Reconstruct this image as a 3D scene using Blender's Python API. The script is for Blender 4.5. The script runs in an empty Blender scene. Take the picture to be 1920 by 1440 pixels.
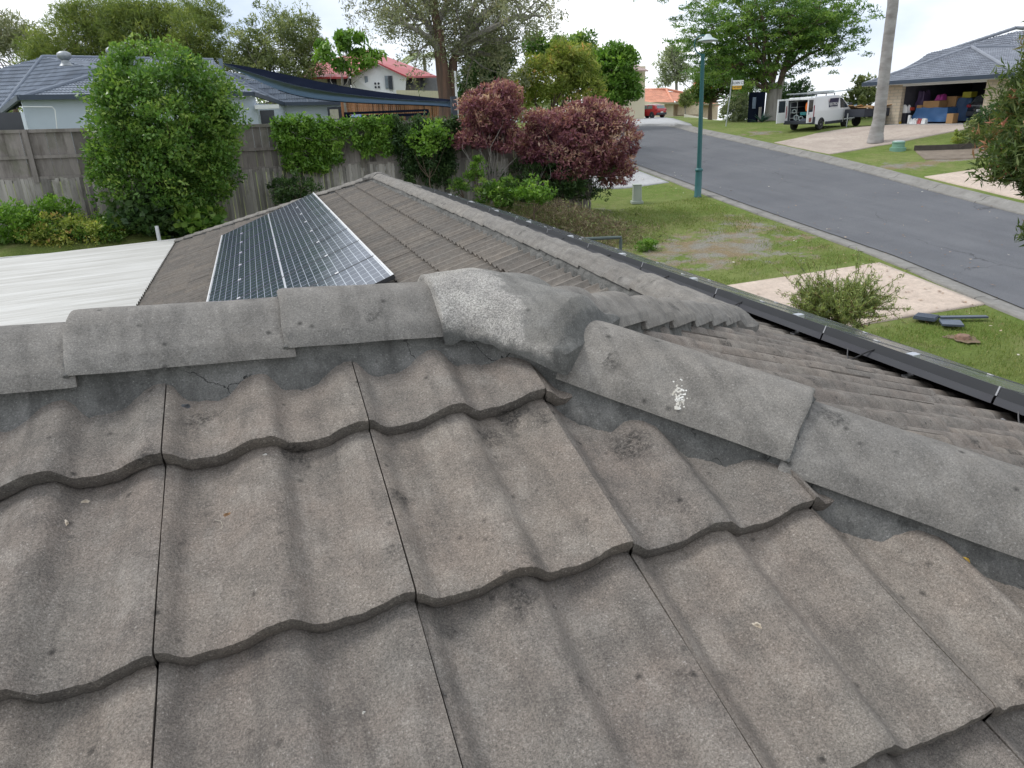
import bpy, bmesh, math, random
import numpy as np
from mathutils import Vector, Matrix, noise as mnoise
random.seed(7); RNG = np.random.default_rng(7)
SC = bpy.context.scene
COL = SC.collection
rad = math.radians
# ------------------------------------------------------------------ camera
# world: origin at the photographer's eye, X along the near ridge, Y along the long ridge, Z up (metres)
YAW, PITCH, ROLL, FPX = 0.31755519, 0.35614147, -0.03974163, 1362.1172
_f = Vector((math.sin(YAW)*math.cos(PITCH), math.cos(YAW)*math.cos(PITCH), -math.sin(PITCH)))
_r = Vector((math.cos(YAW), -math.sin(YAW), 0)); _u = _r.cross(_f)
_r2 = math.cos(ROLL)*_r + math.sin(ROLL)*_u; _u2 = -math.sin(ROLL)*_r + math.cos(ROLL)*_u
cam = bpy.data.cameras.new('camera'); camo = bpy.data.objects.new('camera', cam); COL.objects.link(camo)
camo.matrix_world = Matrix(((_r2.x, _u2.x, -_f.x, 0), (_r2.y, _u2.y, -_f.y, 0), (_r2.z, _u2.z, -_f.z, 0), (0, 0, 0, 1)))
cam.sensor_width = 36; cam.lens = FPX/1920*36; cam.clip_start = 0.05; cam.clip_end = 2000
SC.camera = camo
# ------------------------------------------------------------------ world and sun (bright overcast)
SUN_EL, SUN_AZ = 50, -50          # azimuth clockwise from +Y
world = bpy.data.worlds.new('World'); SC.world = world; world.use_nodes = True
wn = world.node_tree.nodes; wl = world.node_tree.links
bg = wn['Background']; bg.inputs['Strength'].default_value = 0.095
sky = wn.new('ShaderNodeTexSky'); sky.sky_type = 'NISHITA'; sky.sun_disc = False
sky.sun_elevation = rad(SUN_EL); sky.sun_rotation = rad(SUN_AZ); sky.dust_density = 3.0; sky.altitude = 50
tc = wn.new('ShaderNodeTexCoord'); mp = wn.new('ShaderNodeMapping'); mp.inputs['Scale'].default_value = (1, 1, 2.2)
wl.new(tc.outputs['Generated'], mp.inputs['Vector'])
nz = wn.new('ShaderNodeTexNoise'); nz.inputs['Scale'].default_value = 1.7; nz.inputs['Detail'].default_value = 7; nz.inputs['Roughness'].default_value = .55
wl.new(mp.outputs[0], nz.inputs['Vector'])
cr = wn.new('ShaderNodeValToRGB'); cr.color_ramp.elements[0].position = .22; cr.color_ramp.elements[0].color = (.74, .74, .74, 1)
cr.color_ramp.elements[1].position = .48; cr.color_ramp.elements[1].color = (1, 1, 1, 1)
wl.new(nz.outputs['Fac'], cr.inputs['Fac'])
cl = wn.new('ShaderNodeMix'); cl.data_type = 'RGBA'; cl.inputs[6].default_value = (5.4, 6.5, 8.3, 1); cl.inputs[7].default_value = (10.9, 11.2, 11.6, 1)
nz2 = wn.new('ShaderNodeTexNoise'); nz2.inputs['Scale'].default_value = 2.6; nz2.inputs['Detail'].default_value = 6
wl.new(mp.outputs[0], nz2.inputs['Vector']); cr2 = wn.new('ShaderNodeValToRGB'); cr2.color_ramp.elements[0].position = .33; cr2.color_ramp.elements[1].position = .58; wl.new(nz2.outputs['Fac'], cr2.inputs['Fac']); wl.new(cr2.outputs['Color'], cl.inputs[0])
mxs = wn.new('ShaderNodeMix'); mxs.data_type = 'RGBA'
wl.new(cr.outputs['Color'], mxs.inputs[0]); wl.new(sky.outputs[0], mxs.inputs[6]); wl.new(cl.outputs[2], mxs.inputs[7])
wl.new(mxs.outputs[2], bg.inputs['Color'])
sun = bpy.data.lights.new('sun', 'SUN'); sun.energy = 1.7; sun.angle = rad(20); sun.color = (1, .975, .94)
suno = bpy.data.objects.new('sun', sun); COL.objects.link(suno)
sd = Vector((math.sin(rad(SUN_AZ))*math.cos(rad(SUN_EL)), math.cos(rad(SUN_AZ))*math.cos(rad(SUN_EL)), math.sin(rad(SUN_EL))))
suno.rotation_euler = sd.to_track_quat('Z', 'Y').to_euler(); suno.location = (0, 0, 60)
SC.view_settings.view_transform = 'Standard'; SC.view_settings.look = 'None'; SC.view_settings.exposure = 0.36; SC.view_settings.gamma = 1
SC.cycles.max_bounces = 6; SC.cycles.transparent_max_bounces = 8
# ------------------------------------------------------------------ geometry helpers
def ray(u, v):
    return _f + (u-960)/FPX*_r2 - (v-720)/FPX*_u2
def aty(u, v, y):
    d = ray(u, v); return d*(y/d.y)
def atd(u, v, D):
    d = ray(u, v); return d*(D/math.hypot(d.x, d.y))
def sstep(a, b, t):
    t = np.clip((t-a)/(b-a), 0, 1); return t*t*(3-2*t)
NEAR = [(13.2, -6), (14.0, 4), (14.9, 10.6), (15.4, 13.4), (15.8, 15.7), (16.2, 20.9), (16.5, 24.3), (17.0, 28.9), (17.4, 33), (18, 40), (19, 50), (21, 62)]
FAR = [(21.2, -6), (22.6, 8), (23.8, 17.7), (24.5, 21.7), (25.2, 25.1), (25.9, 29.5), (26.5, 34.7), (26.9, 38.1), (27.3, 42.4), (28.2, 46.5), (30, 50.5), (33, 54)]
_NY = np.array([p[1] for p in NEAR]); _NX = np.array([p[0] for p in NEAR]); _FY = np.array([p[1] for p in FAR]); _FX = np.array([p[0] for p in FAR])
def nearx(y): return np.interp(y, _NY, _NX)
def farx(y): return np.interp(y, _FY, _FX)
_GL = atd(1683, 233, 50); _GR = atd(1836, 234, 47)
def G(x, y):
    x = np.asarray(x, float); y = np.asarray(y, float)
    pl = -6.09 + .0543*x + .0759*y
    cap = -1.15 - .03*np.maximum(0, np.hypot(x, y)-105)
    k = .25
    h = np.clip(.5+.5*(pl-cap)/k, 0, 1); st = pl*(1-h) + cap*h - k*h*(1-h)
    rt = x/np.maximum(y, 1); st = st - .05*np.maximum(0, np.hypot(x, y)-66)*sstep(.62, .74, rt)
    # level apron in front of the garage
    ex, ey = _GR[0]-_GL[0], _GR[1]-_GL[1]; L2 = ex*ex+ey*ey; tt = np.clip(((x-_GL[0])*ex+(y-_GL[1])*ey)/L2, -.35, 2.4)
    dd = np.hypot(x-_GL[0]-tt*ex, y-_GL[1]-tt*ey); wg = 1-sstep(.8, 7.5, dd); st = st*(1-wg)+(_GL[2]-.05)*wg
    w = 1-sstep(7.5, 13, x)
    b1 = sstep(20.5, 23.2, y)*w
    st = st*(1-b1) + (-2.85)*b1
    b2 = sstep(26, 31, y)*(1-sstep(9, 15, x))
    st = st*(1-b2) + (-1.35 - .03*np.maximum(0, np.hypot(x, y)-105))*b2
    return st
def gz(x, y): return float(G(x, y))
def gp(u, v):
    d = ray(u, v); lo = 3.0; p = None
    t = 3.0
    while t < 400:
        q = d*t
        if q.z < gz(q.x, q.y):
            a, b = t*.97-.1, t
            for _ in range(30):
                m = (a+b)/2; q = d*m
                if q.z < gz(q.x, q.y): b = m
                else: a = m
            return d*b
        t = t*1.02+.05
    return d*t
WL = {}
def wloc(o): return WL.get(o.name, Vector((0, 0, 0)))
def props(o, label=None, cat=None, group=None, kind=None):
    if label: o['label'] = label
    if cat: o['category'] = cat
    if group: o['group'] = group
    if kind: o['kind'] = kind
    return o
def thing(name, label, cat, loc, group=None, rz=0.0):
    o = bpy.data.objects.new(name, None); COL.objects.link(o); o.empty_display_size = .2
    o.location = loc; o.rotation_euler = (0, 0, rz); WL[o.name] = Vector(loc)
    return props(o, label, cat, group)
class MB:
    """collects geometry in its parent's frame (or world), builds one mesh object"""
    def __init__(s, M=None): s.v = []; s.f = []; s.m = []; s.mi = 0; s.M = M or Matrix()
    def add(s, vs, fs, mi=None):
        n = len(s.v); s.v += [tuple(s.M @ Vector(p)) for p in vs]
        s.f += [tuple(i+n for i in f) for f in fs]; s.m += [s.mi if mi is None else mi]*len(fs); return s
    def box(s, c, d, rz=0.0, mi=None, taper=1.0, ry=0.0, rx=0.0):
        R_ = Matrix.Rotation(rz, 3, 'Z') @ Matrix.Rotation(ry, 3, 'Y') @ Matrix.Rotation(rx, 3, 'X'); c = Vector(c); vs = []
        for sz in (-1, 1):
            k = taper if sz > 0 else 1
            for sx, sy in ((-1, -1), (1, -1), (1, 1), (-1, 1)):
                vs.append(c + R_ @ Vector((sx*d[0]/2*k, sy*d[1]/2*k, sz*d[2]/2)))
        return s.add(vs, [(3, 2, 1, 0), (4, 5, 6, 7), (0, 1, 5, 4), (1, 2, 6, 5), (2, 3, 7, 6), (3, 0, 4, 7)], mi)
    def quad(s, a, b, c, d, mi=None): return s.add([a, b, c, d], [(0, 1, 2, 3)], mi)
    def poly(s, pts, mi=None): return s.add(pts, [tuple(range(len(pts)))], mi)
    def prism(s, pts, ext, mi=None):
        n = len(pts); e = Vector(ext); vs = [Vector(p) for p in pts]+[Vector(p)+e for p in pts]
        return s.add(vs, [tuple(range(n))[::-1], tuple(range(n, 2*n))]+[(i, (i+1) % n, n+(i+1) % n, n+i) for i in range(n)], mi)
    def tube(s, pts, rs, n=8, mi=None, caps=True):
        pts = [Vector(p) for p in pts]
        if not hasattr(rs, '__len__'): rs = [rs]*len(pts)
        vs = []; prev = None
        for i, p in enumerate(pts):
            t = (pts[min(i+1, len(pts)-1)]-pts[max(i-1, 0)]).normalized()
            a = prev if prev is not None else (Vector((1, 0, 0)) if abs(t.x) < .8 else Vector((0, 1, 0)))
            a = (a - t*a.dot(t)).normalized(); b = t.cross(a); prev = a
            for k in range(n):
                an = 2*math.pi*k/n; vs.append(p+(a*math.cos(an)+b*math.sin(an))*rs[i])
        fs = []
        for i in range(len(pts)-1):
            for k in range(n):
                k2 = (k+1) % n; fs.append((i*n+k, i*n+k2, (i+1)*n+k2, (i+1)*n+k))
        if caps: fs.append(tuple(range(n))[::-1]); fs.append(tuple((len(pts)-1)*n+k for k in range(n)))
        return s.add(vs, fs, mi)
    def lathe(s, c, prof, n=16, mi=None, axis='Z', scale=(1, 1)):
        vs = []; c = Vector(c)
        for r, h in prof:
            for k in range(n):
                a = 2*math.pi*k/n; x = r*math.cos(a)*scale[0]; y = r*math.sin(a)*scale[1]
                vs.append(c + (Vector((x, y, h)) if axis == 'Z' else Vector((x, h, y)) if axis == 'Y' else Vector((h, x, y))))
        fs = [(i*n+k, i*n+(k+1) % n, (i+1)*n+(k+1) % n, (i+1)*n+k) for i in range(len(prof)-1) for k in range(n)]
        fs += [tuple(range(n))[::-1], tuple((len(prof)-1)*n+k for k in range(n))]
        return s.add(vs, fs, mi)
    def build(s, name, mats, parent=None, smooth=False, label=None, cat=None, group=None, kind=None, loc=None, local=False, bevel=0, sub=0, fix=True):
        off = Vector((0, 0, 0))
        if parent is not None and not local: off = wloc(parent)
        if loc is not None: off = Vector(loc)
        me = bpy.data.meshes.new(name)
        me.from_pydata([(p[0]-off.x, p[1]-off.y, p[2]-off.z) for p in s.v], [], s.f)
        if not isinstance(mats, (list, tuple)): mats = [mats]
        for m in mats: me.materials.append(m)
        if len(mats) > 1: me.polygons.foreach_set('material_index', s.m)
        if fix:
            bm = bmesh.new(); bm.from_mesh(me); bmesh.ops.recalc_face_normals(bm, faces=bm.faces); bm.to_mesh(me); bm.free()
        if smooth: me.polygons.foreach_set('use_smooth', [True]*len(me.polygons))
        me.update()
        o = bpy.data.objects.new(name, me); COL.objects.link(o)
        if parent is not None: o.parent = parent; WL[o.name] = Vector(off)
        elif loc is not None: o.location = off; WL[o.name] = off
        if bevel:
            b = o.modifiers.new('bevel', 'BEVEL'); b.width = bevel; b.segments = 2; b.limit_method = 'ANGLE'
        if smooth and not bevel:
            try: me.set_sharp_from_angle(angle=rad(42))
            except Exception: pass
        return props(o, label, cat, group, kind)
def npmesh(name, verts, quads, mats, parent=None, off=None, attr=None, smooth=False, uv=None, tri=False, **kw):
    off = wloc(parent) if (parent is not None and off is None) else (off or Vector((0, 0, 0)))
    verts = np.asarray(verts, np.float32)-np.array(off, np.float32); quads = np.asarray(quads, np.int32)
    me = bpy.data.meshes.new(name); nv = len(verts); nf, k = quads.shape
    me.vertices.add(nv); me.vertices.foreach_set('co', verts.ravel())
    me.loops.add(nf*k); me.loops.foreach_set('vertex_index', quads.ravel())
    me.polygons.add(nf); me.polygons.foreach_set('loop_start', np.arange(0, nf*k, k, dtype=np.int32))
    if attr is not None:
        a = me.attributes.new('tint', 'FLOAT', 'FACE'); a.data.foreach_set('value', np.asarray(attr, np.float32))
    if uv is not None:
        l = me.uv_layers.new(name='uv'); l.data.foreach_set('uv', np.asarray(uv, np.float32).ravel())
    for m in (mats if isinstance(mats, (list, tuple)) else [mats]): me.materials.append(m)
    me.update(calc_edges=True); me.validate()
    if smooth: me.polygons.foreach_set('use_smooth', np.ones(nf, bool))
    o = bpy.data.objects.new(name, me); COL.objects.link(o)
    if parent is not None: o.parent = parent
    else: o.location = off
    WL[o.name] = Vector(off)
    return props(o, kw.get('label'), kw.get('cat'), kw.get('group'), kw.get('kind'))
def copy_tree(o, loc=None, rz=None, parent=None, label=None):
    c = o.copy(); COL.objects.link(c)
    if parent is not None: c.parent = parent; c.matrix_parent_inverse = o.matrix_parent_inverse.copy()
    if loc is not None: c.location = loc; WL[c.name] = Vector(loc)
    if rz is not None: c.rotation_euler = (0, 0, rz)
    if label: c['label'] = label
    for ch in list(o.children): copy_tree(ch, parent=c)
    return c
# ------------------------------------------------------------------ materials
def newmat(name):
    m = bpy.data.materials.new(name); m.use_nodes = True; nt = m.node_tree
    return m, nt.nodes, nt.links, nt.nodes['Principled BSDF']
def N(n, l, kind, **kw):
    x = n.new(kind)
    for k, v in kw.items():
        if k.startswith('i_'):
            key = k[2:]; key = int(key) if key.isdigit() else key
            if hasattr(v, 'links') or isinstance(v, bpy.types.NodeSocket): l.new(v, x.inputs[key])
            else: x.inputs[key].default_value = v
        else: setattr(x, k, v)
    return x
def noise(n, l, vec, scale, detail=4, rough=.55):
    x = n.new('ShaderNodeTexNoise'); x.inputs['Scale'].default_value = scale; x.inputs['Detail'].default_value = detail; x.inputs['Roughness'].default_value = rough
    if vec is not None: l.new(vec, x.inputs['Vector'])
    return x.outputs['Fac']
def ramp(n, l, fac, stops):
    x = n.new('ShaderNodeValToRGB'); e = x.color_ramp.elements
    while len(e) < len(stops): e.new(.5)
    for k, (p, c) in enumerate(stops):
        e[k].position = p; e[k].color = (c, c, c, 1) if not hasattr(c, '__len__') else (*c[:3], 1)
    l.new(fac, x.inputs['Fac']); return x.outputs['Color']
def mixc(n, l, fac, a, b, mode='MIX'):
    x = n.new('ShaderNodeMix'); x.data_type = 'RGBA'; x.blend_type = mode
    for i, s in ((0, fac), (6, a), (7, b)):
        if isinstance(s, bpy.types.NodeSocket): l.new(s, x.inputs[i])
        elif i == 0: x.inputs[0].default_value = s
        else: x.inputs[i].default_value = (*s[:3], 1)
    return x.outputs[2]
def math_(n, l, op, a, b=None, c=None):
    x = n.new('ShaderNodeMath'); x.operation = op
    for i, s in enumerate((a, b, c)):
        if s is None: continue
        if isinstance(s, bpy.types.NodeSocket): l.new(s, x.inputs[i])
        else: x.inputs[i].default_value = s
    return x.outputs[0]
def bump(n, l, p, h, strength, dist):
    x = n.new('ShaderNodeBump'); x.inputs['Strength'].default_value = strength; x.inputs['Distance'].default_value = dist
    l.new(h, x.inputs['Height']); l.new(x.outputs[0], p.inputs['Normal']); return x
def coord(n, l, which='Object', scale=None, rot=None):
    t = n.new('ShaderNodeTexCoord')
    if scale is None and rot is None: return t.outputs[which]
    m = n.new('ShaderNodeMapping'); l.new(t.outputs[which], m.inputs['Vector'])
    if scale: m.inputs['Scale'].default_value = scale
    if rot: m.inputs['Rotation'].default_value = rot
    return m.outputs[0]
def simple(name, c1, c2=None, scale=4, rough=.6, metal=0, bumpd=0, bscale=None, detail=5, stretch=None, spec=None, coat=0):
    m, n, l, p = newmat(name)
    c2 = c2 or tuple(x*.75 for x in c1)
    v = coord(n, l, 'Object', stretch)
    f = noise(n, l, v, scale, detail); f = ramp(n, l, f, [(.3, 0), (.7, 1)])
    l.new(mixc(n, l, f, c1, c2), p.inputs['Base Color'])
    p.inputs['Roughness'].default_value = rough; p.inputs['Metallic'].default_value = metal
    if spec is not None: p.inputs['Specular IOR Level'].default_value = spec
    if coat: p.inputs['Coat Weight'].default_value = coat; p.inputs['Coat Roughness'].default_value = .05
    if bumpd: bump(n, l, p, noise(n, l, v, bscale or scale*4, 6), .6, bumpd)
    return m
def concrete(name, base, brown, dark, light, grain=1.0, spots=.45, tint=True, gs=1.0, streak=0):
    """weathered concrete roof tile: sandy grain, mottling, lichen blots"""
    m, n, l, p = newmat(name); v = coord(n, l)
    c, h = concrete_nodes(n, l, v, base, brown, dark, light, grain, spots, tint, gs, streak)
    l.new(c, p.inputs['Base Color']); p.inputs['Roughness'].default_value = .93; p.inputs['Specular IOR Level'].default_value = .2
    bump(n, l, p, h, .55, .0035)
    return m
def concrete_nodes(n, l, v, base, brown, dark, light, grain=1.0, spots=.45, tint=True, gs=1.0, streak=0):
    big = ramp(n, l, noise(n, l, v, 5.5, 6, .6), [(.35, 0), (.65, 1)])
    c = mixc(n, l, big, base, brown)
    med = ramp(n, l, noise(n, l, v, 16, 8, .7), [(.42, 0), (.66, 1)])
    c = mixc(n, l, math_(n, l, 'MULTIPLY', med, .5), c, dark)
    lt = ramp(n, l, noise(n, l, coord(n, l, 'Object', (1.3, .8, 1.7)), 13, 7, .7), [(.5, 0), (.72, 1)])
    c = mixc(n, l, math_(n, l, 'MULTIPLY', lt, .5), c, light)
    # streaks along the water run
    if streak:
        sk = ramp(n, l, noise(n, l, coord(n, l, 'Object', (19, 1.9, 6)), 1.6, 7, .65), [(.48, 0), (.66, 1)])
        c = mixc(n, l, math_(n, l, 'MULTIPLY', sk, streak), c, tuple(x*.75 for x in dark))
        vs_ = n.new('ShaderNodeTexVoronoi'); vs_.inputs['Scale'].default_value = 34; l.new(v, vs_.inputs['Vector'])
        sp_ = math_(n, l, 'MULTIPLY', ramp(n, l, vs_.outputs['Distance'], [(.05, 1), (.22, 0)]), ramp(n, l, vs_.outputs['Color'], [(.62, 0), (.72, 1)]))
        c = mixc(n, l, math_(n, l, 'MULTIPLY', sp_, .8), c, tuple(x*.4 for x in dark))
    # blots of dark lichen
    vo = n.new('ShaderNodeTexVoronoi'); vo.inputs['Scale'].default_value = 9.0; vo.inputs['Randomness'].default_value = 1
    nzv = n.new('ShaderNodeTexNoise'); nzv.inputs['Scale'].default_value = 30; l.new(v, nzv.inputs['Vector'])
    vv = n.new('ShaderNodeVectorMath'); vv.operation = 'MULTIPLY_ADD'; vv.inputs[1].default_value = (.06, .06, .06); l.new(nzv.outputs['Color'], vv.inputs[0]); l.new(v, vv.inputs[2])
    l.new(vv.outputs[0], vo.inputs['Vector'])
    rr = ramp(n, l, vo.outputs['Color'], [(.3, 0), (.95, 1)])
    rad_ = math_(n, l, 'MULTIPLY', rr, .40)
    blot = math_(n, l, 'SUBTRACT', rad_, vo.outputs['Distance'])
    blot = ramp(n, l, math_(n, l, 'MULTIPLY_ADD', blot, 4.0, .35), [(.3, 0), (.9, 1)])
    g2 = ramp(n, l, noise(n, l, v, 160, 4, .7), [(.4, .2), (.6, 1)])
    blot = math_(n, l, 'MULTIPLY', math_(n, l, 'MULTIPLY', blot, g2), spots)
    c = mixc(n, l, blot, c, tuple(x*.45 for x in dark))
    # grain
    fine = noise(n, l, v, 700*gs, 3, .8)
    fr = ramp(n, l, fine, [(.3, 0.0), (.5, .5), (.72, 1.0)])
    c = mixc(n, l, grain*.75, c, mixc(n, l, fr, (.25, .25, .26), (.8, .78, .75)), 'OVERLAY')
    fr2 = ramp(n, l, noise(n, l, v, 330*gs, 3, .8), [(.32, 0.15), (.5, .5), (.7, .88)])
    c = mixc(n, l, grain*.5, c, fr2, 'OVERLAY')
    wh = ramp(n, l, noise(n, l, v, 330*gs, 2, .6), [(.68, 0), (.74, 1)])
    c = mixc(n, l, math_(n, l, 'MULTIPLY', wh, .35), c, (.5, .49, .47))
    if tint:
        at = n.new('ShaderNodeAttribute'); at.attribute_name = 'tint'
        c = mixc(n, l, 1.0, c, ramp(n, l, at.outputs['Fac'], [(0, (.88, .88, .88)), (.5, (1, .99, .98)), (1, (1.1, 1.07, 1.03))]), 'MULTIPLY')
    h = math_(n, l, 'ADD', math_(n, l, 'MULTIPLY', fine, .5), math_(n, l, 'ADD', math_(n, l, 'MULTIPLY', noise(n, l, v, 150, 4, .7), .8), math_(n, l, 'MULTIPLY', noise(n, l, v, 30, 4, .6), 1.5)))
    return c, h
def add_cracks(m, sc=7.0, wd=.006):
    n = m.node_tree.nodes; l = m.node_tree.links; p = n['Principled BSDF']; v = coord(n, l); old = p.inputs['Base Color'].links[0].from_socket
    nv = n.new('ShaderNodeTexNoise'); nv.inputs['Scale'].default_value = 22; nv.inputs['Detail'].default_value = 6; l.new(v, nv.inputs['Vector'])
    vm = n.new('ShaderNodeVectorMath'); vm.operation = 'MULTIPLY_ADD'; vm.inputs[1].default_value = (.07, .07, .07); l.new(nv.outputs['Color'], vm.inputs[0]); l.new(v, vm.inputs[2])
    vo = n.new('ShaderNodeTexVoronoi'); vo.feature = 'DISTANCE_TO_EDGE'; vo.inputs['Scale'].default_value = sc; l.new(vm.outputs[0], vo.inputs['Vector'])
    ck = math_(n, l, 'MULTIPLY', math_(n, l, 'LESS_THAN', vo.outputs['Distance'], wd), ramp(n, l, noise(n, l, v, 4, 3), [(.5, 0), (.54, .9)]))
    l.new(mixc(n, l, ck, old, (.02, .02, .02)), p.inputs['Base Color'])
M_TILE = concrete('roof_tile_concrete', (.182, .168, .151), (.190, .165, .145), (.074, .071, .068), (.28, .265, .243), 1.15, .85, streak=.34)
M_TILE2 = concrete('roof_tile_far', (.175, .162, .146), (.175, .156, .137), (.105, .098, .09), (.24, .225, .20), .5, .3, gs=.35)
M_LIP = concrete('tile_edge_dark', (.105, .098, .09), (.12, .105, .092), (.05, .047, .044), (.18, .168, .15), 1.1, .8)  # darker concrete mix for the front lip faces of the roof tiles
M_CAP = concrete('ridge_cap_concrete', (.21, .203, .19), (.185, .175, .16), (.10, .098, .094), (.30, .29, .272), .85, .8, streak=.35)
M_STARTER = concrete('starter_concrete', (.18, .178, .165), (.165, .16, .145), (.085, .088, .085), (.27, .265, .25), 1.0, .4, tint=False)
M_WORN = concrete('worn_aggregate', (.34, .33, .31), (.26, .25, .23), (.12, .12, .12), (.5, .49, .46), 1.7, .5, tint=False, gs=.6)
M_MORTAR = concrete('flexible_bedding', (.115, .116, .111), (.155, .154, .146), (.042, .042, .04), (.24, .235, .225), .8, 1.0, tint=False, streak=.45)
add_cracks(M_MORTAR)

def hub_material(Jo):
    m, n, l, p = newmat('hub_concrete'); v = coord(n, l)
    a, h = concrete_nodes(n, l, v, (.215, .21, .195), (.19, .182, .165), (.10, .10, .096), (.30, .295, .28), .8, .7, False, 1.0, .3)
    b, _ = concrete_nodes(n, l, v, (.33, .32, .30), (.27, .26, .24), (.11, .11, .11), (.46, .45, .42), 1.7, .4, False, .95)
    d, _ = concrete_nodes(n, l, v, (.12, .122, .118), (.14, .14, .132), (.05, .05, .048), (.2, .2, .19), .7, .6, False, 1.0, .4)
    s_ = n.new('ShaderNodeSeparateXYZ'); l.new(v, s_.inputs[0])
    w1 = math_(n, l, 'MULTIPLY', math_(n, l, 'SUBTRACT', noise(n, l, v, 14, 9, .75), .5), .20)
    w2 = math_(n, l, 'MULTIPLY', math_(n, l, 'SUBTRACT', noise(n, l, v, 18, 7, .7), .5), .10)
    x = math_(n, l, 'SUBTRACT', s_.outputs[0], Jo[0]); y = math_(n, l, 'SUBTRACT', s_.outputs[1], Jo[1]); z = math_(n, l, 'SUBTRACT', s_.outputs[2], Jo[2])
    m1 = ramp(n, l, math_(n, l, 'ADD', math_(n, l, 'SUBTRACT', .5+.045*8, math_(n, l, 'MULTIPLY', x, 8)), math_(n, l, 'MULTIPLY', w1, 8)), [(.42, 0), (.58, 1)])
    c = mixc(n, l, m1, a, b)
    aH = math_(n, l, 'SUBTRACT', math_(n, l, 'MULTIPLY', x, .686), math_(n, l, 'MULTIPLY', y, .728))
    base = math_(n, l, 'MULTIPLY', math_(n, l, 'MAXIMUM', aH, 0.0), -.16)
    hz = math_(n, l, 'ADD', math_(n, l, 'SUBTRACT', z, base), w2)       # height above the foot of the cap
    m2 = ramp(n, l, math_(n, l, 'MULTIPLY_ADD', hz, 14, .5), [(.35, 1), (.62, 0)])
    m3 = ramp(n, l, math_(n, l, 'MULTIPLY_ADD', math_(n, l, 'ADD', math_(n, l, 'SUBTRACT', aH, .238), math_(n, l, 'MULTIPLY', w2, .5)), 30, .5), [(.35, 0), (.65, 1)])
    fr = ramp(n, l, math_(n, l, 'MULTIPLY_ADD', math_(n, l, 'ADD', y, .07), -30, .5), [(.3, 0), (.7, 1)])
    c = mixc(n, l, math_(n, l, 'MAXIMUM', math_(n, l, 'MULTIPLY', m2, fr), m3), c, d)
    l.new(c, p.inputs['Base Color']); p.inputs['Roughness'].default_value = .93; p.inputs['Specular IOR Level'].default_value = .2
    bump(n, l, p, h, .7, .004); return m
# ------------------------------------------------------------------ own house: tiled roof
J = Vector((.363, 1.35, -.352)); TF, TB, TN = .35306, .375, .31
K = J + Vector((2, 2, -2*TB)); APX = Vector((K.x, 15.4, K.z))
house = thing('tiled_roof_house', 'house under a weathered grey brown concrete tile roof, seen from on top', 'house', (2, 4, gz(2, 4)))
def prof(v):
    t = (np.asarray(v)*2) % 1.0
    return np.where(t < .235, .5+.5*np.cos(np.pi*t/.235), np.where(t < .46, 0, np.where(t < .92, .5-.5*np.cos(np.pi*(t-.46)/.46), 1.0)))
def tile_patch(O, U, W, ir, jr, w, g, nu, nv, thick=.026, lift=.028, amp=.024, gap=.002, jit=.0, rough=0.0):
    O = np.array(O); U = np.array(U)/np.linalg.norm(U); W = np.array(W)/np.linalg.norm(W); Nn = np.cross(U, W)
    us = np.linspace(gap/2, w-gap/2, nu+1)
    ss = np.concatenate([[.003, -.0015, .0, .005], np.linspace(.02, g+.035, nv)])
    zz = np.concatenate([[-thick, -thick*.45, -.002, .0], np.zeros(nv)])
    nr, nc = len(ss), nu+3
    ucol = np.concatenate([[us[0]], us, [us[-1]]]); side = np.zeros(nc); side[0] = side[-1] = -thick*1.1
    base = -.013 + amp*prof(ucol/w)
    V_, T_ = [], []; Fq = []
    q = np.array([(r*nc+c, r*nc+c+1, (r+1)*nc+c+1, (r+1)*nc+c) for r in range(nr-1) for c in range(nc-1)])
    nq = 0
    for j in range(*jr):
        for i in range(*ir):
            dz = RNG.normal(0, jit); tw = RNG.normal(0, jit*2); ds = RNG.normal(0, jit*1.2)
            Zg = base[None, :] + zz[:, None] + side[None, :]*(zz[:, None] > -thick*.9) - lift*(ss[:, None]/g) + dz + tw*(ucol[None, :]/w-.5)
            Sg = np.broadcast_to(ss[:, None]+j*g+ds, (nr, nc)).copy()
            if rough:
                ph = RNG.uniform(0, 6.28, 6)
                e = sum(np.sin(ucol*f_+p_)*a_ for f_, p_, a_ in ((37, ph[0], .4), (83, ph[1], .3), (190, ph[2], .25), (410, ph[3], .2)))
                Sg[:4] += rough*e[None, :]
                Zg = Zg + rough*.5*np.sin(ucol*23+ph[4])[None, :]*np.sin(ss*17+ph[5])[:, None] + RNG.normal(0, rough*.14, (nr, nc))
            P = O + (ucol+i*w)[None, :, None]*U + Sg[:, :, None]*W + Zg[:, :, None]*Nn
            V_.append(P.reshape(-1, 3)); Fq.append(q+nq); nq += nr*nc
            T_.append(np.full(len(q), RNG.uniform(0, 1)))
    return np.concatenate(V_), np.concatenate(Fq), np.concatenate(T_)
def clip_obj(o, planes):
    """planes: (point, normal) in world; keeps the side the normal points away from"""
    off = wloc(o); me = o.data; bm = bmesh.new(); bm.from_mesh(me)
    for co, no in planes:
        bmesh.ops.bisect_plane(bm, geom=bm.verts[:]+bm.edges[:]+bm.faces[:], plane_co=Vector(co)-off, plane_no=Vector(no).normalized(), clear_outer=True)
    bm.to_mesh(me); bm.free(); me.update()
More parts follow.
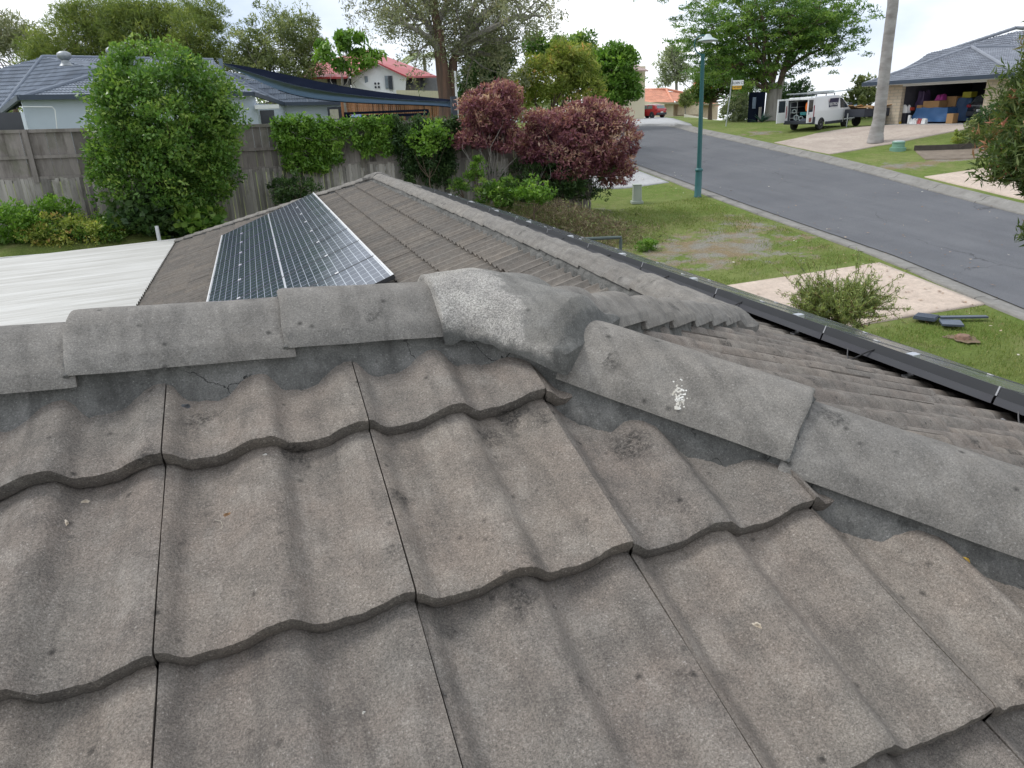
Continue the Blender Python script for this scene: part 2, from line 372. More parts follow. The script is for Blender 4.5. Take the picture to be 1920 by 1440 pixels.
def slope(name, O, U, W, ir, jr, w, g, nu, nv, planes, mat, parent=house, smooth=True, **kw):
    v, q, t = tile_patch(O, U, W, ir, jr, w, g, nu, nv, **kw)
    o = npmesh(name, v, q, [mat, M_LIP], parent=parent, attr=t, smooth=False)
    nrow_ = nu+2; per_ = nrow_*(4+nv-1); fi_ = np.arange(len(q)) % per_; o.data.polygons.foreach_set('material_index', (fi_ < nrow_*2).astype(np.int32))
    clip_obj(o, planes)
    if smooth:
        o.data.polygons.foreach_set('use_smooth', [True]*len(o.data.polygons)); o.data.set_sharp_from_angle(angle=rad(38))
    return o
hN = Vector((1.06, 1, 0)).normalized()       # across hip H in plan (pointing to the E side)
OF = (-.18667, 1.38729, -.33862); WF = (0, 1, TF)
cF = [((0, J.y-.035, 0), (0, 1, 0)), (J - hN*.04, hN)]
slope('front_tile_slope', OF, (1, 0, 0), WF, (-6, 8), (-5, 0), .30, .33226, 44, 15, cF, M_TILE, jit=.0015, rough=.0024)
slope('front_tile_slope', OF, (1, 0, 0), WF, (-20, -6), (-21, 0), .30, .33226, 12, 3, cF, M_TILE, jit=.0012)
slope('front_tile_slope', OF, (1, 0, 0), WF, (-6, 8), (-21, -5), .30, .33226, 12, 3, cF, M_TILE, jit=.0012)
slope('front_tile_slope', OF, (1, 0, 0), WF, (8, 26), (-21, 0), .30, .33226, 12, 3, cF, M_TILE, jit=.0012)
gE = .3845; wE = .318
hE = (K.x, 0, 0)
# right hand slope (E): courses step down to +X
OE = (K.x+.30, 0, K.z-.375*.30-.035); UE = (0, 1, 0); WE = (-1, 0, TB)
cH = (J + hN*.04, -hN)
cC = (J + Vector((1, -1, 0)).normalized()*.04, Vector((-1, 1, 0)))
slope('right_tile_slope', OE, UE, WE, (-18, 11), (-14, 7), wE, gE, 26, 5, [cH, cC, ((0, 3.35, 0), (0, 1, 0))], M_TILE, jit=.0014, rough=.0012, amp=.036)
nNE = Vector((-.375, .31, 0)).normalized()
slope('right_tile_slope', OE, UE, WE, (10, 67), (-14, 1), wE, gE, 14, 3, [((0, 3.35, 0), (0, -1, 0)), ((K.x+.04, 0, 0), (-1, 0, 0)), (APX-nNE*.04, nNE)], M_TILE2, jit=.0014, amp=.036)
# left hand slope (W)
OW = (1.555, 21.2, K.z-.375*(K.x-1.555)); WW = (1, 0, TB)
cV = ((K.x, K.y, 0), (-1, -1, 0)); nNW = Vector((.375, .31, 0)).normalized()
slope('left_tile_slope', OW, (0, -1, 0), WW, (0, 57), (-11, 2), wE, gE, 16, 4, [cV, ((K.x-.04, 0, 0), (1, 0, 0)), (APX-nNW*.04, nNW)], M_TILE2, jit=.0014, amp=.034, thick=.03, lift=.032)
# slope behind the near ridge (B) and the far hip end (N), and the left end
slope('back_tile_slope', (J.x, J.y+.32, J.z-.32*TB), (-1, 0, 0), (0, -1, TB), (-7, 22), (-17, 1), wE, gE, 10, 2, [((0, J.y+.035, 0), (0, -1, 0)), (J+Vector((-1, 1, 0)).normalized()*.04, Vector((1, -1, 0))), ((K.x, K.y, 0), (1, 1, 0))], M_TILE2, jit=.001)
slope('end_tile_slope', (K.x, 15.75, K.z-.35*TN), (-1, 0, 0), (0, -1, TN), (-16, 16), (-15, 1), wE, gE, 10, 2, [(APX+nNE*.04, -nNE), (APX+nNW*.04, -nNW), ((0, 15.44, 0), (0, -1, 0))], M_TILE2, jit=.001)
# ---- ridge caps
def capf(q):
    a_, b_, k_ = (1-abs(q))*1.5, 1-.22*q*q, 8.0
    return max(0, -math.log(math.exp(-k_*a_)+math.exp(-k_*b_))/k_+.086*abs(q)**6)
def cap_mesh(hw, h, thick, L, near, far, mb, M):
    """one cap in local frame: x along run (0..L), y across, z up; near/far = height offsets of its two ends"""
    n = 20; st = [0, .004, .012] + list(np.linspace(.03, L-.03, 9)) + [L-.010, L-.003, L]
    drop = {0: .004, 1: .001, len(st)-1: .0035, len(st)-2: .0008}
    vs = []; nc = n+1
    ph = RNG.uniform(0, 6, 4)
    for side in (0, 1):
        for k, x in enumerate(st):
            for a in range(nc):
                q = -1+2*a/n; q = math.copysign(abs(q)**.9, q)
                w_ = hw-(thick if side else drop.get(k, 0)*.5); hh = h-(thick if side else drop.get(k, 0))
                z = hh*(.19+.81*capf(q)) if abs(q) < .999 else 0
                wob = (.0004*math.sin(x*21+ph[0]+q*3)+.0004*math.sin(x*47+q*9+ph[1])) if not side else 0
                vs.append((x+(0 if side else .0015*math.sin(q*8+ph[2])*(k in (0, 1, len(st)-1, len(st)-2))), q*w_, z+near+(far-near)*x/L+wob+(0 if side else (0.003 if a in (0, n) else 0))))
    ns = len(st); fs = []
    for s_ in (0, 1):
        o = s_*ns*nc
        for k in range(ns-1):
            for a in range(nc-1):
                f = (o+k*nc+a, o+k*nc+a+1, o+(k+1)*nc+a+1, o+(k+1)*nc+a); fs.append(f if s_ == 0 else f[::-1])
    o = ns*nc
    for k in (0, ns-1):
        for a in range(nc-1): fs.append((k*nc+a, k*nc+a+1, o+k*nc+a+1, o+k*nc+a))
    for a in (0, nc-1):
        for k in range(ns-1): fs.append((k*nc+a, (k+1)*nc+a, o+(k+1)*nc+a, o+k*nc+a))
    mb.M = M; mb.add(vs, fs)
def frame(A, d, lift=0):
    d = Vector(d).normalized(); s_ = Vector((-d.y, d.x, 0)).normalized(); n_ = d.cross(s_); n_ = n_ if n_.z > 0 else -n_
    s_ = n_.cross(d)
    A = Vector(A)+n_*lift
    return Matrix(((d.x, s_.x, n_.x, A.x), (d.y, s_.y, n_.y, A.y), (d.z, s_.z, n_.z, A.z), (0, 0, 0, 1)))
CAPS = []
def cap_run(A, d, s0, expose, n, hw=.116, h=.079, lift=-.026, over=.014, step=.017, mat=None, jit=.003, bead=0):
    M = frame(A, d, lift)
    for k in range(n):
        a = RNG.uniform(-1, 1)
        mb = MB(); Mk = M @ Matrix.Translation((s0+k*expose, RNG.normal(0, jit), RNG.normal(0, .001))) @ Matrix.Rotation(RNG.normal(0, .008), 4, 'Z') @ Matrix.Rotation(RNG.normal(0, .006), 4, 'X')
        cap_mesh(hw, h, .016, expose+over, 0, step, mb, Mk)
        o = mb.build('ridge_cap', mat or M_CAP, house, smooth=True)
        at = o.data.attributes.new('tint', 'FLOAT', 'FACE'); at.data.foreach_set('value', [RNG.uniform(.2, .8)]*len(o.data.polygons))
        CAPS.append(o)
        if bead and k < bead:
            pts = []; x_ = expose+over-.001
            for a_ in range(25):
                q = -1+2*a_/24; z = h*(.19+.81*capf(q)); pts.append(Mk @ Vector((x_+RNG.normal(0, .0012), q*hw*.985, z+RNG.normal(0, .0008)-.010+step*.45)))
            MB().tube(pts, [.0055+RNG.normal(0, .001) for _ in pts], 6).build('joint_mortar', M_MORTAR, house, smooth=True)
def bedding(A, d, s0, s1, side, hw=.116, lift=-.026, run=.022, fall=.095, res=.006, name='bedding_mortar', mat=None):
    """flexible pointing under the caps: slanted face with an uneven lower feather edge"""
    M = frame(A, d, lift); L = s1-s0; n = int(L/res); vs = []; ph = RNG.uniform(0, 6, 8)
    for k in range(n+1):
        x = s0+L*k/n
        nz_ = sum(a_*math.sin(x*f_+p_) for a_, f_, p_ in ((.0035, 17, ph[0]), (.0022, 43, ph[1]), (.0014, 97, ph[2]), (.0011, 231, ph[3]), (.0008, 430, ph[4])))
        g_ = .0025+.002*math.sin(x*11+ph[5])
        for (q, z) in ((hw-.035, .034), (hw-.018, .026), (hw-.013+.2*nz_, -.004-g_), (hw+run*.55+nz_, -fall*.45), (hw+run+nz_, -fall)):
            vs.append((x, side*q, z))
    fs = [(k*5+j_, k*5+j_+1, (k+1)*5+j_+1, (k+1)*5+j_) for k in range(n) for j_ in range(4)]
    mb = MB(M); mb.add(vs, fs); return mb.build(name, mat or M_MORTAR, house, smooth=True)
dL = Vector((-1, 0, 0)); dH = Vector((1, -1.06, -TB)); dC = Vector((1, 1, -TB)); dM = Vector((0, 1, 0))
# near ridge L: hub covers to x=.28, joints at x=-.007, -.342, ...
cap_run(J, dL, .045, .28, 1, over=.03, bead=1)
cap_run(J, dL, .343, .333, 15, over=.012, bead=2)
cap_run(J, dH, .245, .35, 1, over=.05, bead=1)
cap_run(J, dH, .635, .40, 20, lift=-.030, over=.012, bead=1)
cap_run(J, dC, .17, .36, 7, hw=.12, h=.080, lift=-.046, step=.03)
cap_run(K, dM, .03, .42, 28, hw=.135, h=.085, lift=-.02, step=.014)
dNW = Vector((-.31, .375, -.31*.375)).normalized(); dNE = Vector((.31, .375, -.31*.375)).normalized()
cap_run(APX, dNW, .1, .42, 17, hw=.13, lift=-.02); cap_run(APX, dNE, .1, .42, 17, hw=.13, lift=-.02)
for sd_ in (1, -1):
    bedding(J, dL, .0, 5.6, sd_)
    bedding(J, dH, .0, 8.6, sd_, fall=.085 if sd_ < 0 else .12, lift=-.026)
    bedding(J, dC, .1, 2.85, sd_, fall=.10, run=.02, hw=.115, lift=-.04)
    bedding(K, dM, .0, 12.05, sd_, hw=.135, res=.03, fall=.07, lift=-.02)
    bedding(APX, dNW, .0, 7.2, sd_, hw=.13, res=.04, lift=-.02); bedding(APX, dNE, .0, 7.2, sd_, hw=.13, res=.04, lift=-.02)
# ---- hub cap where the ridge and both hips meet
def hub(P, arms, outl, hw, H, zb, name, facemat, R0=.0, nA=260, nR=46, skirt=.006, bev=.05):
    """arms: (plan angle, length, slope along)"""
    vs = []; mi = []
    def outline(th):
        c_, s_ = math.cos(th), math.sin(th); best = .05
        for i in range(len(outl)):
            (x0, y0), (x1, y1) = outl[i], outl[(i+1) % len(outl)]
            dx, dy = x1-x0, y1-y0; den = c_*dy-s_*dx
            if abs(den) < 1e-9: continue
            t = (x0*dy-y0*dx)/den; q = (x0*s_-y0*c_)/den
            if t > 0 and -1e-6 <= q <= 1+1e-6: best = max(best, t)
        return best
    Rs = [outline(2*math.pi*k/nA) for k in range(nA)]
    Rs = [sum(Rs[(k+j_) % nA] for j_ in range(0, 1)) for k in range(nA)]
    def height(x, y):
        acc = 0
        for an, Ln, sl in arms:
            al = x*math.cos(an)+y*math.sin(an); pe = abs(-x*math.sin(an)+y*math.cos(an))
            a = max(0, 1-(pe/(hw*1.03))**2.8)**.85
            if al < 0: a *= max(0, 1-(al/(hw*1.1))**2)**.7
            z = H*a+sl*max(al, 0)+.20
            if bev and Ln == .27: z -= max(0, al-(Ln-bev))*1.15*a
            acc += max(z, 0)**60
        return acc**(1/60)-.20
    rr = [0]+[((k+1)/nR) for k in range(nR)]
    grid = []
    for j_, t in enumerate(rr):
        for k in range(nA):
            th = 2*math.pi*k/nA; r = Rs[k]*t; x, y = r*math.cos(th), r*math.sin(th)
            edge = .008*max(0, (t-.95)/.05)**2
            nz_ = mnoise.noise(Vector((x*25, y*25, 3)))*.0014+mnoise.noise(Vector((x*80, y*80, 3)))*.0008
            grid.append((P.x+x, P.y+y, P.z+zb+height(x, y)-edge+nz_))
    fs = [(j_*nA+k, (j_+1)*nA+k, (j_+1)*nA+(k+1) % nA, j_*nA+(k+1) % nA) for j_ in range(nR) for k in range(nA)]
    b0 = nR*nA; o = len(grid)
    for k in range(nA):
        g_ = grid[b0+k]; th = 2*math.pi*k/nA
        x, y = g_[0]-P.x, g_[1]-P.y
        edge_k = 1
        low = min(sl*max(0, x*math.cos(an)+y*math.sin(an)) for an, Ln, sl in arms)
        grid.append((P.x+x*.985, P.y+y*.985, min(g_[2]-.012, P.z+zb+low-skirt+.022*math.exp(-((x-.0)/.045)**2)*(y < -.1)+.003*math.sin(th*9)+.002*math.sin(th*31))))
    fs += [(b0+k, o+k, o+(k+1) % nA, b0+(k+1) % nA) for k in range(nA)]
    mb = MB(); mb.add(grid, fs)
    for i, f in enumerate(mb.f):
        c_ = sum((Vector(mb.v[a]) for a in f), Vector())/4; mb.m[i] = facemat(c_-P)
    return mb
def hubmat(c):
    n_ = mnoise.noise(c*14)*.05+mnoise.noise(c*45)*.03
    front = -(c.y)
    if c.x < .075+n_ and c.z > -.004+n_*.3: return 1
    aH = c.x*.686-c.y*.728
    if aH > .188+.4*n_: return 2
    if front > .098+.3*n_ and c.z < -.02+n_*.5-.12*max(0, aH): return 2
    return 0
OUTJ = [(-.085, -.125), (-.05, -.127), (.088, -.282), (.276, -.105), (.195, .0), (.235, .06), (.06, .235), (-.02, .135), (-.085, .125)]
hb = hub(J, [(math.pi, .092, 0), (math.atan2(-1.06, 1), .27, -.15), (math.pi/4, .21, -.20)], OUTJ, .132, .090, -.024, 'hub', lambda c: 0)
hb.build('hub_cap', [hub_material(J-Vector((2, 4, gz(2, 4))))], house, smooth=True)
OUTA = [(-.14, -.22), (.14, -.22), (.16, 0), (.3, .12), (.12, .3), (0, .2), (-.12, .3), (-.3, .12), (-.16, 0)]
hb = hub(APX, [(-math.pi/2, .2, 0), (math.atan2(.375, -.31), .25, -.2), (math.atan2(.375, .31), .25, -.2)], OUTA, .14, .1, -.01, 'hub', lambda c: 0, nA=80, nR=14)
hb.build('hub_cap', [M_CAP], house, smooth=True)
OUTK = [(-.15, -.13), (-.05, -.2), (.06, -.19), (.15, -.12), (.17, 0), (.15, .14), (-.14, .14), (-.17, 0)]
hb = hub(K, [(math.atan2(-1, -1), .2, .16), (math.pi/2, .15, 0)], OUTK, .135, .088, -.03, 'hub', lambda c: 0, nA=90, nR=16, skirt=.035, bev=0)
hb.build('hub_cap', [M_CAP], house, smooth=True)
# ---- fascia, gutters, walls
M_GUT = simple('gutter_brown', (.05, .045, .042), (.035, .032, .03), 3, .45)
M_BRICK = simple('house_brick', (.30, .2, .15), (.22, .15, .11), 14, .9, bumpd=.004)
EZ = -2.83
ring = [(-2.25, 7.96), (-2.25, 20.98), (6.98, 20.98), (6.98, -5.66), (-6.2, -5.66), (-6.2, 7.96)]
mb = MB()
for a, b in zip(ring, ring[1:]+ring[:1]):
    L = math.hypot(b[0]-a[0], b[1]-a[1]); c = ((a[0]+b[0])/2, (a[1]+b[1])/2, EZ-.10)
    mb.box(c, (L+.12, .12, .13), rz=math.atan2(b[1]-a[1], b[0]-a[0]))
mb.build('gutter', M_GUT, house)
mb = MB(); ins = [(x+(.5 if x < 2 else -.5), y+(.5 if y < 2 else -.5)) for x, y in ring]
zb = -6.2
for a, b in zip(ins, ins[1:]+ins[:1]):
    L = math.hypot(b[0]-a[0], b[1]-a[1]); mb.box(((a[0]+b[0])/2, (a[1]+b[1])/2, (EZ-.1+zb)/2), (L+.1, .12, EZ-.1-zb), rz=math.atan2(b[1]-a[1], b[0]-a[0]))
mb.build('wall', M_BRICK, house)
mb = MB(); mb.poly([(x, y, EZ-.18) for x, y in ring]); mb.build('ceiling_lining', M_BRICK, house)
# left end gable infill for the near ridge
mb = MB(); mb.prism([(-6.2, -5.66, EZ), (-6.2, J.y, J.z-.05), (-6.2, 7.96, EZ)], (.1, 0, 0)); mb.build('gable_wall', M_BRICK, house)
# ------------------------------------------------------------------ small hits on the roof
from mathutils.bvhtree import BVHTree
def hit(u, v, objs):
    best = None; d = ray(u, v).normalized()
    for o in objs:
        off = wloc(o); me = o.data
        if o.name not in _BV:
            _BV[o.name] = BVHTree.FromPolygons([tuple(x.co+off) for x in me.vertices], [tuple(p.vertices) for p in me.polygons])
        h_ = _BV[o.name].ray_cast(Vector((0, 0, 0)), d)
        if h_[0] is not None and (best is None or h_[3] < best[3]): best = h_
    return best
_BV = {}
ROOFO = [o for o in house.children if o.type == 'MESH' and (o.name.startswith('front_tile') or o.name.startswith('ridge_cap') or o.name.startswith('hub'))][:70]
M_DROP = simple('bird_dropping_white', (.75, .75, .72), (.35, .32, .26), 60, .8)
M_CRUMB = simple('crumb_pale', (.55, .5, .42), (.35, .28, .2), 80, .9)
M_DEAD = simple('dry_leaf', (.3, .17, .07), (.16, .09, .05), 40, .8)
M_YEL = simple('yellow_leaf', (.5, .33, .05), (.3, .18, .03), 40, .8)
M_STEM = simple('dry_stem', (.4, .36, .3), (.3, .27, .22), 40, .9)
M_CHIP = simple('mortar_chip', (.1, .11, .115), (.06, .06, .065), 60, .9)
def blob(center, nrm, rx, ry, hz, mat, name, label, cat, group=None, rz=0, seed=0, nn=26, rings=5):
    nrm = Vector(nrm).normalized(); a = nrm.orthogonal().normalized(); b = nrm.cross(a)
    a, b = a*math.cos(rz)+b*math.sin(rz), -a*math.sin(rz)+b*math.cos(rz)
    vs = [Vector(center)+nrm*hz]; fs = []
    for r in range(1, rings+1):
        t = r/rings
        for k in range(nn):
            th = 2*math.pi*k/nn; rr_ = t*(1+.18*math.sin(3*th+seed)+.10*math.sin(5*th+2*seed)+.1*math.sin(9*th+seed))
            vs.append(Vector(center)+a*rx*rr_*math.cos(th)+b*ry*rr_*math.sin(th)+nrm*(hz*(1-t**2)*(.7+.5*math.sin(7*th+r*2+seed))-.001))
    for k in range(nn): fs.append((0, 1+k, 1+(k+1) % nn))
    for r in range(rings-1):
        for k in range(nn): fs.append((1+r*nn+k, 1+(r+1)*nn+k, 1+(r+1)*nn+(k+1) % nn, 1+r*nn+(k+1) % nn))
    mb = MB(); mb.add(vs, fs); return mb.build(name, mat, smooth=True, label=label, cat=cat, group=group, loc=center)
h_ = hit(1274, 752, ROOFO)
if h_:
    blob(h_[0], h_[1], .015, .012, .0022, M_DROP, 'bird_dropping', 'white bird dropping on the long hip cap below the hub', 'bird dropping', seed=1, rz=.6)
DR = bpy.data.objects.get('bird_dropping')
if DR is not None:
    bm_ = bmesh.new(); bm_.from_mesh(DR.data)
    for k in range(60):
        h_ = hit(1274+RNG.normal(0, 7), 736+RNG.normal(0, 13), ROOFO)
        if h_:
            c_ = h_[0]-wloc(DR); r_ = RNG.uniform(.0006, .0022); bmesh.ops.create_icosphere(bm_, subdivisions=1, radius=r_, matrix=Matrix.Translation(c_) @ Matrix.Scale(.15, 4, h_[1]))
    bm_.to_mesh(DR.data); bm_.free()
for (u, v, s, mt, nm, lb) in ((425, 965, .006, M_DEAD, 'leaf_scrap', 'curled orange brown leaf scrap on the second course of tiles'), (160, 940, .006, M_CRUMB, 'bark_crumb', 'pale grey flake on a tile at the left, uppermost of three flakes'),
        (125, 980, .005, M_CRUMB, 'bark_crumb', 'pale flake on a tile at the left, middle one of three flakes'), (130, 1016, .003, M_CRUMB, 'bark_crumb', 'tiny pale flake on a tile at the left, lowest of three flakes'),
        (682, 1336, .0022, M_DROP, 'white_pebble', 'tiny white bead near the bottom of the middle tiles'), (1420, 1172, .006, M_CRUMB, 'bark_crumb', 'pale pinkish crumb in a tile valley on the right'),
        (350, 762, .010, M_CHIP, 'mortar_chip', 'dark chip of bedding mortar lying in a tile valley under the ridge'), (1812, 1050, .008, M_YEL, 'yellow_leaf', 'small yellow leaf caught under the hip bedding on the right'),
        (1248, 802, .004, M_DEAD, 'leaf_scrap', 'tiny orange scrap on the bedding below the bird dropping'), (497, 852, .003, M_DROP, 'white_pebble', 'tiny white bead under the lip of the top course')):
    h_ = hit(u, v, ROOFO)
    if h_: blob(h_[0]+h_[1]*.001, h_[1], s, s*.55, s*.35, mt, nm, lb, nm.replace('_', ' '), seed=u, rz=u*.7)
h_ = hit(412, 985, ROOFO)
if h_:
    p = h_[0]+h_[1]*.002; MB().tube([p+Vector((-.006, .010, .003)), p+Vector((.002, .006, .001)), p+Vector((.004, -.004, 0)), p+Vector((.003, -.014, 0))], .0005, 5).build('dry_grass_blade', M_STEM, label='thin curled dry stem beside the orange leaf scrap', cat='grass blade', loc=p)
# ------------------------------------------------------------------ solar panels
def panel_glass(name, rows, cols, dark=(.032, .042, .066), line=(.50, .54, .58)):
    m, n, l, p = newmat(name); tcx = n.new('ShaderNodeUVMap'); tcx.uv_map = 'uv'
    sx = n.new('ShaderNodeSeparateXYZ'); l.new(tcx.outputs[0], sx.inputs[0])
    def lines(s, cnt, wd):
        fr = math_(n, l, 'FRACT', math_(n, l, 'MULTIPLY', s, cnt)); d = math_(n, l, 'ABSOLUTE', math_(n, l, 'SUBTRACT', fr, .5))
        return math_(n, l, 'GREATER_THAN', d, .5-wd)
    lx = lines(sx.outputs[0], cols, .028); ly = lines(sx.outputs[1], rows, .045)
    mid = math_(n, l, 'LESS_THAN', math_(n, l, 'ABSOLUTE', math_(n, l, 'SUBTRACT', sx.outputs[1], .5)), .006)
    g = math_(n, l, 'MAXIMUM', lx, ly)
    fine = lines(sx.outputs[0], cols*5, .05)
    cell = mixc(n, l, math_(n, l, 'MULTIPLY', fine, .10), dark, line)
    c = mixc(n, l, math_(n, l, 'MULTIPLY', g, .68), cell, line); c = mixc(n, l, mid, c, (.55, .57, .6))
    ex = math_(n, l, 'GREATER_THAN', math_(n, l, 'ABSOLUTE', math_(n, l, 'SUBTRACT', sx.outputs[1], .5)), .489)
    c = mixc(n, l, ex, c, (.5, .52, .54))
    l.new(c, p.inputs['Base Color']); p.inputs['Roughness'].default_value = .13; p.inputs['IOR'].default_value = 1.38
    dn = noise(n, l, coord(n, l), 3, 5); dr = ramp(n, l, dn, [(.3, .10), (.75, .22)]); l.new(dr, p.inputs['Roughness'])
    return m
M_PV = panel_glass('solar_cells', 24, 6)
M_PVF = simple('panel_frame_black', (.02, .022, .026), (.03, .032, .036), 2, .4, spec=.6)
M_ALU = simple('aluminium', (.6, .61, .62), (.5, .5, .52), 3, .35, metal=.8)
M_CLAMP = simple('clamp_bright', (.62, .62, .62), (.52, .52, .52), 3, .4)
M_PVD = simple('panel_flange', (.06, .063, .07), (.05, .05, .06), 2, .45)
def solar_panel(origin, Ud, Wd, wid, ln, label, group, th=.04, clampn=(.22, .78), skirt=False, cs=1.0):
    """origin = corner; Ud across (width), Wd along length; both unit"""
    Nn = Ud.cross(Wd).normalized(); Nn = Nn if Nn.z > 0 else -Nn
    Z0 = origin + Nn*0
    t = thing('solar_panel', label, 'solar panel', origin, group)
    P = lambda a, b, c: origin + Ud*a + Wd*b + Nn*c
    def bxx(mb, a0, a1, b0, b1, c0, c1):
        vs = [P(a, b, c) for c in (c0, c1) for a, b in ((a0, b0), (a1, b0), (a1, b1), (a0, b1))]
        mb.add(vs, [(3, 2, 1, 0), (4, 5, 6, 7), (0, 1, 5, 4), (1, 2, 6, 5), (2, 3, 7, 6), (3, 0, 4, 7)])
    f_ = MB(); e = .012
    bxx(f_, 0, wid, 0, e, -th, .002); bxx(f_, 0, wid, ln-e, ln, -th, .002)
    bxx(f_, 0, e, e, ln-e, -th, .002); bxx(f_, wid-e, wid, e, ln-e, -th, .002)
    f_.build('frame', M_PVF, t)
    q = [P(e, e, 0), P(wid-e, e, 0), P(wid-e, ln-e, 0), P(e, ln-e, 0), P(e, e, -.006), P(wid-e, e, -.006), P(wid-e, ln-e, -.006), P(e, ln-e, -.006)]
    off = wloc(t); uv = [(0, 0), (1, 0), (1, 1), (0, 1)]+[(0, 0)]*4
    npmesh('glass', q, [(0, 1, 2, 3), (7, 6, 5, 4)], M_PV, parent=t, uv=uv)
    bk = MB(); bxx(bk, e, wid-e, e, ln-e, -.012, -.008); bk.build('backsheet', M_PVF, t)
    for c_ in clampn:
        for a in (0.0,):
            k = MB(); bxx(k, a-.035*cs, a+.02*cs, ln*c_-.022*cs, ln*c_+.022*cs, .003, .009); k.build('clamp', M_CLAMP, t)
    return t, P, bxx
UP_W = Vector((1, 0, TB)).normalized(); UPY = Vector((0, 1, 0))
PWL = 1.2
for k in range(8):
    o_ = Vector((-.85, 7.07+k*PWL, K.z-.375*(K.x+.85)+.12))
    ordn = ['nearest', 'second', 'third', 'fourth', 'fifth', 'sixth', 'seventh', 'farthest'][k]
    t, P, bxx = solar_panel(o_, UPY, UP_W, PWL-.014, 2.136, f'{ordn} of eight dark blue gridded panels on the left tile slope', 'solar panels on the left slope')
    # bright end trims along the two short ends
    for b0, b1 in ((.0, .02), (2.116, 2.136)):
        mb = MB(); bxx(mb, 0, PWL-.014, b0, b1, .003, .006); mb.build('edge_trim', M_CLAMP, t)
def rail(name, a, b, w_, h_, label, group, feet=0, fz=.06):
    a, b = Vector(a), Vector(b); d = (b-a)
    t = thing(name, label, 'mounting rail', a, group)
    mb = MB(); n_ = Vector((0, 0, 1)); s_ = d.normalized().cross(n_).normalized()*w_/2
    vs = [a+s_, a-s_, b-s_, b+s_]; vs = [v_-n_*h_/2 for v_ in vs]+[v_+n_*h_/2 for v_ in vs]
    mb.add(vs, [(3, 2, 1, 0), (4, 5, 6, 7), (0, 1, 5, 4), (1, 2, 6, 5), (2, 3, 7, 6), (3, 0, 4, 7)]); mb.build('rail_bar', M_ALU, t)
    for k in range(feet):
        p = a+d*((k+.5)/feet); mb = MB(); mb.box(p-Vector((0, 0, h_/2+fz/2)), (.05, .04, fz)); mb.build('roof_bracket', M_ALU, t)
for s_, lb in ((.47, 'lower aluminium rail under the eight left slope panels'), (1.67, 'upper aluminium rail under the eight left slope panels')):
    p = Vector((-.85, 0, K.z-.375*(K.x+.85)+.12))+UP_W*s_
    rail('mounting_rail', (p.x, 6.98, p.z-.065), (p.x, 16.75, p.z-.065), .04, .045, lb, 'rails under the left panels', 10, .05)
# right array
E0 = Vector((3.3, 0, -1.345)); DE = Vector((1.97, 0, -.725)); LE = DE.length; DE.normalize()
names13 = ['first', 'second', 'third', 'fourth', 'fifth', 'sixth', 'seventh', 'eighth', 'ninth', 'tenth', 'eleventh', 'twelfth', 'thirteenth']
for k in range(13):
    o_ = Vector((E0.x, 2.388-2*1.2+k*1.2+.007, E0.z))
    t, P, bxx = solar_panel(o_, UPY, DE, 1.2-.014, LE, f'{names13[k]} black framed panel from the near end of the street side row', 'solar panels on the street side slope', th=.05, cs=.6)
    mb = MB(); bxx(mb, .0, 1.186, -.004, .0, -.085, -.05); bxx(mb, 0, 1.186, -.004, .03, -.088, -.085); mb.build('lower_flange', M_PVD, t)
    mb = MB(); bxx(mb, -.012, -.003, -.003, .03, -.045, .004); mb.build('joint_clip', M_ALU, t)
for s_, lb in ((.42, 'upper rail under the street side panels, next to the ridge'), (1.6, 'lower rail under the street side panels, next to the gutter')):
    p = E0+DE*s_
    rail('mounting_rail', (p.x, -.1, p.z-.075), (p.x, 15.7, p.z-.075), .04, .05, lb, 'rails under the street side panels', 0)
for k, y in enumerate([1.72, 2.95, 3.9, 5.2, 6.5, 7.8, 9.2, 10.6, 12.0, 13.4]):
    z0 = K.z-.375*(3.36-K.x)
    mb = MB(); mb.box((3.36, y, z0+.06), (.03, .04, .14)); mb.box((3.345, y, z0+.0), (.08, .04, .012)); mb.box((3.34, y, z0+.125), (.05, .05, .012))
    mb.build('mounting_bracket', M_ALU, label=f'{names13[k]} aluminium bracket from the near end under the edge of the street side panels', cat='bracket', group='brackets under the street side panels', loc=(3.36, y, z0))
M_CABLE = simple('cable_black', (.012, .012, .014), (.02, .02, .022), 2, .5)
M_CONN = simple('connector_grey', (.12, .12, .13), (.2, .2, .2), 2, .5)
for k, y in enumerate([2.32, 3.42, 4.7, 5.75, 6.9, 8.1, 9.3, 10.5, 11.7]):
    z = -1.43
    t = thing('panel_cable', f'{names13[k]} drooping black cable loop from the near end below the street side panels', 'cable', (3.28, y, z), 'cable loops under the street side panels')
    pts = []
    for q in range(13):
        a = q/12; pts.append((3.29-.07*math.sin(a*math.pi), y-.05-.20*a+.0, z+.03-.055*math.sin(a*math.pi*1.3)-.02*a))
    MB().tube(pts, .0045, 6).build('cable_loop', M_CABLE, t, smooth=True)
    for q, dy in ((0, .0), (1, .09)):
        c = Vector((3.235, y-.02+dy, z-.045)); MB().tube([c, c+Vector((-.005, -.055, -.004))], .012, 8).build('connector', M_CONN, t, smooth=True)
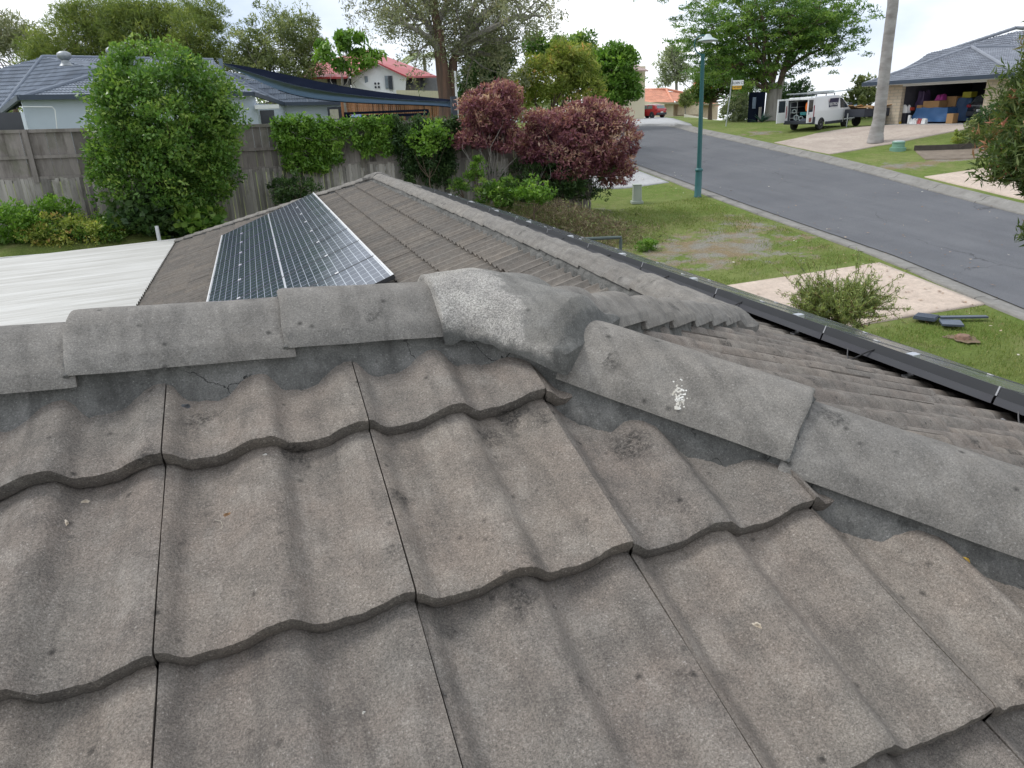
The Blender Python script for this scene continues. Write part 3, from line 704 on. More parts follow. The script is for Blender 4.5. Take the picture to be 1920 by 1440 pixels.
# small aluminium strut near the far hip
# ------------------------------------------------------------------ white patio roof
M_WHITE = simple('patio_sheet_white', (.52, .515, .49), (.34, .33, .30), 1.6, .6, detail=9, stretch=(.25, 3.5, 3))
M_POSTW = simple('post_white', (.7, .7, .68), (.6, .6, .58), 3, .5)
pt = thing('patio_roof', 'long white corrugated patio roof joined to the left eave', 'patio roof', (-6, 14, gz(-6, 14)))
ny = 560; y0, y1 = 7.2, 21.35; xs = np.array([-15.0, -10, -5, -2.2]); ys = np.linspace(y0, y1, ny)
zc = .018*np.abs(((ys/.19) % 1)-.5)*2*1.0; zc = .034*np.clip(2.2*np.abs(((ys/.2) % 1)-.5)*1.6-.35, 0, 1)
V_ = np.array([(x, y, -2.80-.035*(-2.2-x)+z) for x in xs for y, z in zip(ys, zc)])
Q_ = np.array([(a*ny+b, (a+1)*ny+b, (a+1)*ny+b+1, a*ny+b+1) for a in range(3) for b in range(ny-1)])
o = npmesh('corrugated_sheet', V_, Q_, M_WHITE, parent=pt)
mb = MB(); mb.box((-8.6, y1+.05, -2.98), (13, .05, .16)); mb.build('edge_beam', M_POSTW, pt)
for x in (-14.5, -10.5, -6.5, -2.8): MB().box((x, y1-.1, (-2.95+gz(x, y1))/2-.1), (.09, .09, -2.95-gz(x, y1)+.2)).build('post', M_POSTW, pt)
# ------------------------------------------------------------------ ground, road, kerbs, drives
def ground_mat():
    m, n, l, p = newmat('lawn'); v = coord(n, l)
    a = ramp(n, l, noise(n, l, v, .35, 6, .6), [(.35, 0), (.62, 1)])
    c = mixc(n, l, a, (.130, .182, .042), (.185, .212, .072))
    b = ramp(n, l, noise(n, l, v, 2.4, 7, .7), [(.4, 0), (.7, 1)])
    c = mixc(n, l, math_(n, l, 'MULTIPLY', b, .55), c, (.07, .115, .02))
    c = mixc(n, l, math_(n, l, 'MULTIPLY', ramp(n, l, noise(n, l, v, .9, 9, .75), [(.53, 0), (.66, 1)]), .6), c, (.24, .21, .11))
    sx = n.new('ShaderNodeSeparateXYZ'); l.new(v, sx.inputs[0])
    def patch(cx, cy, rx, ry, wob):
        dx = math_(n, l, 'DIVIDE', math_(n, l, 'SUBTRACT', sx.outputs[0], cx), rx); dy = math_(n, l, 'DIVIDE', math_(n, l, 'SUBTRACT', sx.outputs[1], cy), ry)
        d = math_(n, l, 'SQRT', math_(n, l, 'ADD', math_(n, l, 'MULTIPLY', dx, dx), math_(n, l, 'MULTIPLY', dy, dy)))
        nn_ = math_(n, l, 'MULTIPLY', math_(n, l, 'SUBTRACT', noise(n, l, v, wob, 8, .72), .5), 3.4)
        return ramp(n, l, math_(n, l, 'ADD', math_(n, l, 'SUBTRACT', 1.0, d), nn_), [(.28, 0), (.62, 1)])
    m1 = patch(12.8, 18.6, 4.0, 2.9, 1.5)
    pm_ = m1
    for q in ((15.1, 20.6, 1.2, 1.8, 2.0), (26.4, 25.3, 1.6, 1.2, 1.6), (29.0, 25.2, 4.0, .9, 1.2), (28.6, 38.2, 1.6, 1.2, 1.6), (9.5, 25, 3.5, 3, 1.0)):
        pm_ = math_(n, l, 'MAXIMUM', pm_, patch(*q))
    dirt = mixc(n, l, ramp(n, l, noise(n, l, v, 1.3, 6, .6), [(.42, 0), (.58, 1)]), (.26, .24, .225), (.25, .185, .125))
    grit = ramp(n, l, noise(n, l, v, 38, 4, .8), [(.35, .55), (.65, 1.3)])
    dirt = mixc(n, l, 1, dirt, grit, 'MULTIPLY')
    c = mixc(n, l, math_(n, l, 'MULTIPLY', pm_, .85), c, dirt)
    fine = ramp(n, l, noise(n, l, v, 26, 6, .8), [(.3, .6), (.7, 1.35)])
    c = mixc(n, l, 1, c, fine, 'MULTIPLY')
    l.new(c, p.inputs['Base Color']); p.inputs['Roughness'].default_value = .95; p.inputs['Specular IOR Level'].default_value = .1
    bump(n, l, p, noise(n, l, v, 22, 8, .8), .8, .04); return m
M_LAWN = ground_mat()
def nuni(a, b, f0, f1, fs, g=1.22):
    xs = list(np.arange(f0, f1+.001, fs)); s = fs; x = f0
    while x > a: s *= g; x -= s; xs.insert(0, x)
    s = fs; x = xs[-1]
    while x < b: s *= g; x += s; xs.append(x)
    return np.array(xs)
gx = nuni(-250, 420, -14, 44, .2); gy = nuni(-60, 900, 6, 62, .4)
X_, Y_ = np.meshgrid(gx, gy, indexing='ij'); Z_ = G(X_, Y_)
ins_ = (X_ > nearx(Y_)+.2) & (X_ < farx(Y_)-.2) & (Y_ < 53) & (Y_ > -20)
Z_ = Z_ - .35*ins_
Z_ = Z_ + np.where(ins_, 0, .025*np.sin(X_*1.9+Y_*.7)*np.sin(Y_*2.3-X_*.4))*((X_ < 60) & (Y_ < 70))*0.4
inh = (X_ > -5) & (X_ < 6.2) & (Y_ > -5) & (Y_ < 7.4); Z_ = np.where(inh, np.minimum(Z_, -5.4), Z_)
A_, B_ = len(gx), len(gy); idx = np.arange(A_*B_).reshape(A_, B_)
q_ = np.stack([idx[:-1, :-1], idx[1:, :-1], idx[1:, 1:], idx[:-1, 1:]], -1).reshape(-1, 4)
npmesh('ground', np.stack([X_, Y_, Z_], -1).reshape(-1, 3), q_, M_LAWN, smooth=True, kind='structure')
def resample(pts, n):
    pts = np.array(pts, float); d = np.r_[0, np.cumsum(np.linalg.norm(np.diff(pts, axis=0), axis=1))]
    t = np.linspace(0, d[-1], n); return np.stack([np.interp(t, d, pts[:, k]) for k in range(2)], -1)
def strip(name, A, B, na, nb, dz, mat, label=None, cat=None, kind='structure', edge=0.0):
    A = resample(A, na); B = resample(B, na); t = np.linspace(0, 1, nb)[None, :, None]
    P = A[:, None]*(1-t)+B[:, None]*t; z = G(P[..., 0], P[..., 1])+dz
    P = np.concatenate([P, z[..., None]], -1)
    if name != 'road':
        P = np.pad(P, ((1, 1), (1, 1), (0, 0)), mode='edge'); P[0, :, 2] -= .15; P[-1, :, 2] -= .15; P[:, 0, 2] -= .15; P[:, -1, 2] -= .15; na += 2; nb += 2
    idx = np.arange(na*nb).reshape(na, nb); q = np.stack([idx[:-1, :-1], idx[1:, :-1], idx[1:, 1:], idx[:-1, 1:]], -1).reshape(-1, 4)
    c = P[na//2, nb//2]
    return npmesh(name, P.reshape(-1, 3), q, mat, off=Vector((0, 0, 0)), smooth=True, kind=kind, label=label, cat=cat)
def asphalt():
    m, n, l, p = newmat('asphalt'); v = coord(n, l)
    c = mixc(n, l, ramp(n, l, noise(n, l, v, .5, 6, .6), [(.35, 0), (.65, 1)]), (.098, .101, .111), (.118, .121, .130))
    st = ramp(n, l, noise(n, l, coord(n, l, 'Object', (1.6, .12, 1)), 1.2, 5, .6), [(.4, .94), (.6, 1.04)])
    c = mixc(n, l, 1, c, st, 'MULTIPLY')
    g = ramp(n, l, noise(n, l, v, 55, 3, .8), [(.3, .7), (.7, 1.3)]); c = mixc(n, l, 1, c, g, 'MULTIPLY')
    vo = n.new('ShaderNodeTexVoronoi'); vo.feature = 'DISTANCE_TO_EDGE'; vo.inputs['Scale'].default_value = .22
    nv_ = n.new('ShaderNodeTexNoise'); nv_.inputs['Scale'].default_value = 1.1; nv_.inputs['Detail'].default_value = 6; l.new(v, nv_.inputs['Vector'])
    vm = n.new('ShaderNodeVectorMath'); vm.operation = 'MULTIPLY_ADD'; vm.inputs[1].default_value = (1.4, 1.4, 0); l.new(nv_.outputs['Color'], vm.inputs[0]); l.new(v, vm.inputs[2]); l.new(vm.outputs[0], vo.inputs['Vector'])
    ck = math_(n, l, 'MULTIPLY', math_(n, l, 'LESS_THAN', vo.outputs['Distance'], .0035), ramp(n, l, noise(n, l, v, .3, 3), [(.5, 0), (.56, .7)]))
    c = mixc(n, l, ck, c, (.045, .045, .05))
    st2 = math_(n, l, 'MULTIPLY', ramp(n, l, noise(n, l, coord(n, l, 'Object', (1, .5, 1)), 2.1, 7, .75), [(.64, 0), (.72, 1)]), .22); c = mixc(n, l, st2, c, (.26, .25, .235))
    l.new(c, p.inputs['Base Color']); p.inputs['Roughness'].default_value = .8; p.inputs['Specular IOR Level'].default_value = .35
    bump(n, l, p, noise(n, l, v, 70, 4, .8), .5, .01); return m
M_ASPH = asphalt()
def shift(C, dx): return [(x+dx, y) for x, y in C]
strip('road', shift(NEAR, .7), shift(FAR, -.7), 120, 14, -.09, M_ASPH)
def kerb_mat():
    m, n, l, p = newmat('kerb_concrete'); v = coord(n, l)
    c = mixc(n, l, ramp(n, l, noise(n, l, v, 1.8, 7, .7), [(.35, 0), (.65, 1)]), (.25, .24, .222), (.17, .162, .148))
    c = mixc(n, l, math_(n, l, 'MULTIPLY', ramp(n, l, noise(n, l, v, 9, 6, .7), [(.5, 0), (.75, 1)]), .5), c, (.12, .115, .10))
    sx = n.new('ShaderNodeSeparateXYZ'); l.new(v, sx.inputs[0])
    j_ = math_(n, l, 'LESS_THAN', math_(n, l, 'FRACT', math_(n, l, 'MULTIPLY', sx.outputs[1], .42)), .018)
    c = mixc(n, l, math_(n, l, 'MULTIPLY', j_, .7), c, (.06, .058, .05))
    l.new(c, p.inputs['Base Color']); p.inputs['Roughness'].default_value = .9; bump(n, l, p, noise(n, l, v, 50, 5, .7), .4, .008); return m
M_KERB = kerb_mat()
def kerb(C, sg, name):
    P = resample(C, 140); pr = [(a_+.26, b_) for a_, b_ in [(-.33, -.12), (-.31, .035), (-.27, .048), (-.1, .048), (.02, .03), (.16, -.055), (.24, -.078), (.46, -.072), (.5, -.1), (.5, -.2)]]
    z = G(P[:, 0], P[:, 1]); V_ = np.array([(x+sg*o_, y, zz+h_) for (x, y), zz in zip(P, z) for o_, h_ in pr])
    k = len(pr); Q_ = np.array([(a*k+b, (a+1)*k+b, (a+1)*k+b+1, a*k+b+1) for a in range(len(P)-1) for b in range(k-1)])
    npmesh(name, V_, Q_, M_KERB, off=Vector((0, 0, 0)), smooth=True, kind='structure')
kerb(NEAR, 1, 'kerb'); kerb(FAR, -1, 'kerb')
def paving(name, c1, c2, pat=0.0):
    m, n, l, p = newmat(name); v = coord(n, l)
    c = mixc(n, l, ramp(n, l, noise(n, l, v, .9, 7, .65), [(.35, 0), (.65, 1)]), c1, c2)
    c = mixc(n, l, 1, c, ramp(n, l, noise(n, l, v, 7, 6, .75), [(.3, .8), (.7, 1.12)]), 'MULTIPLY')
    c = mixc(n, l, 1, c, ramp(n, l, noise(n, l, v, 60, 4, .8), [(.3, .8), (.7, 1.18)]), 'MULTIPLY')
    if pat:
        br = n.new('ShaderNodeTexBrick'); l.new(v, br.inputs['Vector']); br.inputs['Scale'].default_value = 1; br.inputs['Brick Width'].default_value = .45; br.inputs['Row Height'].default_value = .22
        br.inputs['Mortar Size'].default_value = .012; br.inputs['Color1'].default_value = (1, 1, 1, 1); br.inputs['Color2'].default_value = (.93, .93, .93, 1); br.inputs['Mortar'].default_value = (pat, pat, pat, 1)
        c = mixc(n, l, 1, c, br.outputs[0], 'MULTIPLY')
    l.new(c, p.inputs['Base Color']); p.inputs['Roughness'].default_value = .88; bump(n, l, p, noise(n, l, v, 60, 5, .7), .4, .006); return m
M_PINK = paving('drive_pink', (.56, .46, .38), (.47, .38, .31), .93)
M_PINK2 = paving('drive_brown', (.46, .39, .33), (.36, .295, .25), .93)
M_CONC = paving('drive_grey', (.42, .42, .42), (.34, .34, .34))
strip('driveway', [(7.2, 15.9), (11.2, 15.45), (15.4, 15.1)], [(7.2, 12.3), (12, 11.85), (15.0, 11.6)], 50, 24, .03, M_PINK)
GL = atd(1683, 233, 50); GR = atd(1836, 234, 47)
def xy(p): return (p.x, p.y)
gA = [xy(gp(1452, 268)), xy(gp(1530, 251)), xy(gp(1612, 239)), xy(GL)]; gB = [xy(gp(1556, 290)), xy(gp(1640, 275)), xy(gp(1742, 256)), xy(gp(1812, 243)), xy(GR)]
strip('driveway', gA, gB, 60, 30, .035, M_PINK2)
strip('driveway', [(25.15, 23.0), (29, 22.9), (38, 24.5)], [(24.1, 16.6), (28, 16.0), (38, 16)], 40, 24, .03, M_PINK)
strip('driveway', [(12.4, 32), (17.1, 31.9)], [(12.6, 28.4), (16.75, 28.3)], 20, 12, .03, M_CONC)
strip('driveway', [xy(gp(1170, 234)), xy(gp(1298, 236.5))], [xy(gp(1150, 222)), xy(gp(1262, 222.5))], 20, 40, .05, M_CONC)
# ------------------------------------------------------------------ boundary fence
def timber(name, c1, c2, dark, green=.0):
    m, n, l, p = newmat(name); v = coord(n, l, 'Object', (9, 9, .8))
    c = mixc(n, l, ramp(n, l, noise(n, l, v, 1.6, 7, .7), [(.35, 0), (.65, 1)]), c1, c2)
    c = mixc(n, l, math_(n, l, 'MULTIPLY', ramp(n, l, noise(n, l, coord(n, l, 'Object', (2.2, 2.2, .55)), 1.1, 6, .7), [(.5, 0), (.66, 1)]), .75), c, dark)
    if green: c = mixc(n, l, math_(n, l, 'MULTIPLY', ramp(n, l, noise(n, l, coord(n, l, 'Object', (1.5, 1.5, 1)), .9, 5, .7), [(.52, 0), (.68, 1)]), green), c, (.10, .115, .06))
    at = n.new('ShaderNodeAttribute'); at.attribute_name = 'tint'
    c = mixc(n, l, 1, c, ramp(n, l, at.outputs['Fac'], [(0, .45), (.3, .8), (1, 1.25)]), 'MULTIPLY')
    l.new(c, p.inputs['Base Color']); p.inputs['Roughness'].default_value = .9; p.inputs['Specular IOR Level'].default_value = .15
    bump(n, l, p, noise(n, l, v, 4, 6, .7), .5, .01); return m
M_PALE = timber('weathered_paling', (.39, .365, .335), (.29, .27, .245), (.12, .105, .09), .6)
M_BOARD = timber('weathered_board', (.285, .258, .235), (.23, .207, .19), (.12, .105, .09), .45)
M_CEDAR = timber('brown_timber', (.34, .17, .09), (.25, .12, .065), (.14, .07, .04))
def pales(name, x0, x1, y, ztop, zbot, w, gap, mat, parent, jz=.03, tilt=.006, th=.016, shade=None):
    mb = MB(); x = x0; ts = []
    while x < x1:
        zt = ztop(x)+RNG.normal(0, jz); zb_ = zbot(x); h_ = zt-zb_; ww = w*RNG.uniform(.9, 1.05)
        mb.box((x+ww/2, y+RNG.uniform(-.008, .008), (zt+zb_)/2), (ww, th, h_), ry=RNG.normal(0, tilt)); ts += [RNG.uniform(0, 1)]*6
        x += ww+RNG.uniform(0, gap)
    o = mb.build(name, mat, parent); a = o.data.attributes.new('tint', 'FLOAT', 'FACE'); a.data.foreach_set('value', ts); return o
def flat_tint(o, v=.5):
    a = o.data.attributes.new('tint', 'FLOAT', 'FACE'); a.data.foreach_set('value', [v]*len(o.data.polygons)); return o
FY_ = 25.0
fen = thing('paling_fence', 'long two tier weathered grey paling fence along the back garden', 'fence', (0, FY_, -2.85))
zmid = lambda x: -1.27-.012*(x+5); ztp = lambda x: .09-.016*(x+5)
pales('lower_palings', -22, 8.3, FY_-.03, zmid, lambda x: -3.2, .098, .012, M_PALE, fen, jz=.022)
pales('upper_palings', -22, 8.3, FY_+.05, lambda x: ztp(x)-.05, lambda x: zmid(x)-.1, .22, .006, M_BOARD, fen, jz=.004, tilt=.001)
def rails(y, specs, parent, mat, x0=-22, x1=8.3, d=.05, hgt=.09, name='rail'):
    for zf in specs:
        mb = MB(); xs_ = np.linspace(x0, x1, 9)
        for a, b in zip(xs_, xs_[1:]):
            c = (a+b)/2; mb.box((c, y, zf(c)), (b-a+.01, d, hgt), ry=-math.atan2(zf(b)-zf(a), b-a))
        flat_tint(mb.build(name, mat, parent), .55)
rails(FY_-.0, [lambda x: ztp(x)-.06, lambda x: (ztp(x)+zmid(x))/2-.08, lambda x: zmid(x)+.02], fen, M_BOARD)
for x in (-19.9, -15.2, -10.6, -5.95, -1.3, 3.4, 8.05):
    mb = MB(); mb.box((x, FY_-.035, (ztp(x)-.02+zmid(x)-.1)/2), (.13, .09, ztp(x)-zmid(x)+.08)); flat_tint(mb.build('post', M_BOARD, fen), .45)
fe2 = thing('paling_fence', 'shorter dark fence section standing behind the red leaved shrubs', 'fence', (9.6, 25.35, -3.2))
pales('palings', 8.35, 11.6, 25.4, lambda x: -.55, lambda x: -3.6, .1, .01, M_BOARD, fe2, jz=.02)
# ------------------------------------------------------------------ tiled roofs of the neighbours
def roof_tile_mat(name, c1, c2):
    m, n, l, p = newmat(name); v = coord(n, l)
    c = mixc(n, l, ramp(n, l, noise(n, l, v, .7, 6, .65), [(.35, 0), (.65, 1)]), c1, c2)
    at = n.new('ShaderNodeAttribute'); at.attribute_name = 'tint'
    c = mixc(n, l, 1, c, ramp(n, l, at.outputs['Fac'], [(0, .85), (1, 1.12)]), 'MULTIPLY')
    l.new(c, p.inputs['Base Color']); p.inputs['Roughness'].default_value = .75; p.inputs['Specular IOR Level'].default_value = .15; return m
M_BLUE = roof_tile_mat('roof_tile_blue', (.20, .228, .27), (.16, .185, .225))
M_SLATE = roof_tile_mat('roof_tile_slate', (.25, .268, .305), (.2, .215, .25))
M_RED = roof_tile_mat('roof_red', (.36, .05, .055), (.28, .035, .04))
M_ORANGE = roof_tile_mat('roof_orange', (.62, .30, .2), (.55, .26, .18))
def roof_face(pts, mat, parent, w=.3, g=.34, nu=6, nv=2, amp=.035, thick=.035, lift=.035, name='roof', caps=(), capmat=None):
    pts = [Vector(p) for p in pts]; c = sum(pts, Vector())/len(pts)
    nrm = Vector()
    for a, b in zip(pts, pts[1:]+pts[:1]): nrm += (a-c).cross(b-c)
    nrm.normalize(); nrm = nrm if nrm.z > 0 else -nrm
    U = Vector((0, 0, 1)).cross(nrm).normalized(); W = nrm.cross(U).normalized()
    U = Vector(U); 
    if W.z < 0: W = -W; U = -U
    us = [(p-c).dot(U) for p in pts]; ws = [(p-c).dot(W) for p in pts]
    i0, i1 = int(math.floor(min(us)/w))-1, int(math.ceil(max(us)/w))+1; j0 = int(math.floor(min(ws)/g))-1; j1 = int(math.ceil(max(ws)/g))+1
    O = c
    pl = []; area = sum(a.x*b.y-b.x*a.y for a, b in zip(pts, pts[1:]+pts[:1])); s_ = 1 if area > 0 else -1
    for a, b in zip(pts, pts[1:]+pts[:1]):
        e = b-a; pl.append((a, Vector((e.y, -e.x, 0))*s_))
    v, q, t = tile_patch(O, U, W, (i0, i1), (j0, j1), w, g, nu, nv, thick=thick, lift=lift, amp=amp, gap=.002, jit=.001)
    o = npmesh(name, v, q, mat, parent=parent, attr=t); clip_obj(o, pl)
    o.data.polygons.foreach_set('use_smooth', [True]*len(o.data.polygons)); o.data.set_sharp_from_angle(angle=rad(35))
    return o
def ridge_tube(parent, segs, mat, r=.1, name='ridge_cap'):
    for a, b in segs:
        a, b = Vector(a), Vector(b); mb = MB(); n_ = max(2, int((b-a).length/.4)); 
        P_ = [a+(b-a)*(k/n_) for k in range(n_+1)]
        pp = []; rr = []
        for k in range(n_): pp += [P_[k], P_[k]+(P_[k+1]-P_[k])*.98]; rr += [r*.86, r]
        mb.tube(pp, rr, 8); flat_tint(mb.build(name, mat, parent, smooth=True), .6)
def wall_run(parent, pts, ztop, zbot, mat, name='wall', th=.12):
    mb = MB()
    for a, b in zip(pts, pts[1:]):
        L = math.hypot(b[0]-a[0], b[1]-a[1]); mb.box(((a[0]+b[0])/2, (a[1]+b[1])/2, (ztop+zbot)/2), (L+th, th, ztop-zbot), rz=math.atan2(b[1]-a[1], b[0]-a[0]))
    return mb.build(name, mat, parent)
def gutter_run(parent, pts, mat, d=.13, h_=.2, name='gutter'):
    mb = MB()
    for a, b in zip(pts, pts[1:]):
        a, b = Vector(a), Vector(b); e = b-a; L = e.length
        s_ = Vector((-e.y, e.x, 0)).normalized()*d/2; up = Vector((0, 0, h_/2))
        vs = [a+s_-up, a-s_-up, b-s_-up, b+s_-up, a+s_+up, a-s_+up, b-s_+up, b+s_+up]
        mb.add(vs, [(3, 2, 1, 0), (4, 5, 6, 7), (0, 1, 5, 4), (1, 2, 6, 5), (2, 3, 7, 6), (3, 0, 4, 7)])
    return mb.build(name, mat, parent)
def facebox(mb, u0, v0, u1, v1, D, dep=.08, mi=None, D1=None):
    """upright box whose front spans two image corners at distance D (D1 at its other end)"""
    D1 = D1 or D
    a = atd(u0, v1, D); b = atd(u1, v1, D1); c = atd(u0, v0, D)
    e = Vector((b.x-a.x, b.y-a.y, 0)); n_ = Vector((-e.y, e.x, 0)).normalized()*dep
    lo = (a.z+b.z)/2; hi = c.z
    vs = [Vector((a.x, a.y, lo)), Vector((b.x, b.y, lo)), Vector((b.x, b.y, lo))+n_, Vector((a.x, a.y, lo))+n_]
    vs += [Vector((p.x, p.y, hi)) for p in vs]
    mb.add(vs, [(3, 2, 1, 0), (4, 5, 6, 7), (0, 1, 5, 4), (1, 2, 6, 5), (2, 3, 7, 6), (3, 0, 4, 7)], mi); return mb
M_WALLB = simple('render_pale_blue', (.50, .56, .64), (.46, .52, .60), 1.2, .8)
M_NAVY = simple('fascia_blue', (.04, .058, .09), (.035, .05, .075), 2, .5)
M_DGREY = simple('dark_glass', (.02, .025, .035), (.03, .035, .045), 2, .15)
M_WHITEP = simple('white_paint', (.72, .73, .73), (.66, .67, .67), 2, .6)
nb = thing('blue_roofed_house', 'pale blue rendered house with blue grey tiled roof behind the paling fence', 'house', atd(250, 240, 44))
e1, e2, e3, e4 = atd(35, 183, 38), atd(475, 176, 42), atd(532, 195, 48), atd(650, 193, 48)
e0 = atd(0, 211, 45); e0x = e1+(e0-e1)*1.25
h1, h2 = atd(200, 133, 43), atd(400, 138, 47); r1, r2 = atd(80, 106, 50), atd(400, 112, 53)
rL = atd(-140, 165, 52)
for tri_ in ([e1, e2, h1], [e2, h2, h1], [e0x, e1, h1], [e0x, h1, r1], [h1, h2, r1], [h2, r2, r1], [e0x, r1, rL]): roof_face(tri_, M_BLUE, nb)
r3, r4 = atd(420, 136, 49), atd(570, 168, 52)
for tri_ in ([e2, e3, h2], [e3, r3, h2], [e3, e4, r3], [e4, r4, r3], [h2, r3, r2]): roof_face(tri_, M_BLUE, nb)
ridge_tube(nb, [(e1, h1), (r1, r2), (h1, h2), (e2, h2), (e0x, r1), (e3, r3), (r3, r4)], M_BLUE)
gutter_run(nb, [e0x, e1, e2, e3, e4], M_NAVY)
wp = [Vector(p)+Vector((0, .5, 0)) for p in (e0x, e1, e2, e3, e4)]
zb2 = -1.6
for i_, (a, b) in enumerate(zip(wp, wp[1:])): wall_run(nb, [xy(a), xy(b)], min(a.z, b.z)-.04, zb2, M_WALLB)
mb = MB(); facebox(mb, -30, 212, 47, 246, 38.2); mb.build('window', M_DGREY, nb)
mb = MB(); facebox(mb, 483, 207, 517, 232, 43); mb.build('window', M_DGREY, nb)
mb = MB(); facebox(mb, 478, 197, 524, 204, 42, dep=.6); mb.build('window_hood', M_WHITEP, nb)
w_ = MB(); facebox(w_, 616, 201, 652, 224, 47.6); w_ = w_.build('window', M_DGREY, nb)
mb = MB(); facebox(mb, 620, 205, 636, 223, 47.5, dep=.05); mb.build('curtain', simple('curtain_cream', (.5, .48, .4), (.4, .38, .3), 6, .9), w_)
mb = MB(); mb.tube([atd(36, 200, 37.9), atd(98, 200.5, 38.1), atd(103, 206, 38.1), atd(107, 242, 38.1)], .02, 6); mb.build('conduit', M_WHITEP, nb)
M_VENT = simple('vent_metal', (.32, .34, .35), (.22, .24, .25), 6, .45, metal=.5)
for (u, v, D, lb) in ((123, 117, 45, 'larger round turbine vent on the blue tiled roof, nearest the eave end'), (213, 107, 48.5, 'smaller turbine vent on the blue tiled roof beside the round bush')):
    c = atd(u, v, D); t = thing('turbine_vent', lb, 'roof vent', c, 'turbine vents on the blue roof')
    MB().lathe(c, [(.33, -.16), (.2, -.02), (.17, .06), (.17, .1)], 14).build('vent_base', M_VENT, t, smooth=True)
    MB().lathe(c, [(.18, .1), (.29, .18), (.34, .3), (.30, .42), (.16, .5), (.02, .52)], 18).build('vent_dome', M_VENT, t, smooth=True)
# shade sail and its posts
M_SAIL = simple('sail_navy', (.007, .010, .019), (.011, .014, .025), 1, 1.0, spec=.0)
M_SAIL2 = simple('sail_grey', (.24, .30, .39), (.28, .34, .43), .6, .9, spec=.1)
_n = M_SAIL2.node_tree.nodes; _l = M_SAIL2.node_tree.links; _t = _n.new('ShaderNodeBsdfTranslucent'); _t.inputs[0].default_value = (.3, .38, .5, 1); _m = _n.new('ShaderNodeMixShader'); _m.inputs[0].default_value = .6
_l.new(_n['Principled BSDF'].outputs[0], _m.inputs[1]); _l.new(_t.outputs[0], _m.inputs[2]); _l.new(_m.outputs[0], _n['Material Output'].inputs['Surface'])
sail = thing('shade_sail', 'long navy and grey shade sail stretched between two posts above the fence', 'shade sail', atd(640, 175, 33))
def curve_pts(cs, n=30):
    cs = np.array(cs, float); t = np.linspace(0, 1, len(cs)); tt = np.linspace(0, 1, n)
    # Catmull-like via polyfit of low order
    co = [np.polyfit(t, cs[:, k], min(4, len(cs)-1)) for k in range(3)]
    return [atd(*[float(np.polyval(c_, x)) for c_ in co]) for x in tt]
c1 = curve_pts([(418, 118, 36), (520, 136, 35), (620, 157, 33.5), (720, 173, 32), (848, 187, 30.5)])
c2 = curve_pts([(420, 120, 35.5), (520, 151, 33.8), (600, 169, 32.5), (710, 183, 31.4), (848, 190, 30.3)])
c3 = curve_pts([(422, 123, 36), (500, 158, 36), (560, 181, 36), (660, 191, 34.5), (760, 196, 32.5), (848, 201, 30.6)])
for nm, a, b, mt in (('upper_panel', c1, c2, M_SAIL), ('lower_panel', c2, c3, M_SAIL2)):
    mb = MB(); vs = []
    for p, q in zip(a, b):
        for k in range(6): vs.append(p+(q-p)*k/5)
    mb.add(vs, [(i*6+k, i*6+k+1, (i+1)*6+k+1, (i+1)*6+k) for i in range(len(a)-1) for k in range(5)])
    o = mb.build(nm, mt, sail, smooth=True); s_ = o.modifiers.new('s', 'SOLIDIFY'); s_.thickness = .006
MB().tube([c+Vector((0, 0, -.01)) for c in c3[8:]], .02, 6).build('edge_webbing', M_SAIL, sail)
def post(name, u, v0, D, r, mat, label, cat='post', zb_=None, sq=False, top=None):
    p = atd(u, v0, D); zb_ = zb_ if zb_ is not None else gz(p.x, p.y)-.1
    mb = MB(); (mb.box((p.x, p.y, (p.z+zb_)/2), (r*2, r*2, p.z-zb_)) if sq else mb.lathe((p.x, p.y, 0), [(r, zb_), (r, p.z-.02), (r*.7, p.z)], 12))
    return mb.build(name, mat, label=label, cat=cat, loc=(p.x, p.y, zb_), smooth=not sq)
M_BGREY = simple('post_bluegrey', (.16, .2, .26), (.12, .16, .21), 2, .5)
post('sail_post', 413, 110, 36.2, .08, M_BGREY, 'blue grey post holding the high corner of the shade sail', sq=True)
post('sail_post', 850, 181, 30.2, .11, simple('post_charcoal', (.035, .045, .06)), 'dark square post holding the low end of the shade sail', sq=True)
post('thin_pole', 853, 133, 40, .06, M_WHITEP, 'thin pale pole standing in front of the gum trunk', 'pole')
# brown timber fence beyond
bf = thing('brown_fence', 'reddish brown timber fence behind the shade sail', 'fence', atd(770, 222, 43))
a, b = atd(640, 190, 44), atd(862, 189, 42)
mb = MB(); ts = []; L = (b-a).length; n_ = int(L/.11)
for k in range(n_):
    p = a+(b-a)*(k/n_); mb.box((p.x, p.y, (p.z-1.6)/2), (.1, .02, p.z+1.6+RNG.normal(0, .008)), rz=math.atan2(b.y-a.y, b.x-a.x)); ts += [RNG.uniform(0, 1)]*6
o = mb.build('palings', M_CEDAR, bf); at_ = o.data.attributes.new('tint', 'FLOAT', 'FACE'); at_.data.foreach_set('value', ts)
mb = MB(); mb.tube([a+Vector((0, .06, -.25)), b+Vector((0, .06, -.25))], .03, 4); flat_tint(mb.build('rail', M_CEDAR, bf))
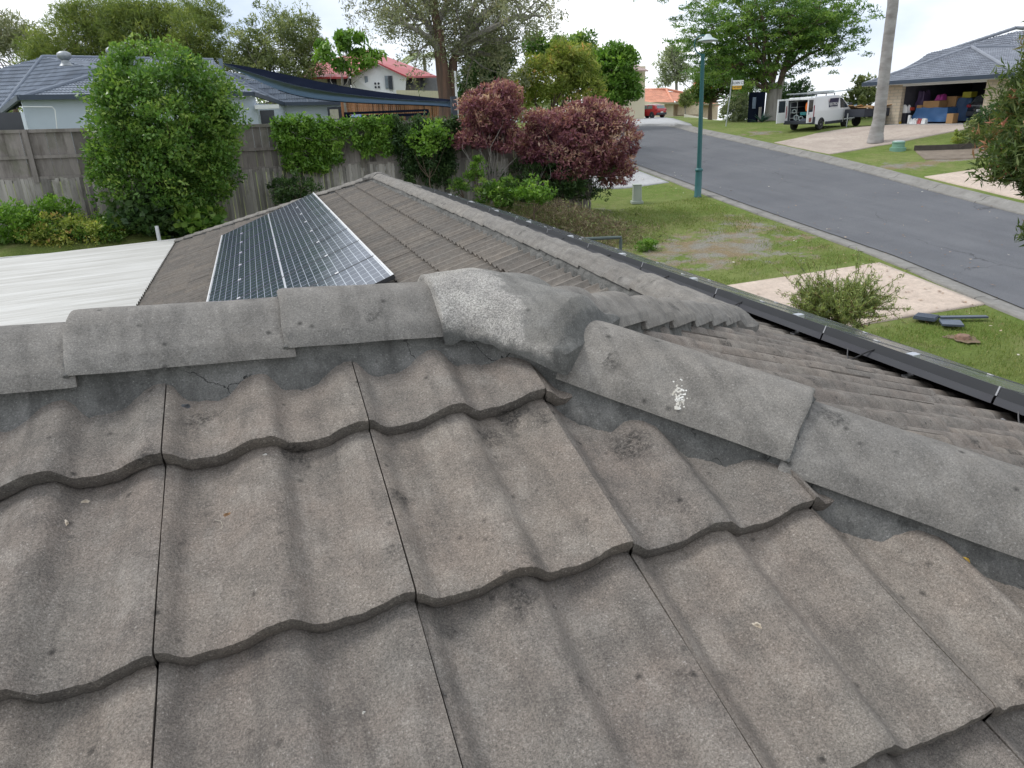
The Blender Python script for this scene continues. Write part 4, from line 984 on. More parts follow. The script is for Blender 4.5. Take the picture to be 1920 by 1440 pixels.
# ------------------------------------------------------------------ red roofed house
rh = thing('red_roofed_house', 'white weatherboard house with a red metal roof behind the gum tree', 'house', atd(700, 190, 60))
M_RIB = simple('roof_sheet_red', (.42, .055, .06), (.34, .045, .05), 1.5, .45)
def slab(pts, mat, parent, th=.12, name='roof', ribs=0):
    pts = [Vector(p) for p in pts]; mb = MB(); mb.prism(pts, (0, 0, -th)); o = mb.build(name, mat, parent); return o
A_ = atd(692, 93, 66); B1 = atd(818, 142, 61); B2 = atd(764, 143, 57); B3 = atd(706, 116, 58)
slab([A_, B1, B2, B3], M_RIB, rh); 
L1 = atd(648, 144, 57); L2 = atd(560, 145, 59); L3 = atd(590, 118, 66); B3L = B3
slab([A_, B3, L1], M_RIB, rh); slab([A_, L1, L2, L3], M_RIB, rh)
mb = MB(); zf = atd(700, 185, 58.5).z-1
g_ = [atd(707, 120, 58.4), atd(762, 145, 57.4)]; g3 = atd(752, 145, 57.6); g0 = atd(658, 142, 58.4)
mb.prism([g0, g_[0], g_[1], Vector((g3.x, g3.y, zf)), Vector((g0.x, g0.y, zf))], (0, .2, 0)); mb.build('gable_wall', M_WHITEP, rh)
mb = MB(); facebox(mb, 752, 143, 822, 178, 61, D1=62); mb.build('porch_wall', simple('porch_grey', (.2, .2, .22)), rh)
mb = MB(); facebox(mb, 560, 146, 660, 185, 60.5); mb.build('side_wall', M_WHITEP, rh)
M_SHUT = simple('shutter_grey', (.22, .26, .3))
for (u0, v0, u1, v1, D, nm, mt) in ((723, 142, 729, 166, 58, 'shutter', M_SHUT), (730, 142, 737, 168, 57.9, 'window', M_DGREY), (685, 143, 691, 162, 58.3, 'shutter', M_SHUT), (678, 145, 684, 162, 58.4, 'window', M_DGREY),
    (760, 144, 774, 160, 60.8, 'window', M_DGREY), (789, 146, 797, 164, 61.2, 'window', M_DGREY), (644, 147, 662, 160, 60.3, 'window', M_DGREY), (615, 147, 632, 160, 60.3, 'window', M_DGREY)):
    mb = MB(); facebox(mb, u0, v0, u1, v1, D-.1, dep=.06); mb.build(nm, mt, rh)
mb = MB(); c = atd(707, 160, 57.9)
for k in range(4): a_ = math.pi/4+k*math.pi/2; mb.lathe(c+Vector((.17*math.cos(a_), -.02, .17*math.sin(a_))), [(.02, -.02), (.09, 0), (.02, .02)], 8, axis='Y')
mb.build('wall_ornament', M_DGREY, rh)
cf = thing('cream_fence', 'low cream sheet metal fence in front of the red roofed house', 'fence', atd(790, 176, 56))
M_CREAM = simple('cream_sheet', (.62, .58, .42), (.56, .52, .38), 1, .6)
a, b = atd(742, 163, 56), atd(830, 165, 56); mb = MB(); n_ = 36
for k in range(n_):
    p = a+(b-a)*((k+.5)/n_); mb.box((p.x, p.y+.02*(k % 2), (p.z-1.2)/2-.2), ((b-a).length/n_, .03, p.z+1.2), rz=math.atan2(b.y-a.y, b.x-a.x))
mb.build('sheet_panels', M_CREAM, cf)
# ------------------------------------------------------------------ house with the open double garage
gh = thing('garage_house', 'cream brick house with slate blue tiled roof and open double garage', 'house', (GL.x, GL.y, GL.z))
def brick_mat(name, c1, c2, mo):
    m, n, l, p = newmat(name); t = n.new('ShaderNodeTexCoord'); s_ = n.new('ShaderNodeSeparateXYZ'); l.new(t.outputs['Object'], s_.inputs[0])
    cb = n.new('ShaderNodeCombineXYZ'); l.new(math_(n, l, 'ADD', s_.outputs[0], math_(n, l, 'MULTIPLY', s_.outputs[1], -.6)), cb.inputs[0]); l.new(s_.outputs[2], cb.inputs[1])
    br = n.new('ShaderNodeTexBrick'); l.new(cb.outputs[0], br.inputs['Vector']); br.inputs['Scale'].default_value = 1; br.inputs['Brick Width'].default_value = .36; br.inputs['Row Height'].default_value = .17; br.inputs['Mortar Size'].default_value = .018
    for k, c in (('Color1', c1), ('Color2', c2), ('Mortar', mo)): br.inputs[k].default_value = (*c, 1)
    l.new(br.outputs[0], p.inputs['Base Color']); p.inputs['Roughness'].default_value = .9; return m
M_CBR = brick_mat('cream_brick', (.52, .44, .33), (.46, .38, .28), (.36, .32, .26))
ug = Vector((GR.x-GL.x, GR.y-GL.y, 0)); WG = ug.length; ug.normalize(); ng = Vector((-ug.y, ug.x, 0))   # ng points into the garage
if ng.dot(Vector((GL.x, GL.y, 0))) < 0: ng = -ng
zg = GL.z-.02; HG = 2.05
def gpt(a, d, z): return Vector((GL.x, GL.y, zg+z))+ug*a+ng*d
def gbox(mb, a0, a1, d0, d1, z0, z1, mi=None):
    vs = [gpt(a, d, z) for z in (z0, z1) for a, d in ((a0, d0), (a1, d0), (a1, d1), (a0, d1))]
    return mb.add(vs, [(3, 2, 1, 0), (4, 5, 6, 7), (0, 1, 5, 4), (1, 2, 6, 5), (2, 3, 7, 6), (3, 0, 4, 7)], mi)
gbox(MB(), -1.75, 0, 0, .25, -.6, 2.3).build('brick_pier', M_CBR, gh); gbox(MB(), WG, WG+1.35, 0, .25, -.6, 2.3).build('brick_pier', M_CBR, gh)
gbox(MB(), 0, WG, .0, .22, HG, 2.28).build('lintel', M_WHITEP, gh)
gbox(MB(), -1.75, -1.5, .25, 9, -.6, 2.3).build('side_wall', M_CBR, gh)
gbox(MB(), WG+1.1, WG+1.35, .25, 9, -.6, 2.3).build('side_wall', M_CBR, gh)
gbox(MB(), WG+1.35, WG+8, 2.2, 2.4, -.6, 2.3).build('front_wall', M_CBR, gh)
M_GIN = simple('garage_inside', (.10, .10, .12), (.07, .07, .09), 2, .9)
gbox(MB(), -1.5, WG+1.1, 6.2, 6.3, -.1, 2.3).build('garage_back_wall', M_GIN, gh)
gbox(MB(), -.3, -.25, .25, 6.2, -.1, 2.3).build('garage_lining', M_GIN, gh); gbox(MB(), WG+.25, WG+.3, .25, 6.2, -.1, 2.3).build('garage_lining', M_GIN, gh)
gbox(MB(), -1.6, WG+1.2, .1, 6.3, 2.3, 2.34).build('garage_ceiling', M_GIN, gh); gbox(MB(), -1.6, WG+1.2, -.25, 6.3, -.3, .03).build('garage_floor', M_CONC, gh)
gbox(MB(), WG+.55, WG+.6, .02, .04, .2, .2).build('vent', M_DGREY, gh) if False else None
eL = gpt(-2.35, -.55, 2.28); eR = gpt(WG+1.95, -.55, 2.28)
AP = gpt(WG*.5+1.6, 3.6, 4.15)
rA = atd(1822, 88, 54); 
roof_face([eL, eR, rA], M_SLATE, gh)
bL = eL+ng*12+Vector((0, 0, 0)); bR = eR+ng*9; rB = rA+ng*7
roof_face([bL, eL, rA, rB], M_SLATE, gh); roof_face([eR, bR, rB, rA], M_SLATE, gh)
ridge_tube(gh, [(eL, rA), (eR, rA), (rA, rB)], M_SLATE, .11)
gutter_run(gh, [bL, eL, eR, bR], M_NAVY)
slab([bL, eL, eR, bR], M_WHITEP, gh, th=.03, name='eave_soffit').location.z -= .1
# higher main roof behind
m1_, m2_ = atd(1740, 106, 64), atd(1858, 68, 60); q1 = atd(1652, 155, 60); q2 = atd(1940, 150, 54)
roof_face([q1, q2, atd(1905, 52, 63), m2_, m1_][:3]+[m1_], M_SLATE, gh)
ridge_tube(gh, [(q1, m1_), (m1_, atd(1905, 52, 63)), (atd(1905, 52, 63), atd(1990, 58, 64))], M_SLATE, .12)
roof_face([atd(1870, 150, 52), atd(2080, 160, 50), atd(2040, 58, 60), atd(1905, 52, 60)], M_SLATE, gh)
# side gate beside the pier
mb = MB()
for k in range(14): gbox(mb, WG+1.45+k*.14, WG+1.53+k*.14, .9, .93, -.2, 1.75)
gbox(mb, WG+1.4, WG+3.4, .94, .98, .1, .2); gbox(mb, WG+1.4, WG+3.4, .94, .98, 1.4, 1.5)
mb.build('slatted_gate', M_NAVY, label='dark blue slatted gate beside the garage pier', cat='gate', loc=gpt(WG+2.4, .9, -.2))
# things inside the garage
M_TARP = simple('tarp_blue', (.06, .16, .36), (.045, .13, .30), 2, .55, bumpd=.03, bscale=2)
M_CARD = simple('cardboard', (.40, .24, .11), (.34, .2, .09), 3, .9)
def soft(name, pts, mat, label, cat, group=None, seed=0, wob=.05, n=14, m_=10):
    """lumpy covered shape: pts = (a0,a1,d0,d1,z0,z1,taper)"""
    a0, a1, d0, d1, z0, z1, tp = pts; vs = []
    for i in range(m_+1):
        t = i/m_; k_ = 1-(1-tp)*t**1.3; z = z0+(z1-z0)*min(1, t*1.18) if t < .85 else z1
        if i == m_: k_ *= .55
        for j in range(n*4):
            s_ = j/(n*4)*4; e = int(s_); f_ = s_-e
            x, y = [(-1+2*f_, -1), (1, -1+2*f_), (1-2*f_, 1), (-1, 1-2*f_)][e]
            nn_ = mnoise.noise(Vector((x*1.7+seed, y*1.7, z*2.5)))*wob
            vs.append(gpt((a0+a1)/2+(a1-a0)/2*x*(k_+nn_), (d0+d1)/2+(d1-d0)/2*y*(k_+nn_), z+nn_*.8*(t > .05)))
    N4 = n*4; mb = MB(); mb.add(vs, [(i*N4+j, i*N4+(j+1) % N4, (i+1)*N4+(j+1) % N4, (i+1)*N4+j) for i in range(m_) for j in range(N4)]+[tuple(m_*N4+j for j in range(N4))])
    return mb.build(name, mat, smooth=True, label=label, cat=cat, group=group, loc=gpt((a0+a1)/2, d0, z0))
soft('tarp_covered_load', (.3, 2.5, .7, 3.2, .12, .85, .82), M_TARP, 'bright blue tarpaulin draped over a low load in the garage', 'tarpaulin', wob=.1)
soft('tarp_covered_load', (1.9, 3.1, 1.6, 4.2, .12, 1.3, .8), simple('tarp_dark', (.03, .075, .17)), 'darker blue cover rising behind the bright tarpaulin', 'cover', seed=4, wob=.08)
def gb(name, a, mt, label, cat, group=None, bv=.01):
    mb = MB(); gbox(mb, *a); return mb.build(name, mt, label=label, cat=cat, group=group, loc=gpt(a[0], a[2], a[4]), bevel=bv)
gb('cardboard_box', (.75, 1.75, .9, 1.6, .86, 1.22), M_CARD, 'wide open cardboard box on top of the blue tarpaulin', 'box')
gb('cardboard_box', (1.35, 2.2, 1.65, 2.3, .88, 1.42), M_CARD, 'taller cardboard box behind the wide one on the tarpaulin', 'box')
gb('cardboard_box', (.45, .75, .8, 1.3, .86, 1.02), M_CARD, 'small flat cardboard box at the left end of the tarpaulin', 'box')
gb('cardboard_box', (2.75, 3.15, .35, .75, .03, .55), M_CARD, 'brown cardboard box standing on the garage floor by the dark car', 'box')
gb('yellow_tub', (2.35, 2.85, 1.9, 2.4, 1.32, 1.62), simple('tub_yellow', (.45, .42, .04)), 'yellow tub high on the dark cover', 'tub')
soft('pink_bag', (1.2, 1.7, 1.2, 1.6, 1.24, 1.5, .6), simple('bag_pink', (.45, .05, .3)), 'magenta bag lying on the cardboard boxes', 'bag', wob=.25, n=5, m_=6)
soft('dark_sack', (.05, .5, 1.2, 1.8, .9, 1.75, .7), simple('sack_purple', (.08, .05, .12)), 'dark purple clothes heaped against the garage wall', 'clothes', wob=.2, n=5, m_=6)
gb('red_tub', (.14, .34, .5, .8, .75, .92), simple('tub_red', (.5, .06, .03)), 'small red tub by the garage pier', 'tub')
gb('black_bin', (-.1, .22, .3, .65, .03, .62), simple('bin_black', (.02, .02, .03)), 'black bin standing behind the garage pier', 'bin')
soft('white_sack', (-.08, .26, .32, .62, .62, .95, .7), M_WHITEP, 'white bulging sack on the black bin', 'sack', wob=.2, n=5, m_=6)
gb('white_bottle', (.36, .5, .3, .44, .03, .5), M_WHITEP, 'tall white bottle on the garage floor next to the black bin', 'bottle', bv=.03)
for k, (a0, mt, lb) in enumerate(((.62, M_WHITEP, 'white bag on the garage floor, the one nearest the bottle'), (.86, M_WHITEP, 'small white bag in the middle of the row on the garage floor'), (1.12, simple('bag_red', (.5, .12, .12)), 'red and white bag on the garage floor in front of the tarpaulin'), (1.42, M_WHITEP, 'white bag at the end of the row next to the red one'))):
    soft('shopping_bag', (a0, a0+.24, .12, .36, .03, .26, .6), mt, lb, 'bag', 'bags along the garage threshold', seed=k, wob=.2, n=4, m_=5)
gb('yellow_toy', (-.06, .06, .1, .22, .03, .16), simple('toy_yellow', (.6, .4, .02)), 'small yellow toy at the foot of the garage pier', 'toy')
# ------------------------------------------------------------------ far orange roofed house and fences
oh = thing('orange_roofed_house', 'cream house with a salmon tiled roof at the top of the street', 'house', atd(1262, 222, 122))
def F(u, v, D): return atd(u, v, D)
roof_face([F(1195, 193, 116), F(1263, 193, 118), F(1249, 167, 124), F(1207, 168, 124)], M_ORANGE, oh, w=.5, g=.5, nu=4, amp=.03)
roof_face([F(1263, 193, 118), F(1350, 196, 124), F(1322, 182, 130), F(1249, 167, 124)], M_ORANGE, oh, w=.5, g=.5, nu=4, amp=.03)
ridge_tube(oh, [(F(1207, 168, 124), F(1249, 167, 124)), (F(1263, 193, 118), F(1249, 167, 124)), (F(1249, 167, 124), F(1322, 182, 130))], M_ORANGE, .18)
M_CREAM2 = simple('cream_render', (.66, .6, .44), (.6, .54, .4), .6, .8)
mb = MB(); facebox(mb, 1196, 192, 1262, 226, 119); mb.build('wall', M_CREAM2, oh); mb = MB(); facebox(mb, 1262, 194, 1345, 226, 121, D1=126); mb.build('wall', simple('peach_render', (.66, .52, .38)), oh)
mb = MB(); facebox(mb, 1270, 198, 1312, 215, 120.5); mb.build('garage_door', simple('peach_door', (.68, .56, .42)), oh)
gutter_run(oh, [F(1195, 193, 116), F(1263, 193.5, 118), F(1350, 196.5, 124)], simple('gutter_olive', (.3, .28, .18)), .2, .25)
cf2 = thing('cream_fence', 'tall cream sheet fence behind the red hatchback', 'fence', F(1215, 224, 108)); mb = MB()
a, b = F(1178, 186, 108), F(1246, 195, 106)
for k in range(40):
    p = a+(b-a)*((k+.5)/40); mb.box((p.x, p.y+.03*(k % 2), (p.z-2.0)/2), ((b-a).length/40, .04, p.z+2.0), rz=math.atan2(b.y-a.y, b.x-a.x))
mb.build('sheet_panels', M_CREAM2, cf2)
wf = thing('white_fence', 'low white fence stepping down past the lamp post', 'fence', F(1310, 228, 88)); mb = MB()
a, b = F(1283, 214, 92), F(1352, 226, 80)
for k in range(30):
    p = a+(b-a)*((k+.5)/30); mb.box((p.x, p.y+.03*(k % 2), (p.z-2.2)/2), ((b-a).length/30, .04, p.z+2.2), rz=math.atan2(b.y-a.y, b.x-a.x))
mb.build('sheet_panels', simple('white_fence_sheet', (.7, .68, .6)), wf)
th2 = thing('upper_storey_house', 'pale two storey house half hidden by the yellow green shrubs', 'house', F(1180, 190, 90))
mb = MB(); facebox(mb, 1120, 128, 1208, 226, 90, dep=6); mb.build('wall', M_CREAM2, th2); slab([F(1100, 128, 86), F(1216, 132, 88), F(1190, 118, 94), F(1120, 112, 94)], simple('roof_brown_pink', (.35, .25, .22)), th2)
# ------------------------------------------------------------------ foliage
def leaf_mat(name, stops, rough=.55, trans=.3, tcol=None):
    m, n, l, p = newmat(name); at = n.new('ShaderNodeAttribute'); at.attribute_name = 'tint'
    c = ramp(n, l, at.outputs['Fac'], stops); l.new(c, p.inputs['Base Color']); p.inputs['Roughness'].default_value = rough; p.inputs['Specular IOR Level'].default_value = .35
    tr = n.new('ShaderNodeBsdfTranslucent'); l.new(mixc(n, l, 1, c, (1.5, 1.6, .9), 'MULTIPLY'), tr.inputs['Color'])
    mx = n.new('ShaderNodeMixShader'); mx.inputs[0].default_value = trans; out = n['Material Output']
    l.new(p.outputs[0], mx.inputs[1]); l.new(tr.outputs[0], mx.inputs[2]); l.new(mx.outputs[0], out.inputs['Surface']); return m
def leaf_cloud(name, C, out, size, aspect, tint, mat, parent=None, droop=.0, up=.3, rnd=1.0, **kw):
    n = len(C); L = size*RNG.uniform(.6, 1.3, n)[:, None]
    d = RNG.normal(0, rnd, (n, 3))+out*.9; d[:, 2] += up-droop; d /= np.linalg.norm(d, axis=1)[:, None]+1e-9
    s = np.cross(d, RNG.normal(0, 1, (n, 3))+np.array([0, 0, .8])); s /= np.linalg.norm(s, axis=1)[:, None]+1e-9
    nn = np.cross(d, s); w = L*aspect
    V = np.stack([C-d*L*.5, C+s*w*.5+nn*L*.08-d*L*.05, C+d*L*.5-nn*L*.06, C-s*w*.5+nn*L*.08-d*L*.05], 1).reshape(-1, 3)
    Q = np.arange(n*4).reshape(n, 4)
    return npmesh(name, V, Q, mat, parent=parent, off=(kw.pop('off', None)), attr=np.clip(tint, 0, 1), **kw)
def clumps(ells, nclump, per, cr, shell=.62, fl=.75, low=-.93):
    """ells: list of (center, (rx,ry,rz)); returns leaf centres, outward dirs, tints"""
    vol = np.array([e[1][0]*e[1][1]*e[1][2] for e in ells])**(2/3); vol /= vol.sum(); Cs, Os, Ts = [], [], []
    cc = []
    for (c, r), f in zip(ells, vol):
        k = max(3, int(nclump*f)); u = RNG.normal(0, 1, (k, 3)); u /= np.linalg.norm(u, axis=1)[:, None]; u[:, 2] = np.where(u[:, 2] < low, -u[:, 2]*.5, u[:, 2])
        rr = shell+(1.02-shell)*RNG.uniform(0, 1, (k, 1))**.5
        bumpy = 1+.17*np.sin(u[:, :1]*5+c[0])*np.sin(u[:, 1:2]*6+c[1])+.08*np.sin(u[:, 2:3]*9)
        p = np.array(c)+u*rr*np.array(r)*bumpy; cc.append((p, u))
    p = np.concatenate([a for a, b in cc]); u = np.concatenate([b for a, b in cc]); n = len(p)
    ct = RNG.uniform(0, 1, n); crs = cr*RNG.uniform(.55, 1.35, n)
    m = per; q = RNG.normal(0, 1, (n, m, 3)); q /= np.linalg.norm(q, axis=2)[:, :, None]
    q[:, :, 2] *= fl; rad_ = RNG.uniform(.35, 1, (n, m, 1))**.6
    C = p[:, None]+q*rad_*crs[:, None, None]
    T = .5+.55*(ct[:, None]-.5)+.35*(RNG.uniform(0, 1, (n, m))-.5)+.12*q[:, :, 2]
    O = q+.5*u[:, None]
    return C.reshape(-1, 3), O.reshape(-1, 3), T.reshape(-1), p
def branch(mb, a, b, r0, r1, bend=.12, n=6, seg=6):
    a, b = Vector(a), Vector(b); L = (b-a).length; o1 = Vector(RNG.normal(0, 1, 3)); pts = []
    for k in range(n+1):
        t = k/n; pts.append(a+(b-a)*t+o1*L*bend*math.sin(t*math.pi)*.5+Vector(RNG.normal(0, 1, 3))*L*.012*(0 < k < n))
    mb.tube(pts, [r0+(r1-r0)*k/n for k in range(n+1)], seg); return pts
def bark(name, c1, c2, sc=3):
    return simple(name, c1, c2, sc, .9, bumpd=.03, bscale=8, stretch=(3, 3, .6), spec=.15)
M_BRK = bark('bark_brown', (.16, .12, .09), (.09, .065, .05)); M_BRG = bark('bark_grey', (.30, .28, .25), (.18, .165, .15)); M_BRR = bark('bark_red_brown', (.20, .105, .065), (.10, .06, .045))
def limbs(mb, base, targets, r0, forks=.45):
    base = Vector(base)
    for t in targets:
        t = Vector(t); branch(mb, base+(t-base)*0, t, r0*RNG.uniform(.35, .7), r0*.06, .16, 6, 5)
def tree(name, label, cat, base, ells, nclump, per, cr, leaf, asp, mat, bmat, tr, fork=None, group=None, shell=.6, droop=0, nl=16, rnd=1.0, fl=.75, tr2=None, sub=0, up=.3):
    base = Vector(base); t = thing(name, label, cat, base, group)
    ells = [(tuple(c), r) for c, r in ells]
    C, O, T, P = clumps(ells, nclump, per, cr, shell, fl)
    leaf_cloud('crown', C, O, leaf, asp, T, mat, t, droop=droop, rnd=rnd, up=up)
    fork = Vector(fork) if fork is not None else base+(Vector(ells[0][0])-base)*.45
    mb = MB(); branch(mb, base-Vector((0, 0, .2)), fork, tr, tr*.7, .04, 6, 9); mb.build('trunk', bmat, t, smooth=True)
    mb = MB(); idx = RNG.choice(len(P), min(nl, len(P)), replace=False)
    for i_ in idx:
        q = Vector(P[i_]); m_ = fork+(q-fork)*.5+Vector(RNG.normal(0, .12, 3))*(q-fork).length
        a = branch(mb, fork, m_, tr*RNG.uniform(.3, .5), tr*.18, .1, 4, 5); branch(mb, m_, q, tr*.18, tr*.05, .1, 4, 4)
        for _ in range(sub):
            w_ = q+Vector(RNG.normal(0, .9, 3))*cr*1.6; branch(mb, m_+(q-m_)*RNG.uniform(.1, .7), w_, tr*.1, tr*.03, .12, 3, 4)
    mb.build('limbs', bmat, t, smooth=True); return t
GLOSS = leaf_mat('leaf_glossy_green', [(0, (0.036, 0.081, 0.016)), (.45, (0.090, 0.187, 0.032)), (.8, (0.195, 0.300, 0.057)), (1, (0.308, 0.390, 0.097))], .4)
OLIVE = leaf_mat('leaf_olive', [(0, (0.085, 0.116, 0.054)), (.5, (0.181, 0.222, 0.085)), (1, (0.361, 0.383, 0.170))], .6)
DARKG = leaf_mat('leaf_dark', [(0, (0.020, 0.049, 0.017)), (.5, (0.049, 0.098, 0.031)), (1, (0.112, 0.182, 0.056))], .45)
CASU = leaf_mat('needle_casuarina', [(0, (0.060, 0.095, 0.029)), (.5, (0.154, 0.203, 0.053)), (1, (0.321, 0.344, 0.095))], .7)
COPPER = leaf_mat('leaf_copper', [(0, (.085, .03, .05)), (.35, (.19, .068, .095)), (.6, (.31, .13, .14)), (.8, (.50, .32, .25)), (1, (.64, .5, .38))], .55)
YELG = leaf_mat('leaf_yellow_green', [(0, (.10, .15, .03)), (.5, (.26, .32, .07)), (.78, (.42, .44, .12)), (1, (.62, .30, .13))], .55, .4)
GREY = leaf_mat('leaf_grey_green', [(0, (0.143, 0.186, 0.114)), (.5, (0.272, 0.315, 0.186)), (1, (0.472, 0.501, 0.315))], .6)
BRIGHT = leaf_mat('leaf_bright', [(0, (0.051, 0.116, 0.017)), (.5, (0.123, 0.246, 0.032)), (1, (0.261, 0.406, 0.072))], .45)
PINKG = leaf_mat('leaf_grevillea', [(0, (0.028, 0.056, 0.017)), (.45, (0.084, 0.126, 0.035)), (.75, (0.154, 0.182, 0.056)), (.9, (0.392, 0.140, 0.098)), (1, (0.700, 0.336, 0.238))], .6)
GUM = leaf_mat('leaf_gum', [(0, (0.094, 0.104, 0.066)), (.5, (0.208, 0.226, 0.133)), (.8, (0.320, 0.320, 0.208)), (1, (0.415, 0.282, 0.151))], .6)
STRAW = leaf_mat('dry_brush', [(0, (.10, .075, .05)), (.5, (.22, .17, .11)), (1, (.38, .31, .2))], .9, .15)
FLAME = leaf_mat('leaf_flame', [(0, (0.030, 0.075, 0.018)), (.55, (0.090, 0.150, 0.030)), (.86, (0.180, 0.240, 0.045)), (.93, (0.700, 0.150, 0.030)), (1, (0.700, 0.150, 0.045))], .5)
# round shrub in front of the fence
def ap(u, v, y): return tuple(aty(u, v, y))
bx = aty(345, 425, 23.6); bush_base = (bx.x, 23.6, -2.85)
tree('round_shrub', 'big rounded glossy green shrub in front of the paling fence', 'shrub', bush_base,
     [(ap(300, 182, 23.5), (1.6, 1.5, 1.25)), (ap(318, 245, 23.4), (1.85, 1.6, 1.5)), (ap(305, 320, 23.4), (1.75, 1.5, 1.2)), (ap(232, 185, 23.5), (.75, .9, .95)), (ap(385, 300, 23.4), (.8, .9, 1.2)), (ap(235, 290, 23.4), (.85, 1.0, .85)), (ap(375, 180, 23.4), (.8, .9, .9)), (ap(345, 385, 23.3), (.9, .9, .6))],
     1050, 46, .32, .125, .5, GLOSS, M_BRK, .10, nl=22, shell=.72)
# second lower shrubs and creeping plants along the bank
def shrub(name, label, cat, u, v, y, rx, ry, rz, nc, per, cr, leaf, mat, zc=None, group=None, asp=.45, shell=.3, **kw):
    c = aty(u, v, y); g_ = gz(c.x, y); base = (c.x, y, g_)
    return tree(name, label, cat, base, [((c.x, y, c.z), (rx, ry, rz))], nc, per, cr, leaf, asp, mat, M_BRK, kw.pop('tr', .035), group=group, shell=shell, nl=kw.pop('nl', 8), **kw)
shrub('garden_shrub', 'light green leafy shrub at the far left foot of the fence', 'shrub', 45, 415, 23.6, 1.5, .8, .62, 120, 40, .25, .13, BRIGHT, group='low plants along the fence bank')
shrub('garden_shrub', 'low mixed shrub with brownish tips, second from the left along the bank', 'shrub', 135, 432, 23.2, 1.2, .8, .42, 100, 40, .22, .10, YELG, group='low plants along the fence bank')
shrub('garden_shrub', 'low trailing green shrub between the brownish shrub and the round one', 'shrub', 205, 428, 23.3, 1.2, .8, .40, 100, 40, .22, .10, GLOSS, group='low plants along the fence bank')
shrub('garden_shrub', 'dark broad leaved plants under the round shrub', 'shrub', 290, 405, 23.0, 1.1, .8, .62, 70, 34, .3, .2, DARKG, asp=.7, group='low plants along the fence bank')
shrub('garden_shrub', 'dark big leaved plant beside the white pipe stub', 'shrub', 360, 412, 22.8, .8, .7, .45, 40, 26, .3, .24, GLOSS, asp=.8, group='low plants along the fence bank')
shrub('garden_shrub', 'dark green ferny plant showing over the tile ridge in front of the fence', 'shrub', 552, 352, 24.2, .75, .5, .5, 60, 40, .2, .1, DARKG, group='low plants along the fence bank')
pp_ = aty(295, 432, 22.0); MB().tube([(pp_.x, 22.0, gz(pp_.x, 22)-.05), (pp_.x, 22.0, pp_.z+.12)], .05, 10).build('pipe_stub', M_WHITEP, label='short white pipe stub standing in the garden bed', cat='pipe', loc=(pp_.x, 22, pp_.z))
# climbers on the fence
def climber(label, boxes, nc, per, cr, leaf, mat, asp=.45, y=24.86, ends=True, droop=.3, cat='climber'):
    P = []; 
    w = np.array([(b[2]-b[0])*(b[3]-b[1]) for b in boxes], float); w /= w.sum()
    for b, f in zip(boxes, w):
        for _ in range(max(3, int(nc*f))):
            u = b[0]+(b[2]-b[0])*RNG.beta(1.3, 1.3); v = b[1]+(b[3]-b[1])*RNG.beta(1.1, 1.4); q = aty(u, v, y-abs(RNG.normal(0, .16))); P.append(tuple(q))
    P = np.array(P); n = len(P); q = RNG.normal(0, 1, (n, per, 3)); q /= np.linalg.norm(q, axis=2)[:, :, None]; q[:, :, 1] = -np.abs(q[:, :, 1])*.7
    C = (P[:, None]+q*cr*RNG.uniform(.3, 1.1, (n, per, 1))).reshape(-1, 3); T = (.5+.6*(RNG.uniform(0, 1, (n, 1))-.5)+.4*(RNG.uniform(0, 1, (n, per))-.5)).reshape(-1)
    c0 = aty((boxes[0][0]+boxes[0][2])/2, boxes[0][3], y)
    t = thing('fence_climber', label, cat, (c0.x, y, gz(c0.x, y)), 'climbers on the paling fence')
    leaf_cloud('leaves', C, q.reshape(-1, 3), leaf, asp, T, mat, t, droop=droop, up=0)
    mb = MB()
    for _ in range(22):
        b = boxes[RNG.integers(len(boxes))]; a_ = aty(RNG.uniform(b[0], b[2]), b[1]+5, y-.02); e_ = aty(RNG.uniform(b[0], b[2]), b[3]+8, y-.04); branch(mb, a_, e_, .012, .005, .2, 6, 4)
    mb.build('stems', M_BRG, t); return t
climber('bright green creeper spilling over the middle of the paling fence', [(505, 222, 655, 245), (510, 235, 650, 300), (520, 280, 640, 322)], 150, 44, .2, .15, BRIGHT)
climber('yellow green creeper clump on the fence top under the roof rack', [(655, 222, 745, 240), (680, 235, 745, 290), (655, 250, 690, 275)], 80, 44, .18, .14, BRIGHT)
climber('dark willowy creeper hanging over the fence right of the yellow green one', [(735, 225, 865, 255), (740, 240, 860, 300), (750, 290, 850, 345)], 230, 44, .22, .17, DARKG, asp=.26, droop=.7)
shrub('leafy_sapling', 'tall thin sapling with light green leaves in front of the dark creeper', 'sapling', 800, 262, 24.2, .75, .5, .65, 50, 26, .24, .13, BRIGHT, shell=.2, tr=.03)
shrub('leafy_sapling', 'short light green sapling in front of the end of the fence', 'sapling', 893, 318, 23.6, .32, .3, .42, 30, 26, .16, .11, BRIGHT, shell=.2, tr=.025, group='young plants at the fence end')
shrub('leafy_sapling', 'bushy mid green plant behind the far end of the street side panels', 'plant', 935, 362, 22.8, .75, .6, .45, 60, 34, .2, .13, GLOSS, shell=.2, group='young plants at the fence end')
shrub('leafy_sapling', 'light green weed bush at the left edge of the dry brush', 'plant', 1000, 362, 21.8, .55, .5, .42, 45, 30, .18, .12, BRIGHT, shell=.2, group='young plants at the fence end')
shrub('leafy_sapling', 'small green plant low at the foot of the dark fence section', 'plant', 868, 345, 23.4, .5, .4, .25, 30, 26, .14, .1, GLOSS, shell=.2, group='young plants at the fence end')
